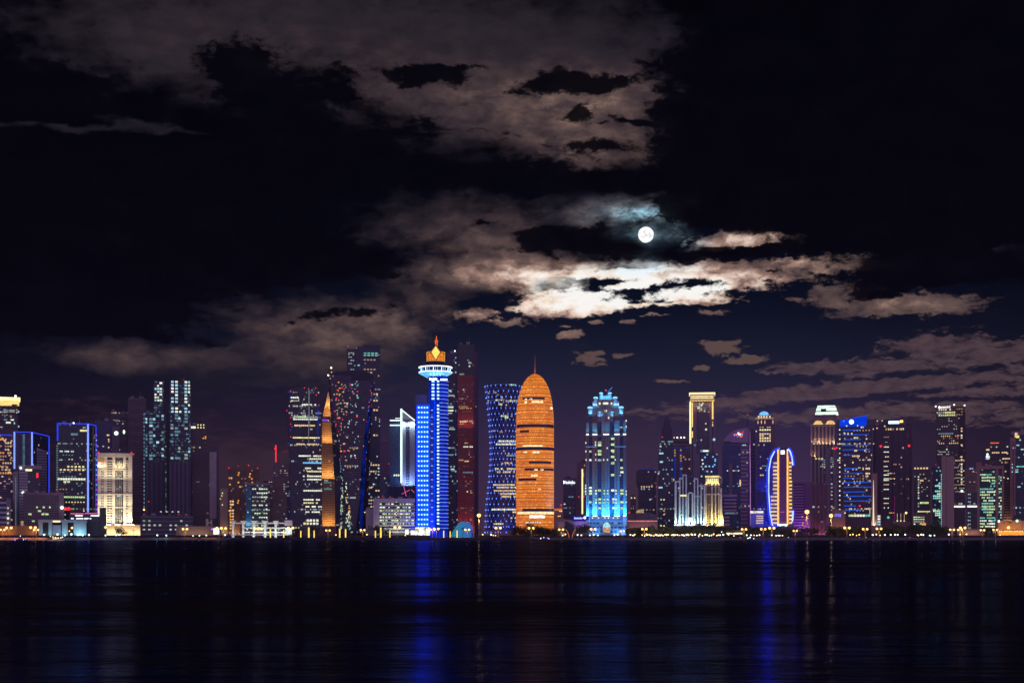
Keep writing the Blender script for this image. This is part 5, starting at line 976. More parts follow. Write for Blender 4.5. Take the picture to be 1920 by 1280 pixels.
b.bar([(1244, 800), (1245, 790), (1248, 778)], .35, MAUVE, 'horn_edge', 3.6)
for x0, x1, y, m_ in ((1240, 1246, 826, CYAND), (1252, 1262, 826, CYAND), (1236, 1244, 848, CYAN), (1237, 1243, 864, CYAN), (1235, 1242, 912, CYAN), (1237, 1240, 835, CYAN), (1236, 1239, 842, CYAND), (1233.5, 1236, 886, CYAN)): b.win(x0, x1, y, y+3, m_, dy=-.2)
b.rows(1233, 1250, fr(935, 1000, 7), 2.2, 2.4, 3, .35, [WHITED, YELL, CYAND, AMBER], seed=3, dy=-.2); b.ball(1242, 819, .9, RED, 'beacon'); b.done()

# 33 broad brown tower with four roof lamps
b = B_('office_tower', 'broad plum-brown tower with four lamps above its flat roof and blue window strings', 'tower', 1274, 2250)
b.box(1247, 1302, 833, 1003, glass('plum tower glass', (.03, .018, .03), 3, 3.7, .05, ((1, .6, .4), (.4, .5, 1)), .35, (.11, .075, .09)), depth=30); b.box(1246, 1303, 831, 835, MAUVE, 'parapet', -.6, 31); b.box(1262, 1300, 826, 832, DARK, 'roof_plant', 5, 14)
for x in (1264, 1270, 1277, 1283): b.ball(x, 820, 1.25, BULB if x > 1268 else WARM, 'roof_lamp', 4); MB().tube((b.X(x), 4-1.4, b.Z(820)), (b.X(x), 4-1.4, b.Z(827)), .2).build('lamp_post', BLACKM, b.root)
b.bar([(1260, 839), (1298, 839)], .35, BLUED, 'thin_blue_line'); b.rows(1249, 1256, [843, 846], 2.6, 3, .6, .9, [CYAN, CYAND], dy=-.2)
for y in fr(842, 892, 5): b.win(1264, 1267, y, y+3, BLUED if y > 855 else WARMD, 'blue_window', -.3); b.win(1275, 1278, y, y+3, BLUED if rng.random() < .7 else WARMD, 'blue_window', -.3)
b.bar([(1260, 845), (1260, 880)], .35, WARMD, 'amber_line'); b.win(1246, 1264, 897, 901, YELL, 'lit_cornice', -.8); b.bar([(1260, 903), (1262, 960)], .5, WARMD, 'amber_line')
b.rows(1254, 1264, fr(965, 998, 6), 2.6, 2.6, 1.5, .45, [YELL, WHITE, AMBER], dy=-.2, seed=7); roofs(b, [(1248, 1262, 831)]); b.done()

# 34 gate tower with the gold crown
b = B_('office_tower', 'tall tower with a bright gold dentilled crown and gold light strips down both edges', 'tower', 1316, 2120, 'the gold-crowned tower')
plum = plain('plum stone', (.17, .11, .14), .7)
b.box(1294, 1340, 752, 1003, glass('bronze tower glass', (.022, .016, .03), 2.5, 3.6, .035, ((1, .8, .5), (.8, .9, 1)), .4, (.07, .05, .07)), 'wall', 1.5, 28)
for x0, x1 in ((1294, 1297), (1299.5, 1306), (1330, 1335), (1338, 1341)): b.box(x0, x1, 752, 900, plum, 'pier', 0, 28)
b.box(1292, 1341, 735.5, 738.5, GOLDW, 'cornice', -2, 32); b.box(1293.5, 1340, 738.5, 750, plain('gold lit crown stone', (.6, .5, .35), .6), 'crown', -1, 30)
mm = []
for y in (741.5, 745):
    for x in fr(1295, 1338, 2.4): b.win(x, x+1.5, y, y+2, GOLDW, 'crown_light', -1.1)
for x in fr(1294, 1338.5, 2.9): b.win(x, x+1.6, 749.5, 752.5, GOLD, 'dentil_light', -1.3)
b.bar([(1294.4, 753), (1294.4, 831)], 1.3, GOLDW, 'edge_strip', -.8); b.bar([(1298.2, 754), (1298.2, 800)], .8, GOLD, 'edge_strip', .4); b.bar([(1298.2, 808), (1298.2, 820)], .8, GOLD, 'edge_strip', .4); b.bar([(1336.2, 753), (1336.2, 786)], 1.1, GOLD, 'edge_strip', .2)
for y in (790, 794, 797): b.win(1335.2, 1337.2, y, y+2, WARM, 'edge_lamp', .2)
for x0, x1, y, m_ in ((1308, 1312, 763, YELL), (1314, 1317, 758, WHITE), (1312, 1317, 760, WHITED), (1316, 1319, 755, YELL), (1310, 1318, 768, WARMD), (1322, 1324.5, 793, YELL), (1327, 1330, 771, WARMD), (1330, 1336, 771, WHITED)): b.win(x0, x1, y, y+2, m_, dy=1.3)
b.ball(1324, 805, 1.6, WHITE, 'lamp'); b.ball(1339, 824, 2.0, CYAN, 'lamp'); b.ball(1303, 834, 1.6, CYAND, 'lamp'); b.win(1313, 1331, 843, 847, CYAND, dy=1.3); b.win(1318, 1328, 843.5, 846.5, WHITE, dy=1.0)
b.box(1313, 1346, 849, 895, glass('midnight window wall', (.01, .014, .05), 2.8, 3.6, .12, ((.5, .7, 1), (.9, 1, 1)), .5, (.02, .02, .05), floors=0), 'lower_wall', -2, 10)
for x, y in ((1322, 857), (1317, 862), (1341, 861), (1318, 869), (1324, 874), (1330, 874), (1340, 871), (1318, 879), (1334, 884), (1341, 864)): b.ball(x, y, 1.3, rng.choice([CYAN, WHITE, ICEB]), 'lamp', -2)
b.box(1300, 1312, 850, 895, plum, 'lower_pier', -1, 10); b.flood(1316, 756, 40, 3000, (1, .7, .35), -5, -80, 1); b.done()

# 35 art-deco pair: white-cyan and yellow
b = B_('apartment_building', 'stepped white art-deco building floodlit white and cyan, blue-green window bays between its piers', 'apartment building', 1294, 1990, 'the cyan and white stepped building')
ww = plain('white deco stone', (.62, .64, .62), .65); bg_ = glass('cyan bay glass', (.01, .05, .09), 6, 2.6, .25, ((.1, .7, 1), (.5, 1, .9)), .45, (.04, .14, .2), floors=.1, fw=.12)
nb = glass('navy deco glass', (.008, .014, .04), 2.6, 3.4, .06, ((.5, .8, 1), (1, .9, .6)), .4, (.012, .018, .04))
b.box(1287, 1302, 885, 982, nb, 'central_glass', 3, 20); b.box(1266, 1287, 900, 984, nb, 'wall', 2, 20); b.box(1302, 1322, 904, 984, nb, 'wall', 2, 20)
for x0, x1, y0 in ((1265, 1268.5, 903), (1273, 1276, 897), (1279.5, 1281.5, 890), (1285.5, 1288, 892), (1301, 1303.5, 895), (1307, 1309.5, 898), (1313.5, 1316, 906), (1319.5, 1322, 912)): b.box(x0, x1, y0, 984, ww, 'pier', 0, 4)
for x0, x1, y in ((1265, 1274, 901), (1273, 1280, 895), (1279, 1288, 889), (1301, 1309, 896), (1308, 1322, 909)): b.box(x0, x1, y, y+2.6, ww, 'step_cornice', -.5, 5)
b.box(1276, 1286, 930, 982, bg_, 'cyan_bay', .8, 2); b.box(1303.5, 1314, 928, 982, bg_, 'cyan_bay', .8, 2); b.box(1289, 1292, 925, 975, ww, 'pier', 0, 4); b.box(1297, 1300, 925, 975, ww, 'pier', 0, 4); b.shape([(1289, 925), (1292, 922), (1297, 922), (1300, 925)], ww, 'arch', -.2, 4)
b.shape([(1287, 983), (1289, 974), (1291.5, 969), (1297.5, 969), (1300, 974), (1302, 983), (1297, 983), (1295, 976), (1293.5, 976), (1292, 983)], ww, 'portal', -2, 3); b.box(1264, 1324, 983, 1003, GREY, 'podium', -1, 24); b.win(1275, 1287, 927, 930, YELL, 'lit_cornice', -.3); b.win(1271, 1275, 913, 915.5, WHITED, 'lit_cornice', -.3)
for px, c in ((1267, (.7, 1, .85)), (1274.5, (.7, 1, .85)), (1286, (.6, 1, 1)), (1294, (.9, 1, .9)), (1302, (.6, 1, 1)), (1315, (.7, 1, .9)), (1321, (.8, 1, .8))): b.flood(px, 985, 6, 4200, c, -4, 79, 1.2); 
for x in fr(1266, 1320, 4.2): b.win(x, x+2.8, 982.3, 984, rng.choice([WHITE, CBULB, CYAN]), 'base_light', -1.6)
b.done()
b = B_('apartment_building', 'stepped art-deco building floodlit yellow, with a glowing square crown and tall window strips', 'apartment building', 1338, 1990, 'the yellow floodlit stepped building')
yw = plain('cream deco stone', (.62, .54, .38), .65)
b.box(1322, 1354, 893, 984, glass('deco window strip', (.03, .025, .015), 2.6, 3.2, .15, ((1, .85, .5), (1, .95, .8)), .4, (.16, .12, .06), floors=.05, fw=.26), 'wall', 1.5, 20)
b.box(1323, 1348, 893, 906, yw, 'crown', -.5, 20); b.box(1322, 1349, 891.5, 894, emit('bright yellow cornice light', (1, .8, .3), 1.2), 'cornice', -1.4, 22)
for x0, x1, y0 in ((1321.5, 1325, 906), (1333.5, 1336.5, 904), (1340.5, 1343, 904), (1351.5, 1354, 915), (1347, 1349, 904)): b.box(x0, x1, y0, 984, yw, 'pier', 0, 4)
b.box(1322, 1354, 925, 927, yw, 'ledge', -.4, 3); b.shape([(1350, 915), (1350, 984), (1356, 984), (1357, 974), (1354, 960), (1354, 915)], yw, 'buttress', -.2, 6)
for x in fr(1327, 1345, 4): b.win(x, x+2, 897, 902, emit('crown glow', (1, .85, .35), 1.4), 'crown_window', -.7)
for px in (1325, 1335, 1343, 1353): b.flood(px, 985, 7, 6500, (1, .78, .25), -4, 79, 1.2)
b.flood(1336, 909, 24, 2600, (1, .8, .3), -3, 75, 1); b.box(1321, 1358, 984, 1003, GREY, 'podium', -1, 22)
for x in fr(1323, 1354, 4.2): b.win(x, x+2.8, 982.3, 984, GOLDW, 'base_light', -1.6)
b.done()

# 36 quarter-round tower with the logo
b = B_('office_tower', 'tower with a quarter-round pale top bearing a small red, white and blue lit emblem', 'tower', 1381, 2120, 'the quarter-round topped tower')
pv = plain('pale violet stone', (.3, .2, .27), .7)
arc = [(1358+ (1403-1358)*(1-math.cos(a)), 828-26*math.sin(a)) for a in [math.pi/2*k/8 for k in range(9)]]
b.shape(arc+[(1406, 801.5), (1406, 830), (1375, 829), (1366, 826)][0:2]+[(1375, 829.5), (1366, 827)], pv, 'round_top', -1, 22)
b.shape([(1354, 833), (1358, 830), (1375, 832), (1388, 835), (1388, 1003), (1354, 1003)], glass('deep blue curved glass', (.012, .018, .08), 2.6, 3.6, .05, ((.3, .6, 1), (.6, .9, 1)), .35, (.025, .02, .07)), 'curved_glass', 1.5, 24)
b.box(1388, 1407, 802, 1003, glass('violet side glass', (.03, .02, .06), 3, 3.8, .02, frame=(.06, .04, .09)), 'wall', 0, 24); b.slabs(1389, 1402, 834, 1000, 7.2, pv, 'floor_bands', .8, .5); b.box(1403.5, 1406, 802, 834, plain('maroon panel', (.18, .05, .1), .6), 'panel', -1.4, 3)
b.bar([(1405.6, 806), (1407, 900), (1407, 985)], .5, emit('pink violet edge light', (.8, .35, .9), .6), 'edge_line')
b.rows(1363, 1388, [881, 910], 1.8, 2, 1, .8, [CYAN, CYAND, WHITE], dy=1.3); b.rows(1392, 1400, [833], 2, 3, .8, .8, [CYAN], dy=-1); b.win(1386.5, 1389.5, 899, 911, WARM, dy=-.3)
# the lit emblem: white bird-like centre with red and blue strokes
for px, py, w, h, m_ in ((1384.5, 812, 2.6, 3, SIGNW), (1386.5, 814, 4, 2.4, SIGNW), (1391.5, 814.2, 3, 1.2, emit('pale blue emblem light', (.4, .45, 1), 1.6)), (1376.8, 815, 1.6, 2.4, emit('salmon emblem light', (1, .3, .25), 1.5)), (1380.5, 814.4, 2.6, 1.6, emit('salmon emblem light', (1, .3, .25), 1.5)), (1377.5, 818, 1.4, 3, BLUE), (1383, 818, 2.4, 1.8, emit('violet emblem light', (.35, .12, 1), 1.2)), (1389.5, 818, 5, 1.6, emit('orange emblem light', (1, .25, .12), 1.4))):
    b.win(px-w/2, px+w/2, py-h/2, py+h/2, m_, 'emblem', -1.4, .3)
b.bar([(1388, 812.5), (1394.5, 809)], .6, RED, 'emblem_wing', -1.5)
b.box(1366.5, 1373.5, 868, 930, plain('striped annex wall', (.26, .16, .2), .7), 'annex', -3, 6); b.slabs(1366.5, 1373.5, 870, 928, 4, NAVY, 'annex_gaps', .3, .4, -3)
b.bar([(1402, 780), (1402, 802)], .3, BLACKM, 'mast', 6); b.ball(1402, 778, .8, RED, 'mast_lamp', 6); b.done()
b = B_('office_block', 'low block of wide pale horizontal bands below the quarter-round tower', 'office block', 1369, 2030)
b.box(1357, 1382, 928, 1003, NAVY, depth=18); b.slabs(1357, 1381, 928, 985, 6.6, plain('pink grey spandrel', (.42, .3, .3), .6), 'floor_bands', .8, .5); b.box(1356, 1382, 926.5, 931, plain('pink grey spandrel', (.42, .3, .3), .6), 'parapet', -1, 19)
b.box(1368, 1382, 966, 1003, plain('dim blue entrance glass', (.01, .03, .07), .3), 'corner_glass', -1, 4); b.rows(1360, 1384, [960], 2.4, 2.2, .8, .8, [CYAN, CYAND, WHITE], dy=-1); b.flood(1368, 1002, 20, 1300, (1, .6, .6), -7, 60); b.done()

# 37 crowned tower behind the blue oval
b = B_('office_tower', 'tower with gold-windowed crown and small glowing blue dome, behind the oval tower', 'tower', 1433, 2300)
b.box(1418, 1452, 800, 1003, glass('indigo tower glass', (.012, .016, .1), 2.8, 3.7, .03, ((.4, .6, 1), (1, .8, .7)), .35, (.04, .03, .12)), 'wall', 1, 26); b.box(1416, 1421, 786, 1003, plum, 'corner_pier', 0, 26); b.box(1445, 1453, 786, 1003, plum, 'corner_pier', 0, 26)
b.box(1417, 1450, 784, 800, plum, 'crown_lower', -.5, 24); b.box(1420, 1446, 778, 785, plum, 'crown_upper', 2, 18); b.box(1416.5, 1450.5, 783.5, 785, emit('dim gold ledge', (1, .65, .35), .5), 'ledge', -1.2, 26)
MB().lathe(b.X(1432.5), 10, [(7.4, b.Z(778)), (7.4, b.Z(775)), (6.4, b.Z(772.5)), (3.4, b.Z(770.6)), (.2, b.Z(770))], 20).build('dome', emit('blue dome light', (.18, .5, 1), 1.3, .2), b.root)
for x in (1421, 1426, 1431, 1436, 1442): b.win(x, x+3, 779, 783, emit('peach crown window', (1, .75, .55), .9), 'crown_window', 1.8)
for x in (1420.5, 1427, 1433.5, 1448.5): b.win(x, x+1.4, 788, 794, WARM, 'sconce', -.7)
b.rows(1424, 1448, [798, 804, 811.5, 815, 819.5, 824.5], 3.2, 3.4, 1.2, .78, [YELL, WARM, YELL], dy=.8, seed=12); b.rows(1425, 1445, [872, 876, 889], 2.4, 3, 1, .6, [PINK, WARM, CYAND], dy=.8, seed=6)
b.ball(1426, 856, 1, WHITED, 'lamp'); b.ball(1418, 808, 1, WHITE, 'lamp'); b.flood(1437, 985, 24, 16000, (.02, .05, 1), -14, 80); b.flood(1437, 920, 20, 7000, (.02, .05, 1), -12, 80); b.done()  # blue lamps added here to give the oval tube's spill
b = B_('office_tower', 'plain indigo tower of thin horizontal lines between the quarter-round and gold-windowed towers', 'tower', 1413, 2350)
b.box(1404, 1420, 807, 1003, glass('plain indigo glass', (.02, .018, .1), 3, 3.8, .01, frame=(.07, .04, .1)), depth=20); b.slabs(1404, 1418, 810, 990, 6.5, plain('violet line', (.18, .1, .25), .6), proud=.4, th=.2); b.box(1418, 1423, 830, 985, plain('cobalt side', (.05, .07, .3), .5), 'side', 1, 12); b.flood(1412, 990, 16, 6000, (.03, .05, 1), -12, 78); roofs(b, [(1405, 1419, 807)]); b.done()  # blue lamp added as spill from the neighbouring oval tube
b = B_('villa_block', 'small blue-washed block with a white parapet line, at the left foot of the oval tower', 'building', 1420, 1990)
b.box(1407, 1432, 957, 1003, plain('blue washed wall', (.22, .22, .34), .6), depth=14); b.win(1407, 1431, 957.5, 961.5, emit('soft white parapet light', (1, .9, .75), 1.0, .5), 'parapet_light', -.3)
for y in (966, 970, 974.5, 979): b.win(1418, 1431, y, y+2, emit('peach balcony light', (1, .7, .6), .8), 'balcony_light', -.3)
b.done()

# 39 blue oval tower
b = B_('oval_tower', 'oval-fronted tower outlined by a thick glowing blue curve with two golden vertical light bands', 'tower', 1466, 1960, 'the blue oval tower')
ov = [(1448, 985), (1443, 960), (1440.5, 920), (1441, 880), (1445, 858), (1452, 845), (1462, 840.5)]
ovr = [(1476, 840.5), (1482, 845), (1486, 856), (1487.5, 875), (1487.5, 940), (1486, 985)]
b.shape([(1448, 1003)]+ov+ovr+[(1486, 1003)], plain('indigo oval wall', (.1, .06, .2), .5), 'wall', 2, 26)
b.bar([(x-.6, y) for x, y in ov], 2.4, BLUE, 'oval_halo', 1.2); b.bar([(1478.6, 840), (1483, 845), (1486.5, 857), (1488, 873)], 2.0, BLUE, 'oval_halo', 1.2); b.bar([(x, y) for x, y in ov], 1.2, emit('blue oval tube', (.06, .09, 1), 12.0, .25, True, .05), 'oval_light', .2)  # wider blue tubes added for the halo around the neon curve
b.bar([(1478, 841), (1482, 846), (1485.5, 858), (1487, 872)], 1.2, emit('blue oval tube', (.06, .09, 1), 12.0), 'oval_light', .2); b.bar([(1487, 957), (1486.6, 970), (1485.5, 978)], 1.0, emit('blue oval tube', (.06, .09, 1), 12.0), 'oval_light', .2)
b.box(1462, 1475, 842, 1003, plain('violet centre wall', (.2, .08, .22), .6), 'centre_wall', -1, 26)
GB = emit('golden band light', (1, .55, .16), 1.5, .15, False); b.win(1457.5, 1459.8, 842, 983, GB, 'gold_band', -1.2, .5); b.win(1475.2, 1477.6, 842, 983, GB, 'gold_band', -1.2, .5)
b.win(1459.8, 1461.4, 843, 983, emit('inner amber band', (1, .4, .08), .8), 'amber_band', -1.1, .4); b.win(1477.6, 1479.4, 855, 983, emit('inner amber band', (1, .4, .08), .8), 'amber_band', -1.1, .4)
b.win(1464, 1471, 844, 851, emit('white square sign', (.85, .95, 1), 2.2, .05), 'square_sign', -1.5, .4); b.box(1462, 1475, 840, 843, NAVY, 'roof_bar', -1.3, 20)
PB = emit('peach balcony light', (1, .7, .6), .8)
for i, y in enumerate(fr(866, 983, 7.0)):
    x0 = (1450 if y < 925 else 1446)-(y > 945)*1; b.win(max(x0-(i % 2), 1445), 1457.3, y, y+3.4, PB if rng.random() < .8 else WARM, 'balcony_light', .6, 1.4)
    b.win(1479.6, 1484+(y > 900)*1, y, y+3.2, GOLD if rng.random() < .6 else WARM, 'balcony_light', .6, 1.4)
b.win(1458, 1476, 982, 985.5, CBULB, 'entrance_light', -2, 1); [b.ball(x, 959.5, .8, PINK, 'lamp', -1.4) for x in (1465, 1469)]
for px, pw in ((1446, 22000),): b.flood(px, 998, 10, pw, (.02, .05, 1), -6, 80)
for y in (880, 930): 
    ld = bpy.data.lights.new('blue_tube_glow', 'POINT'); ld.energy = 26000; ld.color = (.02, .06, 1); ld.shadow_soft_size = 3; o = bpy.data.objects.new('blue_tube_glow', ld); C.objects.link(o); o.parent = b.root; o.location = (b.X(1436), -2, b.Z(y))
b.done()

# 40-42 purple buildings right of the oval
b = B_('office_block', 'purple-lit block of thin horizontal stripes directly right of the oval tower', 'office block', 1504, 2120)
b.box(1488, 1519, 904, 1003, plain('dark purple recess', (.05, .02, .08), .6), depth=22); b.slabs(1488, 1508, 910, 998, 5.2, plain('lilac stripe', (.36, .22, .42), .6), 'floor_bands', .8, .5); b.box(1509, 1519, 905, 1003, plain('purple pier', (.2, .09, .22), .6), 'pier', -.8, 20)
b.box(1487, 1520, 903, 907, plain('purple pier', (.2, .09, .22), .6), 'parapet', -1, 24); b.flood(1500, 1000, 26, 9000, (.4, .12, 1), -14, 76); b.flood(1512, 1000, 14, 3500, (1, .15, .6), -8, 60)
for i in range(14): b.win(1503+rng.random()*14, 1506+rng.random()*13, 966+i*1.9, 967.6+i*1.9, rng.choice([PINK, WARM, WHITED]), 'shop_window', -1.2) if False else b.win((xx := 1503+rng.random()*13), xx+2.2, 966+i*1.6, 967.4+i*1.6, rng.choice([PINK, WARM, WHITED]), 'shop_window', -1.2)
roofs(b, [(1489, 1518, 903)]); b.done()
b = B_('crown_tower', 'ribbed tower with gold uplit columns, crowned by a bright mint-white tiered lantern', 'tower', 1544, 2150, 'the mint-crowned tower')
b.box(1520, 1564, 796, 1003, glass('crown tower glass', (.03, .025, .04), 2.4, 3.6, .04, ((1, .75, .5), (.7, .9, 1)), .35, (.1, .07, .09)), 'wall', 1.5, 26)
for x in (1520, 1527, 1534, 1541, 1548, 1555, 1562): b.box(x, x+3, 798, 905, plain('tan ribbed stone', (.34, .25, .24), .7), 'rib', 0, 26)
b.box(1519, 1565, 794, 799, plain('tan ribbed stone', (.34, .25, .24), .7), 'cornice', -1, 28); b.box(1526, 1568, 777, 795, plum, 'crown_base', 5, 18)
MINT = emit('mint white lantern light', (.75, 1, .82), 1.5, .35, False, .12)
for (x0, x1, x2, x3, y0, y1) in ((1532, 1567, 1533, 1565, 760, 763), (1530, 1569, 1531.5, 1567.5, 764, 770), (1528, 1572, 1529.5, 1570.5, 772, 777)):
    b.shape([(x2, y0), (x3, y0), (x1, y1), (x0, y1)], MINT, 'lantern_tier', 5, 16)
b.shape([(1531.5, 761), (1567, 761), (1571, 777), (1529, 777)], plain('dark lantern core', (.04, .06, .06), .5), 'lantern_core', 6, 14); b.box(1539, 1549, 766, 770.5, BLACKM, 'lantern_door', 4.4, 1)
for px in (1534, 1557): 
    MB().lathe(b.X(px), 3, [(5.6, b.Z(795)), (5.6, b.Z(791)), (4, b.Z(788.8)), (.3, b.Z(788))], 14).build('lit_dome', emit('golden dome light', (1, .6, .2), 1.0, .4, scale=.4), b.root); b.win(px-9, px+9, 793.5, 795, GOLD, 'dome_ledge', -1.1)
for x in (1526, 1532.5, 1538, 1544, 1550, 1556, 1563): b.flood(x, 832, 3, 900, (1, .65, .3), -2.4, 84, .8); b.win(x-1, x+1, 830.5, 832, GOLDW, 'uplight', -1)
b.flood(1527, 856, 3, 900, (1, .65, .3), -2.4, 84, .8)
for x in (1530, 1536, 1541.5): b.win(x-1.6, x+1.6, 858, 860.5, WARM, 'uplight', -.5)
b.rows(1538, 1564, [861, 865, 869, 873], 1.8, 2.4, .8, .75, [CYAND, WHITED], dy=-.3, seed=2); b.rows(1558, 1563, fr(885, 985, 7), 2, 3, 2, .5, [WHITED, WARM, CYAN], dy=-.3, seed=5)
for px, py in ((1565.5, 841), (1569.5, 839.5), (1576, 837.5)): b.ball(px, py, 1.6, RED, 'red_lamp', -2)
b.box(1548, 1557, 840, 985, plain('smooth mauve panel', (.22, .18, .24), .4), 'panel', -.8, 3); b.flood(1530, 990, 20, 4000, (.8, .3, .9), -14, 76); b.done()
b = B_('office_block', 'dark maroon stepped block with vertical ribs below the mint-crowned tower', 'office block', 1535, 2060)
b.box(1521, 1551, 908, 1003, glass('maroon rib glass', (.03, .01, .03), 4, 3.6, .01, frame=(.12, .05, .09)), depth=18); b.fins(1521, 1551, 906, 1000, 7.5, plain('maroon rib', (.2, .08, .13), .6), 'vertical_ribs', .8, .3); b.flood(1535, 1001, 24, 2200, (1, .3, .5), -8, 60); roofs(b, [(1522, 1550, 908)]); b.done()
b = B_('sign_building', 'low brown wall building carrying a small blue illuminated roof sign', 'building', 1574, 2010)
b.box(1560, 1585, 955, 1003, plain('brown sign wall', (.3, .17, .14), .7), depth=16); sign(b, 1565, 1577, 963, 968, 'oreo'[:0]+'orea', emit('blue sign lettering', (.15, .2, 1), 2.0, .05), 'blue_sign', -1); b.ball(1584.5, 961, 1.1, WHITE, 'lamp'); b.flood(1572, 1001, 20, 1800, (1, .5, .4), -8, 60); b.done()

# 43 blue-topped tower
b = B_('office_tower', 'tower with a solid blue glowing top, white disc sign and blue lines', 'tower', 1602, 2080, 'the blue-topped tower')
b.box(1570, 1635, 798, 1003, glass('dusky violet glass', (.018, .012, .03), 2.4, 3.4, .10, ((1, .8, .55), (1, .9, .8)), .5, (.04, .028, .05)), depth=28)
b.shape([(1575, 787), (1626, 780), (1624, 799), (1574, 799)], emit('solid blue top light', (.0, .05, .85), .9, .2, scale=.05), 'blue_top', -1, 24); b.bar([(1600, 783), (1628, 779)], .4, BLUE, 'top_line', -1.2)
MB().loft([[(b.X(1596.5)+3.4*math.cos(a), yy, b.Z(790.5)+3.4*math.sin(a)) for a in [2*math.pi*k/18 for k in range(18)]] for yy in (-1.8, -1.3)]).build('disc_sign', SIGNW, b.root)
b.ball(1582, 789, 1, WHITED, 'lamp', -1.2); b.ball(1587.5, 798, 1, WHITE, 'lamp', -1.2); b.ball(1608, 798, 1, WHITE, 'lamp', -1.2)
for x0, x1, y in ((1580, 1612, 805), (1580, 1629, 814), (1582, 1614, 823), (1579, 1630, 833.5), (1580, 1632, 842), (1581, 1600, 852), (1583, 1608, 877), (1581, 1618, 886), (1581, 1604, 895), (1581, 1634, 903), (1582, 1634, 912), (1581, 1623, 921), (1582, 1635, 929), (1582, 1635, 938), (1582, 1605, 947), (1582, 1614, 955)): b.win(x0, x1, y, y+1.5, emit('cobalt line light', (.01, .13, 1), .8, .25), 'blue_line', -.3)
for y in fr(805, 955, 8.8): b.ball(1574.5, y, 1.1, rng.choice([WHITE, WHITE, CYAN, WARM]), 'edge_lamp', -.3)
for x0, x1, y in ((1582, 1587, 810), (1589, 1592, 811), (1596, 1599, 811), (1583, 1587, 820), (1601, 1611, 819), (1602, 1609, 833), (1602, 1609, 843), (1583, 1588, 870), (1584, 1588, 880), (1598, 1602, 865), (1609, 1614, 865), (1609, 1613, 875), (1623, 1631, 877), (1623, 1631, 886), (1623, 1630, 891), (1590, 1593, 907), (1587, 1590, 926), (1593, 1596, 933), (1598, 1614, 853), (1618, 1624, 829), (1620, 1623, 826)): b.rows(x0, x1, [y], 3, 2.2, .7, .85, [WARM, YELL, WHITED], dy=-.3, seed=int(x0+y))
b.rows(1591, 1635, [964], 4, 4.4, .8, 1, [TEAL, WHITE, GREEN], dy=-.4); b.win(1592, 1597, 964, 967.5, WARM, dy=-.5); b.ball(1612, 948, 1.5, RED, 'red_lamp'); b.rows(1584, 1632, fr(806, 960, 5), 1.6, 1.6, 4, .10, [WARM, WARMD, AMBER], dy=-.25, seed=31)
b.box(1576, 1636, 969, 1003, plain('ribbed plum base', (.14, .08, .11), .7), 'base', -.8, 20); b.fins(1577, 1636, 970, 1000, 5, MAUVE, 'base_ribs', 1.4, .25); b.bar([(1631, 951), (1631, 963)], .5, WARM, 'amber_strip'); b.done()
b = B_('pylon', 'slim tan slab pylon with a tapering white light up its left face', 'pylon', 1640, 2030)
b.box(1634, 1645, 887, 1003, plain('tan pylon slab', (.3, .2, .18), .7), depth=10)
bm = MB(); bm.prism([(b.X(1636.1), -.7, b.Z(983)), (b.X(1639.3), -.7, b.Z(983)), (b.X(1639.3), .1, b.Z(983)), (b.X(1636.1), .1, b.Z(983))], [(b.X(1637.5), -.5, b.Z(900)), (b.X(1638), -.5, b.Z(900)), (b.X(1638), .1, b.Z(900)), (b.X(1637.5), .1, b.Z(900))]); bm.build('tapering_light', emit('warm white taper light', (1, .8, .55), 1.1, .1), b.root)
b.flood(1638, 985, 3, 1800, (1, .8, .5), -2, 86, 1); [b.win(1645.5, 1650.5, y, y+3, WHITE if y < 975 else CYAN, 'small_window', -.3) for y in (966, 971, 976, 981)]; b.box(1645, 1652, 964, 1003, GREY, 'annex', 0, 8); b.done()

# 45 dark tower with bright blue-white sign
b = B_('office_tower', 'near-black tower with a bright blue-white roof sign and one column of small lit rows', 'tower', 1673, 2200, 'the near-black sign tower')
b.box(1637, 1711, 796, 1003, glass('near black plum glass', (.018, .008, .018), 2.6, 3.7, .02, ((1, .7, .5), (1, .9, .7)), .3, (.035, .016, .032), floors=.01), depth=30); b.box(1655, 1700, 786, 797, DARK, 'roof_plant', 3, 20); b.fins(1640, 1708, 800, 1000, 11, plain('plum fin', (.07, .03, .06), .6), 'fins', .6, .15)
b.win(1666, 1686, 789, 794, emit('blue white sign', (.6, .9, 1), 2.8, .1), 'roof_sign', -1.2, .4); b.win(1687.5, 1693, 788, 792, OBULB, 'sign_lamp', -1.2, .4); b.box(1664, 1688, 786.5, 797, plain('navy sign backing', (.02, .05, .15), .5), 'sign_backing', -.7, 1)
b.rows(1661, 1696, [802.5], 3.4, 2.6, 1.3, .8, [YELL, WHITED, WARM], dy=-.3); b.ball(1659, 798.5, 1.3, YELL, 'lamp', -.3)
for x, y in ((1637.5, 803.5), (1644.5, 802), (1645, 788.5), (1654, 788), (1638, 831)): b.ball(x, y, 1.1, rng.choice([WHITE, WARM]), 'lamp', -.6)
for y in (818, 827.5, 836.5, 846, 855, 863.5, 873, 881, 889, 896, 899, 907, 916, 933, 942, 950.5): b.rows(1657, 1667, [y], 1.7, 2, .5, .85 if y > 870 else .7, [WHITE, WARM] if y > 830 else [WARMD], dy=-.4, seed=int(y))
b.rows(1675, 1690, [869], 2.4, 2.6, .8, .85, [WARM, WARMD], dy=-.3); b.rows(1662, 1680, [886, 896], 1.8, 2.4, 1, .7, [WARM, WARMD], dy=-.3); b.rows(1664, 1678, [960], 1.8, 2.4, 1, .8, [WARM, AMBER], dy=-.3); b.ball(1665.5, 969.5, 2, TEAL, 'green_lamp', -1)
for px in (1651.5, 1704.5): b.ball(px, 836, 2.0, RED, 'red_lamp', -1)
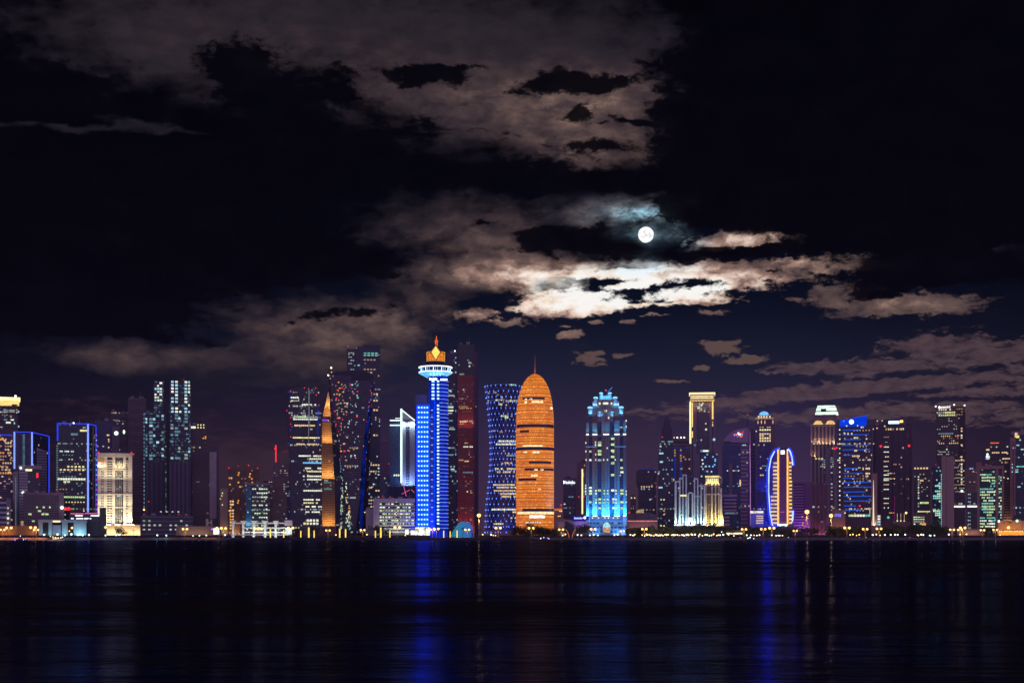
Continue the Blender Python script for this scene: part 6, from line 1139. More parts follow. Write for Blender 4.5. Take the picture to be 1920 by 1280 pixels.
b.win(1677, 1677.7, 930, 975, emit('dim magenta strip', (.6, .03, .3), .4), 'magenta_strip', -.3); b.flood(1672, 1001, 50, 3000, (1, .35, .6), -12, 60); roofs(b, [(1639, 1655, 796), (1700, 1710, 796)]); b.done()
b = B_('flagpole_plinth', 'row of lit white poles on a long plinth before the near-black sign tower', 'pole row', 1692, 1985)
b.box(1680, 1708, 978, 1003, plain('plum plinth', (.14, .08, .08), .7), 'plinth', 0, 5)
for x in (1682.5, 1689, 1695.5): b.win(x-.35, x+.35, 962, 977, emit('pale pole light', (1, .75, .5), .7), 'pole', -.3); b.ball(x, 976, 1.1, YELL, 'foot_lamp', -.6)
b.ball(1699, 961, 1.5, OBULB, 'pole_lamp'); b.bar([(1699, 961), (1699, 980)], .3, MAUVE, 'pole', -.2); b.done()

# 46
b = B_('apartment_block', 'small gridded dark block with one mint-green lit strip, right of the near-black sign tower', 'apartment block', 1728, 2180)
b.box(1713, 1744, 877, 1003, glass('gridded taupe wall', (.02, .016, .016), 2.6, 3.3, .16, ((1, .85, .7), (.9, 1, .9)), .45, (.09, .07, .07), floors=.05, fw=.3), depth=20); b.rows(1714, 1742, [876], 3, 3.6, 2, .7, [WHITE, CYAN, WARM], dy=-.2, seed=3)
b.rows(1721, 1724, fr(887, 960, 5), 2.6, 2.4, .2, .7, [WHITED, WHITE], dy=-.2); b.rows(1725, 1733, [899], 3, 3, .4, 1, [WARM], dy=-.2); b.rows(1725, 1742, [940.5], 3.4, 3, .3, 1, [TEAL, GREEN], dy=-.2); b.rows(1724, 1744, [957.5], 2, 2.6, .8, .9, [YELL], dy=-.2); b.rows(1735, 1740, [948], 2, 2, .5, .8, [WARM], dy=-.2)
b.box(1710, 1745, 962, 1003, plain('taupe base', (.25, .17, .15), .7), 'base', -1.5, 20)
for y in (968, 972, 976.5, 981): b.rows(1713, 1735, [y], 2, 3.4, .8, .8, [WHITE, WHITED, GREEN], dy=-1.7, seed=int(y))
b.win(1725, 1736, 980, 984, emit('amber shopfront', (1, .5, .15), 1.4), 'shopfront', -1.9); roofs(b, [(1714, 1743, 877)]); b.done()

# 47 tall residential tower and its neighbours
b = B_('apartment_tower', 'tall dark residential tower with yellow-lit top floors and a small blue-white roof sign', 'tower', 1782, 2250, 'the tall dark residential tower')
b.box(1755, 1797, 772, 1003, glass('taupe residential wall', (.03, .022, .022), 2.7, 3.4, .14, ((1, .75, .5), (1, .9, .8)), .35, (.075, .055, .06), floors=.0, fw=.34), depth=26); b.box(1797, 1810, 774, 1003, glass('dark residential side', (.015, .01, .014), 2.7, 3.4, .08, ((1, .8, .6), (1, .7, .5)), .5, (.03, .02, .026), floors=0, fw=.34), 'side_wall', 1.5, 24)
b.box(1754, 1809, 762, 773, plain('taupe crown', (.12, .08, .08), .7), 'crown', -.5, 26); b.box(1768, 1788, 770, 779, YELL and plain('ochre lit panel', (.4, .3, .05), .6), 'lit_panel', -.8, 2)
for y, c in ((766, [emit('peach crown window', (1, .75, .55), .9), WARM]), (771.5, [YELL, WHITED]), (776.5, [YELL, GREEN])): b.rows(1756, 1792, [y], 2.8, 2.8, 1.2, .75, c, dy=-.9, seed=int(y)); b.rows(1793, 1808, [y], 1.6, 3, 1.5, .5, [WARMD], dy=-.9, seed=int(y)+1)
sign(b, 1764, 1782, 760, 764.5, 'aceoubof', SIGNW, 'roof_sign', -1.6); b.ball(1761.5, 763, 1.8, CBULB, 'sign_emblem', -1.2); [b.ball(px, py, 1.2, BULB, 'roof_lamp') for px, py in ((1754.5, 761), (1789, 759), (1808.5, 760.5))]
b.rows(1760, 1795, [811], 2.8, 3, 1, .6, [CYAND, TEAL, WHITED], dy=-.2, seed=4); b.rows(1757, 1799, [816, 820, 825, 829.5], 2.2, 1.8, 2, .38, [WARM, WARMD, AMBER], dy=-.2, seed=6); b.rows(1757, 1796, [798, 803, 788], 2, 1.8, 2.6, .2, [WARMD, WHITED], dy=-.2, seed=9); b.rows(1758, 1782, [841, 845.5, 850], 2, 2.4, .8, .6, [WHITED, WHITE], dy=-.2, seed=5)
for y in (802, 807, 815, 819.5, 833, 855, 860, 869, 874, 878, 883, 889, 897, 902, 906): b.win(1801.5, 1804.5, y, y+2.6, rng.choice([WARM, WARM, WHITE]), 'side_window', 1.3)
b.rows(1788, 1808, fr(862, 960, 6.5), 2.2, 2, 1.6, .45, [WARM, WARMD, WHITED], dy=-.2, seed=3); b.done()
b = B_('office_block', 'dark block with bright turquoise corner windows, left of the pale windowless slab', 'office block', 1759, 2130)
b.box(1748, 1768, 875, 1003, glass('midnight turquoise glass', (.006, .012, .02), 2.4, 3.4, .12, ((.25, .9, .9), (.5, 1, .9)), .45, (.012, .016, .024)), depth=20)
TQ = emit('turquoise window light', (.3, .95, .9), .95)
for y in fr(888, 985, 4.4): b.win(1764.5, 1767.5, y, y+2.8, TQ, 'corner_window', -.3)
for y, n_ in ((904, 1), (909, 3), (913, 1), (919, 3), (924, 2), (928, 4), (932, 4), (938, 1), (956, 4), (960, 3), (964, 3), (968, 1)):
    for k in range(n_): b.win(1760.5-k*3.6, 1763.3-k*3.6, y, y+2.8, TQ if rng.random() < .8 else YELL, dy=-.3)
b.ball(1760, 876, 1.2, CYAND, 'lamp'); roofs(b, [(1749, 1766, 875)]); b.done()
b = B_('concrete_slab_tower', 'pale windowless rose-grey slab tower with one vertical joint, before the tall dark residential tower', 'tower', 1777, 2060)
b.box(1765.5, 1774, 854, 1003, plain('rose grey slab', (.34, .24, .22), .75, vary=.12), depth=16); b.box(1774.6, 1789, 855, 1003, plain('rose grey slab', (.34, .24, .22), .75, vary=.12), 'east_wall', -.5, 16); b.done()
b = B_('office_block', 'low dark double block crossed by one bright white horizontal light bar', 'office block', 1810, 2080, 'the white-barred double block')
b.box(1787, 1809, 923, 1003, glass('plum lobby glass', (.02, .01, .016), 3, 4, .02, frame=(.05, .03, .035)), depth=16); b.box(1809, 1813, 920, 1003, MAUVE, 'divider', -1, 16); b.box(1813, 1832, 922, 1003, glass('grey lobby glass', (.02, .022, .024), 3, 4, .06, ((.6, .8, .8), (.8, .9, .9)), .3, (.04, .03, .03)), 'east_wall', 0, 16)
BAR = emit('white bar light', (.9, 1, .9), 1.5, .1); b.win(1787, 1809.5, 947.5, 950.5, BAR, 'light_bar', -1.1); b.win(1813.5, 1832, 947.5, 950.5, BAR, 'light_bar', -.6); b.ball(1803.5, 920, 1.6, CBULB, 'roof_lamp'); b.rows(1815, 1820, fr(925, 990, 7), 2.4, 2, 1, .6, [WHITED, CYAND], dy=-.2); roofs(b, [(1788, 1808, 923)]); b.done()
b = B_('apartment_block', 'tan gridded apartment block with a faint blue sign, left of the green-windowed framed office', 'apartment block', 1822, 2180)
b.box(1809, 1836, 878, 925, glass('tan gridded wall', (.03, .022, .02), 3.2, 2.9, .08, ((1, .8, .6), (.9, .9, .8)), .35, (.24, .16, .13), floors=0, fw=.3), depth=16); b.box(1809, 1836, 925, 1003, MAUVE, 'lower_wall', 2, 14); b.rows(1818, 1828, [877], 2, 3, .8, 1, [emit('blue white faint sign', (.3, .5, 1), 1.0)], dy=-.4); b.rows(1820, 1828, [883], 1.4, 3, .6, .9, [WARM], dy=-.3); roofs(b, [(1810, 1835, 878)]); b.done()

# 49 framed office with green-lit floors
b = B_('office_tower', 'rose-framed office with many teal and green lit window rows behind a dark round tree', 'office block', 1857, 2070, 'the green-windowed framed office')
rf_ = plain('rose stone frame', (.32, .2, .18), .75)
b.box(1836, 1882, 880, 1003, glass('green office glass', (.008, .02, .018), 2.6, 3.5, .12, ((.5, 1, .75), (.6, 1, .9)), .4, (.02, .025, .025)), 'glass_wall', 1.5, 22)
for x0, x1, y0 in ((1831, 1837, 866), (1867, 1872, 874), (1878.5, 1882, 873)): b.box(x0, x1, y0, 1003, rf_, 'frame_pier', 0, 24)
b.box(1831, 1882, 873, 879, rf_, 'frame_beam', -.5, 25); b.box(1830, 1840, 866, 874, rf_, 'roof_block', 1, 10)
for i, y in enumerate(fr(888, 990, 5.4)): b.rows(1837.5, 1866, [y], 2.7, 2.6, .6, .62 if i % 5 < 4 else .2, [TEAL, GREEN, WHITE, TEAL], dy=1.3, seed=100+i)
for i, y in enumerate(fr(888, 985, 5.4)): b.rows(1872.5, 1878, [y], 2.6, 2.4, .6, .6, [TEAL, GREEN, WHITE], dy=1.3, seed=200+i)
roofs(b, [(1840, 1866, 873)]); b.done()
b = B_('office_tower', 'dark back tower with an orange-red roof glow and bright blue-yellow logo', 'tower', 1868, 2350)
b.box(1856, 1896, 832, 1003, glass('back tower glass', (.015, .012, .016), 2.8, 3.7, .04, ((1, .75, .4), (1, .9, .7)), .4, (.035, .025, .03)), depth=26); b.box(1843, 1858, 838, 1003, plain('slate side wall', (.1, .09, .1), .6), 'side_wall', -1, 20)
b.win(1857, 1873, 829, 831, emit('orange red roof light', (1, .18, .06), .9, .3), 'roof_glow', -.3); b.rows(1860, 1890, [847], 2.4, 3, .6, .85, [WARM, GOLD], dy=-.3, seed=2); b.rows(1876, 1895, [858.5], 2.4, 3, .6, .9, [GOLD, WARM], dy=-.3); b.win(1849, 1855, 841, 844, WARM, 'side_window', -1.2)
for px, py, w, h, m_ in ((1851.5, 851, 3, 3, CBULB), (1851, 855, 4, 3, CBULB), (1852.5, 859, 5, 3, YELL), (1849.5, 859, 2.5, 3, BLUEB), (1855, 856, 1.6, 5, YELL)): b.win(px-w/2, px+w/2, py-h/2, py+h/2, m_, 'logo', -1.4, .3)
b.ball(1882, 895, 1.0, OBULB, 'lamp'); b.ball(1890, 897, 1.1, WHITE, 'lamp'); b.done()
b = B_('apartment_block', 'tan striped block between the green-windowed office and the right-edge tower', 'apartment block', 1890, 2150)
b.box(1881, 1898, 902, 1003, plain('dark tan recess', (.05, .035, .03), .7), depth=16); b.slabs(1881, 1898, 903, 990, 5, plain('tan stripe', (.34, .24, .18), .7), 'floor_bands', .8, .5); b.flood(1890, 985, 14, 2500, (1, .6, .35), -8, 70); b.done()
b = B_('office_tower', 'dark blue glass tower framed by a rose pier, cut by the right frame edge', 'tower', 1912, 2120)
b.box(1899, 1950, 812, 1003, glass('right edge glass', (.01, .014, .035), 2.8, 3.6, .06, ((.2, .8, .8), (.5, 1, 1)), .45, (.02, .018, .035)), depth=24); b.box(1894, 1899, 820, 970, rf_, 'frame_pier', -1, 24); b.box(1900.5, 1904, 815, 965, rf_, 'frame_pier', -.6, 20); b.box(1896, 1950, 808, 815, plain('rose lintel', (.3, .2, .18), .7), 'frame_beam', -1, 25)
b.box(1903, 1908, 811, 819, emit('pale gold panel light', (1, .8, .5), .9), 'gold_panel', -1.6, 2); b.box(1905, 1911, 816, 820.5, GOLD, 'gold_panel', -1.8, 2)
for x0, x1, y in ((1906, 1914, 833), (1914, 1921, 841), (1899, 1905, 838), (1906, 1921, 873), (1901, 1911, 879), (1901, 1911, 883), (1909, 1914, 856), (1908, 1916, 911)): b.rows(x0, x1, [y], 2.4, 2.4, .5, .9, [TEAL, CYAN], dy=-.3, seed=int(y))
for y in (870, 876, 884): b.ball(1898, y, .9, CYAN, 'pier_lamp', -1.4)
b.flood(1905, 995, 20, 2500, (1, .4, .4), -10, 70); roofs(b, [(1912, 1940, 808)]); b.done()
# ---------------------------------------------------------------- low waterfront buildings
b = B_('waterfront_hall', 'long low orange-glowing hall with a row of small lamps, lower right edge', 'hall', 1895, 1935, 'the orange-lit waterfront hall')
hw = plain('sandy hall wall', (.42, .26, .14), .75)
b.box(1871, 1950, 977, 1003, hw, 'wall', 0, 16); b.box(1870, 1950, 975.5, 978, hw, 'parapet', -.6, 17); b.box(1916, 1917.5, 978, 1003, MAUVE, 'joint', -.3, 1); MB().lathe(b.X(1894), -.3, [(.2, b.Z(982)), (1.4, b.Z(980)), (.2, b.Z(978))], 8).build('wall_badge', DARK, b.root)
for x in fr(1874, 1919, 3.1): b.ball(x, 995, .62, OBULB if rng.random() < .7 else YELL, 'eave_lamp', -3)
b.box(1870, 1950, 996, 997, hw, 'canopy', -3.4, 3.4)
for x in (1880, 1900, 1920): b.flood(x, 1001, 18, 2600, (1, .42, .08), -7, 40)
b.ball(1891, 988.5, 1.8, OBULB, 'wall_lamp', -2); b.ball(1873, 976.5, 1.5, GBULB, 'green_corner_lamp', -2); b.ball(1907, 976, 1.8, emit('green white lamp glow', (.4, 1, .6), 2.6), 'green_roof_lamp', -2); b.done()
b = B_('low_hall', 'low pinkish canopy hall between two dark trees at the right, lit by orange lamps', 'hall', 1820, 1940)
b.box(1795, 1846, 993, 1003, plain('pinkish canopy', (.35, .22, .2), .7), 'wall', 0, 10); b.box(1794, 1848, 991.5, 993.5, MAUVE, 'roof', -2, 14); b.flood(1820, 1001, 30, 500, (1, .6, .4), -6, 30); b.done()
b = B_('brick_arcade', 'low building with an amber-lit colonnade behind the twin-headed lamps, far left edge', 'building', 20, 1940)
b.box(-20, 70, 985, 1003, plain('ochre arcade wall', (.3, .17, .08), .7), 'wall', 3, 14)
for x in (-6, 3, 12, 31, 45): b.box(x, x+1.4, 983, 1003, plain('ochre arcade wall', (.3, .17, .08), .7), 'column', 0, 1.4)
for x in (4, 17, 62): b.flood(x, 1002, 12, 900, (1, .4, .08), -6, 45)
b.done()
b = B_('low_terrace', 'low grey terrace with orange-lit quay wall below the dark slant-roofed tower', 'building', 380, 1950)
b.box(330, 415, 986, 1003, plain('grey terrace wall', (.16, .14, .14), .7), 'wall', 2, 14); b.box(386, 391, 972, 986, GREY, 'vent_tower', 4, 4); b.box(395, 398, 973, 986, GREY, 'vent_tower', 4, 4)
for x in (347, 362, 374, 387): b.flood(x, 1002, 10, 500, (1, .55, .2), -5, 40)
b.done()
b = B_('kiosk', 'small bright kiosk with a purple lamp, below the dark slant-roofed tower', 'kiosk', 406, 1925)
b.box(400, 411, 990, 1001, emit('white kiosk glass', (1, .9, .75), 1.6, .6, scale=.6), 'glazing', 0, 5); b.box(398.5, 412, 988.5, 990, GREY, 'roof', -1, 7); b.box(399, 412, 1001, 1003, GREY, 'base', -.5, 6); b.ball(397.5, 991.5, 1.2, emit('purple lamp glow', (.35, .15, 1), 2), 'purple_lamp', -1); b.done()
b = B_('kiosk', 'small glowing white kiosk at the foot of the green-lit parking block', 'kiosk', 768, 1930)
b.box(760, 766, 992, 1001, emit('cream kiosk glass', (1, .95, .75), 1.5, .6, scale=.6), 'glazing', 0, 4); b.box(770, 778, 994, 1002, emit('cream kiosk glass', (1, .95, .75), 1.5, .6, scale=.6), 'glazing', 0, 4); b.box(758, 779, 990, 992, GREY, 'roof', -1, 6); b.done()
b = B_('restaurant', 'low restaurant with one long warm-lit window strip under dark trees', 'restaurant', 1377, 1925)
b.box(1360, 1394, 995, 1003, DARK, 'wall', 1, 8); b.win(1362, 1392, 998, 1001, emit('creamy restaurant light', (1, .85, .55), 1.5, .5, scale=.8), 'window_strip', .8); b.box(1359, 1395, 993.5, 995, MAUVE, 'roof', -1, 11); b.ball(1353.5, 997, 1.1, CBULB, 'lamp', 0); b.done()
b = B_('low_block', 'dim low block with pale dotted windows behind the trees beside the orange bullet tower', 'building', 1005, 2090)
b.box(1020, 1052, 975, 1003, plain('rose grey low wall', (.2, .15, .16), .7), depth=14); b.done()
b = B_('gabled_pavilion', 'pale pavilion with a glowing roof lantern, right foot of the orange bullet tower', 'pavilion', 1052, 1960)
b.box(1046, 1058, 977, 1003, plain('pale pavilion wall', (.35, .28, .25), .7), 'wall', 0, 8); b.shape([(1045, 977), (1048, 973), (1055, 973), (1059, 977)], MAUVE, 'roof', -.4, 9); b.flood(1052, 1000, 8, 500, (1, .7, .5), -5, 50); b.done()

# ---------------------------------------------------------------- breakwater and quay details
rockm = plain('dark breakwater rock', (.03, .028, .028), .9, vary=.6, scale=.4, bump=.6)
def mound(name, label, pts, D0, w, hmax, seed):
    rnd = random.Random(seed); rings = []
    for px in pts:
        x = (px-CX)*D0/F; e = min(1, (px-pts[0]+4)/40, (pts[-1]+4-px)/40); h = hmax*e*(.75+.5*rnd.random())
        rings.append([(x, D0-w*e*(.9+.3*rnd.random()), -.5), (x+rnd.uniform(-2, 2), D0-w*.45*e, h*.6), (x, D0+rnd.uniform(-1, 1), h), (x+rnd.uniform(-2, 2), D0+w*.5*e, h*.7), (x, D0+w*e, -.5)])
    m_ = MB(); k = 5; vs = [p for r_ in rings for p in r_]; m_.add(vs, [(j*k+i, (j+1)*k+i, (j+1)*k+i+1, j*k+i+1) for j in range(len(rings)-1) for i in range(k-1)]+[tuple(range(k)), tuple(range(len(vs)-k, len(vs)))[::-1]])
    tag(m_.build(name, rockm), label, 'breakwater')
mound('breakwater', 'long low black rock breakwater lying in the water before the central towers', [420+i*9 for i in range(68)], 1800, 22, 3.4, 5)
mound('breakwater', 'short black rock breakwater off the cyan turreted tower', [1032+i*8 for i in range(8)], 1790, 8, 1.6, 9)
# orange-lit quay edge on the left
for nm, lb, x0, x1, D_, col in (('quay_step', 'long low quay step catching orange lamp light, below the cyan-lit twin towers', 262, 414, 1893, (.5, .26, .12)), ('quay_step', 'low quay step catching orange lamp light, at the far left edge', -10, 90, 1878, (.5, .26, .12))):
    xa, xb = (x0-CX)*D_/F, (x1-CX)*D_/F; o = MB().box(xa, xb, D_-3.2, D_-1.9, -.4, 3.1).build(nm, plain('pale quay step', (.4, .3, .22), .8)); tag(o, lb, 'quay step')
    for k in range(4):
        ld = bpy.data.lights.new('quay_light', 'AREA'); ld.shape = 'RECTANGLE'; ld.size = (xb-xa)/5; ld.size_y = .4; ld.energy = 700; ld.color = (1, .38, .06); lo = bpy.data.objects.new('quay_light', ld); C.objects.link(lo); lo.parent = o; lo.location = (xa+(xb-xa)*(k+.5)/4, D_-6.5, 5.2); lo.rotation_euler = (math.radians(55), 0, 0)

# ---------------------------------------------------------------- lamps
def nearest(px):
    return min(NEARBY, key=lambda t: abs(t[0]-px))[1]
def place(proto, px, D, z=GZ, scale=1.0):
    o = copy_tree(proto) if proto['used'] else proto
    proto['used'] = 1; o.location = ((px-CX)*D/F, D, z); o.scale = (scale,)*3; return o
def lampproto(name, h, heads, bulb, r, arm=2.0, pole=BLACKM):
    root = empty(name, (0, 0, -500)); root['used'] = 0
    MB().tube((0, 0, 0), (0, 0, h), .28, 6, .18).build('pole', pole, root)
    for dx in heads:
        MB().path([(0, 0, h-.4), (dx*.5, 0, h+.1), (dx, 0, h)], .13).build('arm', pole, root) if dx else None
        MB().lathe(dx, -.4, [(.1, h-r), (r*.75, h-r*.6), (r, h), (r*.7, h+r*.6), (.1, h+r*.8)], 8).build('lamp_head', bulb, root, True)
    note_kids(root); return root
POLE = plain('orange lit pole paint', (.4, .3, .25), .5)
twin = lampproto('street_lamp', 12.0, (-2.6, 2.6), OBULB, 1.55, pole=POLE)
tall = lampproto('street_lamp', 34.0, (0,), OBULB, 3.0, pole=POLE)
bol = lampproto('promenade_lamp', 4.2, (0,), BULB, .95)
bolc = lampproto('promenade_lamp', 4.0, (0,), CBULB, 1.1)
bolg = lampproto('promenade_lamp', 4.0, (0,), GBULB, 1.0)
bolo = lampproto('promenade_lamp', 5.0, (0,), OBULB, 1.0)
ORD = ['first', 'second', 'third', 'fourth', 'fifth', 'sixth', 'seventh', 'eighth', 'ninth', 'tenth', 'eleventh', 'twelfth', 'thirteenth', 'fourteenth', 'fifteenth', 'sixteenth', 'seventeenth', 'eighteenth', 'nineteenth', 'twentieth']
def short(lab):
    w = lab.split()
    return lab if len(w) <= 16 else lab.replace('from the left of the ', 'leftmost of the ') if len(w) <= 17 else ' '.join(lab.replace('from the left of the ', '').split()[:16])
def row_of(proto, pxs, D, what, cat, group, glow=None, sc=None, z=GZ, lift=None):
    counts = {}; tot = {}
    for px in pxs: tot[nearest(px)] = tot.get(nearest(px), 0)+1
    for i, px in enumerate(sorted(pxs)):
        nb_ = nearest(px); k = counts.get(nb_, 0); counts[nb_] = k+1
        pos = '' if tot[nb_] == 1 else (ORD[k]+' from the left of the ' if k < 20 else '')
        o = place(proto, px, D+rng.uniform(-5, 5), z, (sc or 1)*rng.uniform(.78, 1.22))
        lab = (pos+what if pos else what)+' before '+nb_
        tag(o, short(lab), cat, group)
        if glow:
            ld = bpy.data.lights.new('lamp_glow', 'POINT'); ld.energy = glow[0]; ld.color = glow[1]; ld.shadow_soft_size = .8; lo = bpy.data.objects.new('lamp_glow', ld); C.objects.link(lo); lo.parent = o; lo.location = (0, -2.5, glow[2])
row_of(twin, [5, 17, 62, 68, 347, 411, 419, 482, 487, 545, 615, 680, 745, 811, 818, 876, 934, 996, 1052, 1112, 1167, 1208, 1395, 1431, 1447, 1491, 1588, 1622, 1648, 1785, 1800, 1805, 1842, 1866], 1915, 'twin-headed orange street lamps' and 'twin-headed orange street lamp', 'street lamp', 'twin-headed street lamps along the waterfront', (1500, (1, .5, .15), 9))
row_of(tall, [898, 1513, 1558], 1930, 'tall single orange street lamp', 'street lamp', 'tall street lamps', (9000, (1, .5, .15), 26))
row_of(bolc, [83, 108, 122, 134, 146, 150, 155, 167, 198, 218, 224, 295, 312], 1886, 'blue-white promenade lamp', 'lamp', 'blue-white lamps on the left quay', (900, (.5, .85, 1), 4), 1.15)
row_of(bolg, [1209, 1220, 1238, 1250, 1264, 1281, 1298, 1330, 362, 374, 387, 422, 921, 1055, 1270, 1287, 1326, 1400, 1743, 1745], 1912, 'greenish promenade lamp', 'lamp', 'greenish promenade lamps', (500, (.8, 1, .6), 4))
row_of(bol, [1083, 1090, 1106, 1113, 1121, 1152, 1158, 1182, 1187, 1213, 1226, 1231, 1236, 1243, 1262, 1283, 1291, 1303, 1310, 1317, 1323, 1334, 1344, 1350, 1356, 1376, 1408, 1419, 1424, 1447, 1455, 1459, 1462, 1467, 1636, 1659, 1670, 1678, 1683, 1697, 1722, 1727, 1731, 1752, 1779], 1910, 'white promenade lamp', 'lamp', 'white promenade lamps on the right shore', (350, (1, .95, .8), 4))
row_of(bolo, [1188, 1204, 1212, 1229, 1234, 1247, 1259, 1266, 1274, 1289, 1312, 1322, 1338, 1347, 1366, 1414, 630, 688, 760, 905, 925, 929, 1060, 1190, 1217, 1222, 1232, 1240, 1253, 1278, 1296, 1594, 1599, 1606, 1611, 1637, 1643, 1650, 1720, 1800, 1812, 1875], 1918, 'small orange lamp', 'lamp', 'small orange lamps on the shore', (350, (1, .55, .2), 5), .9)

# light pillars
pil = empty('light_pillar', (0, 0, -500)); pil['used'] = 0
MB().box(-.85, .85, -.6, .6, .8, 13.2).build('glowing_shaft', emit('yellow pillar light', (1, .68, .12), 1.5, .12), pil); MB().box(-1.1, 1.1, -.8, .8, 0, .8).build('base', GREY, pil); MB().box(-1.0, 1.0, -.75, .75, 13.2, 13.9).build('cap', GREY, pil); note_kids(pil)
row_of(pil, [507, 532, 564, 579, 589, 637, 648, 704, 714, 731, 832, 844, 857], 1908, 'glowing yellow light pillar', 'light pillar', 'yellow light pillars on the promenade', None, .9)
# copper-lit curved masts
for px, lean, lb in ((1067, -1, 'left copper-lit curved mast beside the blue lettered hall'), (1073, 1, 'right copper-lit curved mast beside the blue lettered hall')):
    D_ = 1912; x = (px-CX)*D_/F; o = MB().path([(lean*(4.5*(k/8)**2.2), 0, 12*k/8) for k in range(9)], .42).build('curved_mast', emit('copper mast light', (1, .3, .14), .55, .1)); o.location = (x, D_, GZ); tag(o, lb, 'mast')

# ---------------------------------------------------------------- trees
leafm = plain('dark evergreen leaves', (.045, .06, .03), .8, vary=.5, scale=.8); bark = plain('tree bark', (.08, .06, .045), .9); palml = plain('palm fronds', (.06, .07, .035), .7, vary=.4, scale=.8)
def tree_proto(seed, h, w, n_=420):
    rnd = random.Random(seed); root = empty('tree', (0, 0, -500)); root['used'] = 0
    t_ = MB(); t_.tube((0, 0, 0), (rnd.uniform(-.4, .4), 0, h*.5), .5, 6, .3)
    cl = []
    for k in range(11):
        a = rnd.uniform(0, 6.3); r_ = rnd.uniform(.1, .85)*w*.5; cz = h*rnd.uniform(.38, .86); cl.append((r_*math.cos(a), r_*math.sin(a), cz, rnd.uniform(.16, .30)*w*(1.15-cz/h*.4)))
        t_.tube((0, 0, h*.4), (cl[-1][0]*.8, cl[-1][1]*.8, cz), .22, 4, .08)
    t_.build('trunk', bark, root); c = MB()
    for k in range(n_):
        cx_, cy_, cz, cr = rnd.choice(cl); v = Vector((rnd.gauss(0, 1), rnd.gauss(0, 1), rnd.gauss(0, .75))).normalized()*cr*rnd.uniform(.55, 1.08); p = Vector((cx_, cy_, cz))+v
        a = Vector((rnd.gauss(0, 1), rnd.gauss(0, 1), rnd.gauss(0, 1))).normalized()*rnd.uniform(.45, .95); b_ = a.orthogonal().normalized()*rnd.uniform(.35, .7)
        c.add([p-a, p-b_, p+a, p+b_], [(0, 1, 2, 3)])
    c.build('crown', leafm, root); note_kids(root); return root
def palm_proto(seed, h):
    rnd = random.Random(seed); root = empty('palm_tree', (0, 0, -500)); root['used'] = 0
    MB().path([(0, 0, 0), (.15, 0, h*.4), (.4, 0, h*.8), (.45, 0, h)], .3, 6).build('trunk', bark, root); c = MB()
    for k in range(22):
        a = rnd.uniform(0, 6.3); up = rnd.uniform(-.2, .9); L = rnd.uniform(3.4, 4.8); pts = [Vector((.45, 0, h))+Vector((math.cos(a)*L*t, math.sin(a)*L*t, up*L*t*.9-1.9*t*t)) for t in (0, .35, .7, 1)]
        s_ = Vector((-math.sin(a), math.cos(a), 0))*.42
        for q, (p0, p1) in enumerate(zip(pts, pts[1:])): w0, w1 = (.5, 1, .9, .15)[q], (.5, 1, .9, .15)[q+1]; c.add([p0-s_*w0, p1-s_*w1, p1+s_*w1, p0+s_*w0], [(0, 1, 2, 3)])
    c.build('crown', palml, root); note_kids(root); return root
T = [tree_proto(1, 15, 18, 600), tree_proto(2, 13, 17, 600), tree_proto(3, 17, 21, 700), tree_proto(5, 14, 19, 600)]
TB = [tree_proto(11, 19, 28, 900), tree_proto(12, 17, 24, 800)]
PT = [palm_proto(1, 12.5), palm_proto(2, 10.5), palm_proto(3, 14)]
def trees(protos, spots, D, what, group, cat='tree'):
    counts = {}; tot = {}
    for s_ in spots: tot[nearest(s_)] = tot.get(nearest(s_), 0)+1
    for i, px in enumerate(sorted(spots)):
        nb_ = nearest(px); k = counts.get(nb_, 0); counts[nb_] = k+1
        o = place(protos[i % len(protos)], px, D+rng.uniform(-7, 7), GZ, rng.uniform(.82, 1.18)); o.rotation_euler = (0, 0, rng.uniform(0, 6))
        pos = '' if tot[nb_] == 1 else ORD[k]+' from the left of the '; w_ = what if pos == '' else what+'s'
        tag(o, short(pos+w_+' before '+nb_), cat, group)
RB = [968, 981, 992, 1004, 1016, 1027, 1185, 1197, 1207, 1217, 1238, 1252, 1268, 1307, 1318, 1329, 1339, 1348, 1357, 1368, 1380, 1392, 1405, 1418, 1443, 1460, 1475, 1558, 1567, 1577, 1592, 1605, 1619, 1660, 1670, 1682, 1748, 975, 986, 998, 1010, 1022, 1032, 1042, 1052, 1180, 1192, 1202, 1212, 1222, 1245, 1262, 1272, 1281, 1292, 1302, 1313, 1324, 1334, 1343, 1352, 1362, 1374, 1386, 1398, 1412, 1424, 1437, 1452, 1468, 1482, 1562, 1572, 1582, 1598, 1612, 1625, 1655, 1664, 1676, 1688, 1742, 1754, 225, 560, 590, 704, 724]
trees(T, RB, 1933, 'dark leafy shore tree', 'leafy trees along the shore')
trees(TB, [1086, 1097, 1500, 1515, 1532, 1710, 1725, 1760, 1775, 1853], 1928, 'big round dark tree', 'big round trees on the shore')
trees(PT, [250, 470, 600, 622, 658, 668, 692, 782, 798, 824, 838, 850, 868, 884, 900, 912, 940, 955, 1128, 1146, 1163, 1255], 1922, 'small dark palm', 'palms along the promenade', 'palm')

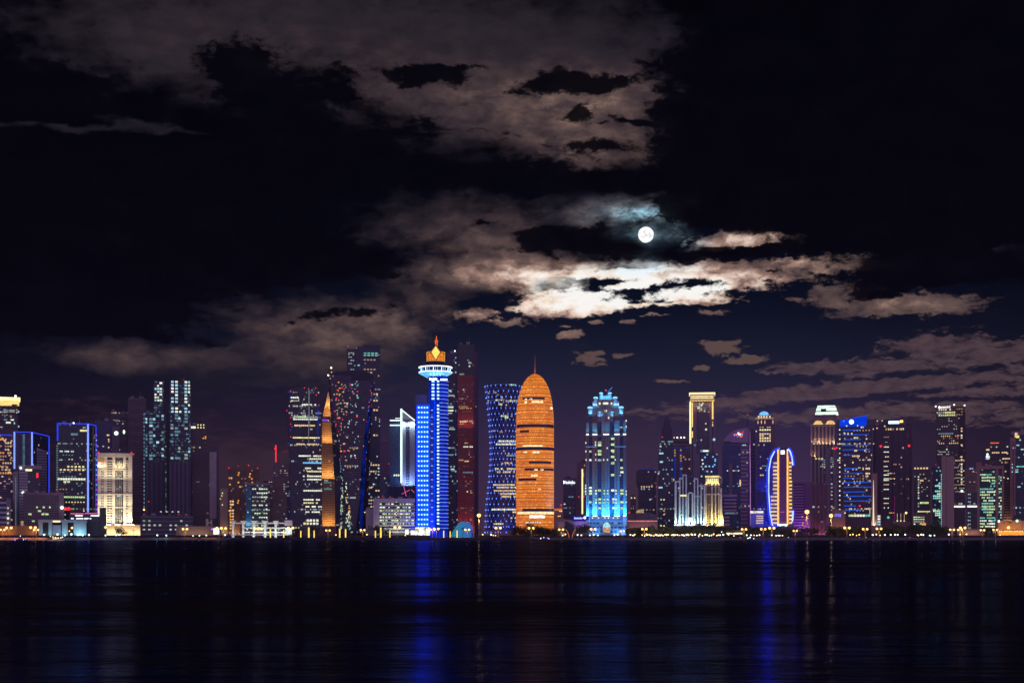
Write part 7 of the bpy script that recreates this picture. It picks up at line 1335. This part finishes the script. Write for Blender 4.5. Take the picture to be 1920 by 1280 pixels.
# ---------------------------------------------------------------- boats and parked cars
hullm = plain('dark boat hull', (.05, .045, .06), .4); hullw = plain('white boat hull', (.6, .55, .5), .4)
def boat(px, D, L, label, hm, lamps, name='motor_boat'):
    x = (px-CX)*D/F; root = empty(name, (x, D, 0)); tag(root, label, 'boat')
    MB().loft([[(-L*.5, -1.1, -.2), (-L*.5, 1.1, -.2), (-L*.52, 1.5, 1.5), (-L*.52, -1.5, 1.5)], [(0, -1.3, -.2), (0, 1.3, -.2), (0, 1.8, 1.4), (0, -1.8, 1.4)], [(L*.38, -.4, -.1), (L*.38, .4, -.1), (L*.42, .9, 1.9), (L*.42, -.9, 1.9)], [(L*.5, -.05, .3), (L*.5, .05, .3), (L*.56, .1, 2.3), (L*.56, -.1, 2.3)]]).build('hull', hm, root)
    MB().prism([(-L*.2, -1.2, 1.4), (L*.15, -1.2, 1.4), (L*.15, 1.2, 1.4), (-L*.2, 1.2, 1.4)], [(-L*.17, -1, 3.2), (L*.07, -1, 3.2), (L*.07, 1, 3.2), (-L*.17, 1, 3.2)]).build('cabin', hm, root)
    MB().box(-L*.16, L*.06, -1.25, -1.1, 2.0, 2.8).build('cabin_window', GOLD if hm is hullw else BLUED, root); MB().tube((-L*.05, 0, 3.2), (-L*.05, 0, 5.6), .08).build('mast', BLACKM, root)
    for lx, lz, r_, m_ in lamps: MB().lathe(lx, -1.5, [(.05, lz-r_), (r_, lz), (.05, lz+r_)], 8).build('lamp', m_, root)
    return root
PUR = emit('purple lamp glow', (.35, .15, 1), 2)
boat(39, 1700, 15, 'small dark boat with purple lamps at both ends, near the left edge', hullm, [(-6.6, 1.6, .8, PUR), (-6.2, .6, .7, PUR), (6.8, 2.4, .7, PUR), (6.2, 1.6, .6, PUR), (3.6, 1.2, .5, CBULB), (0, 5.6, .6, BULB)])
bt = boat(105, 1650, 19, 'white boat with bright golden deck lamps, on the water left of the floodlit cream hotel', hullw, [(-6, 5.4, .9, GOLDW), (-3, 4.4, 1.0, GOLDW), (0, 3.6, 1.2, GOLDW), (3, 3.2, 1.1, GOLDW), (6, 3.6, 1.0, GOLDW), (8, 4.4, .7, BULB)])
for dx in (-4, 4):
    ld = bpy.data.lights.new('deck_glow', 'POINT'); ld.energy = 900; ld.color = (1, .6, .2); ld.shadow_soft_size = .6; lo = bpy.data.objects.new('deck_glow', ld); C.objects.link(lo); lo.parent = bt; lo.location = (dx, -3, 4.5)
boat(1021, 1860, 13, 'small boat with white and violet lamps moored below the orange bullet tower', hullm, [(-5, 2.4, .8, CBULB), (-1, 3.6, .9, YELL), (4, 3, .9, PUR), (5.6, 2, .6, CBULB)])
boat(1408, 1870, 12, 'small boat with two bright white lamps moored right of the yellow floodlit stepped building', hullm, [(-4, 2.6, .9, BULB), (-1.5, 3.6, 1.0, CBULB), (3.5, 2, .7, CBULB)])
boat(1310, 1872, 9, 'small dark boat with one cabin lamp moored before the cyan and white stepped building', hullm, [(0, 4, .7, YELL)])
boat(426, 1560, 7, 'tiny unlit buoy boat on dark water below the dark slant-roofed tower', hullm, [], 'dinghy')

def car_proto():
    root = empty('parked_car', (0, 0, -500)); root['used'] = 0
    MB().loft([[(x, -.9, .35), (x, .9, .35), (x, .9*k, z), (x, -.9*k, z)] for x, z, k in ((-2.2, .9, .95), (-1.4, 1.0, .95), (-1.2, 1.02, .9), (1.3, 1.0, .95), (2.2, .75, .9))]).build('body', plain('dark car paint', (.03, .03, .035), .3, .3), root)
    MB().prism([(-1.5, -.8, 1), (1.1, -.8, 1), (1.1, .8, 1), (-1.5, .8, 1)], [(-1.0, -.65, 1.5), (.4, -.65, 1.5), (.4, .65, 1.5), (-1.0, .65, 1.5)]).build('cabin', plain('car glass', (.01, .01, .012), .1), root)
    for x in (-1.4, 1.4):
        for y in (-.9, .75): MB().loft([[(x+.33*math.cos(a), yy, .33+.33*math.sin(a)) for a in [math.pi/4*k for k in range(8)]] for yy in (y, y+.15)]).build('wheel', BLACKM, root)
    for x in (1.95,):
        for y in (-.95, .6): MB().lathe(x, y, [(.05, .5), (.3, .75), (.05, 1.0)], 6).build('headlight', BULB, root)
    MB().box(-2.3, -2.1, -.95, -.5, .6, .9).build('tail_light', RED, root); note_kids(root); return root
row_of(car_proto(), [1246, 1258, 1284, 1300, 1385, 1396, 1474, 1602, 1608, 1620, 1702], 1906, 'parked dark car with lit headlamps', 'car', 'cars parked along the right shore road', None, 1.15)

# ---------------------------------------------------------------- moon
maz_, mel_ = angle(1211, 440); R_ = 40000.0
mm_, t = newmat('moon surface'); tc = t.new('ShaderNodeTexCoord').outputs['Object']
n1_ = t.noise(tc, .0085, 4, .6).outputs[0]; mr = t.ramp(n1_, [(.36, (.78, .76, .76)), (.48, (1.0, .98, .96)), (.58, (1.5, 1.5, 1.45))])
t.l.new(t.new('ShaderNodeEmission', {0: mr, 1: 1.0}).outputs[0], t.new('ShaderNodeOutputMaterial').inputs[0]); mm_.cycles.emission_sampling = 'NONE'
rm = 14.2/F*R_; prof_ = [(max(rm*math.sin(math.pi*k/24), .5), -rm*math.cos(math.pi*k/24)) for k in range(25)]
mo = MB().lathe(0, 0, prof_, 48).build('moon', mm_, None, True); mo.location = tuple(mdir*R_)
mo.location.z += CAMZ; tag(mo, 'full white moon with grey patches shining between dark clouds', 'moon')
# unused prototypes are taken away; labels are kept within sixteen words
for o in list(C.objects):
    if o.parent is None and o.type == 'EMPTY' and o.location.z < -400:
        for c in [k for k in o.children_recursive]: bpy.data.objects.remove(c)
        bpy.data.objects.remove(o)
for o in C.objects:
    if 'used' in o: del o['used']

# ---------------------------------------------------------------- night haze over the bay
hm, t = newmat('night haze'); 
v = t.new('ShaderNodeVolumePrincipled', {'Color': (.62, .6, .9, 1), 'Density': .000035, 'Anisotropy': .3})
t.l.new(v.outputs[0], t.new('ShaderNodeOutputMaterial').inputs[1])
tag(MB().box(-1500, 1500, -60, 2800, -3, 300).build('haze', hm), kind='stuff')
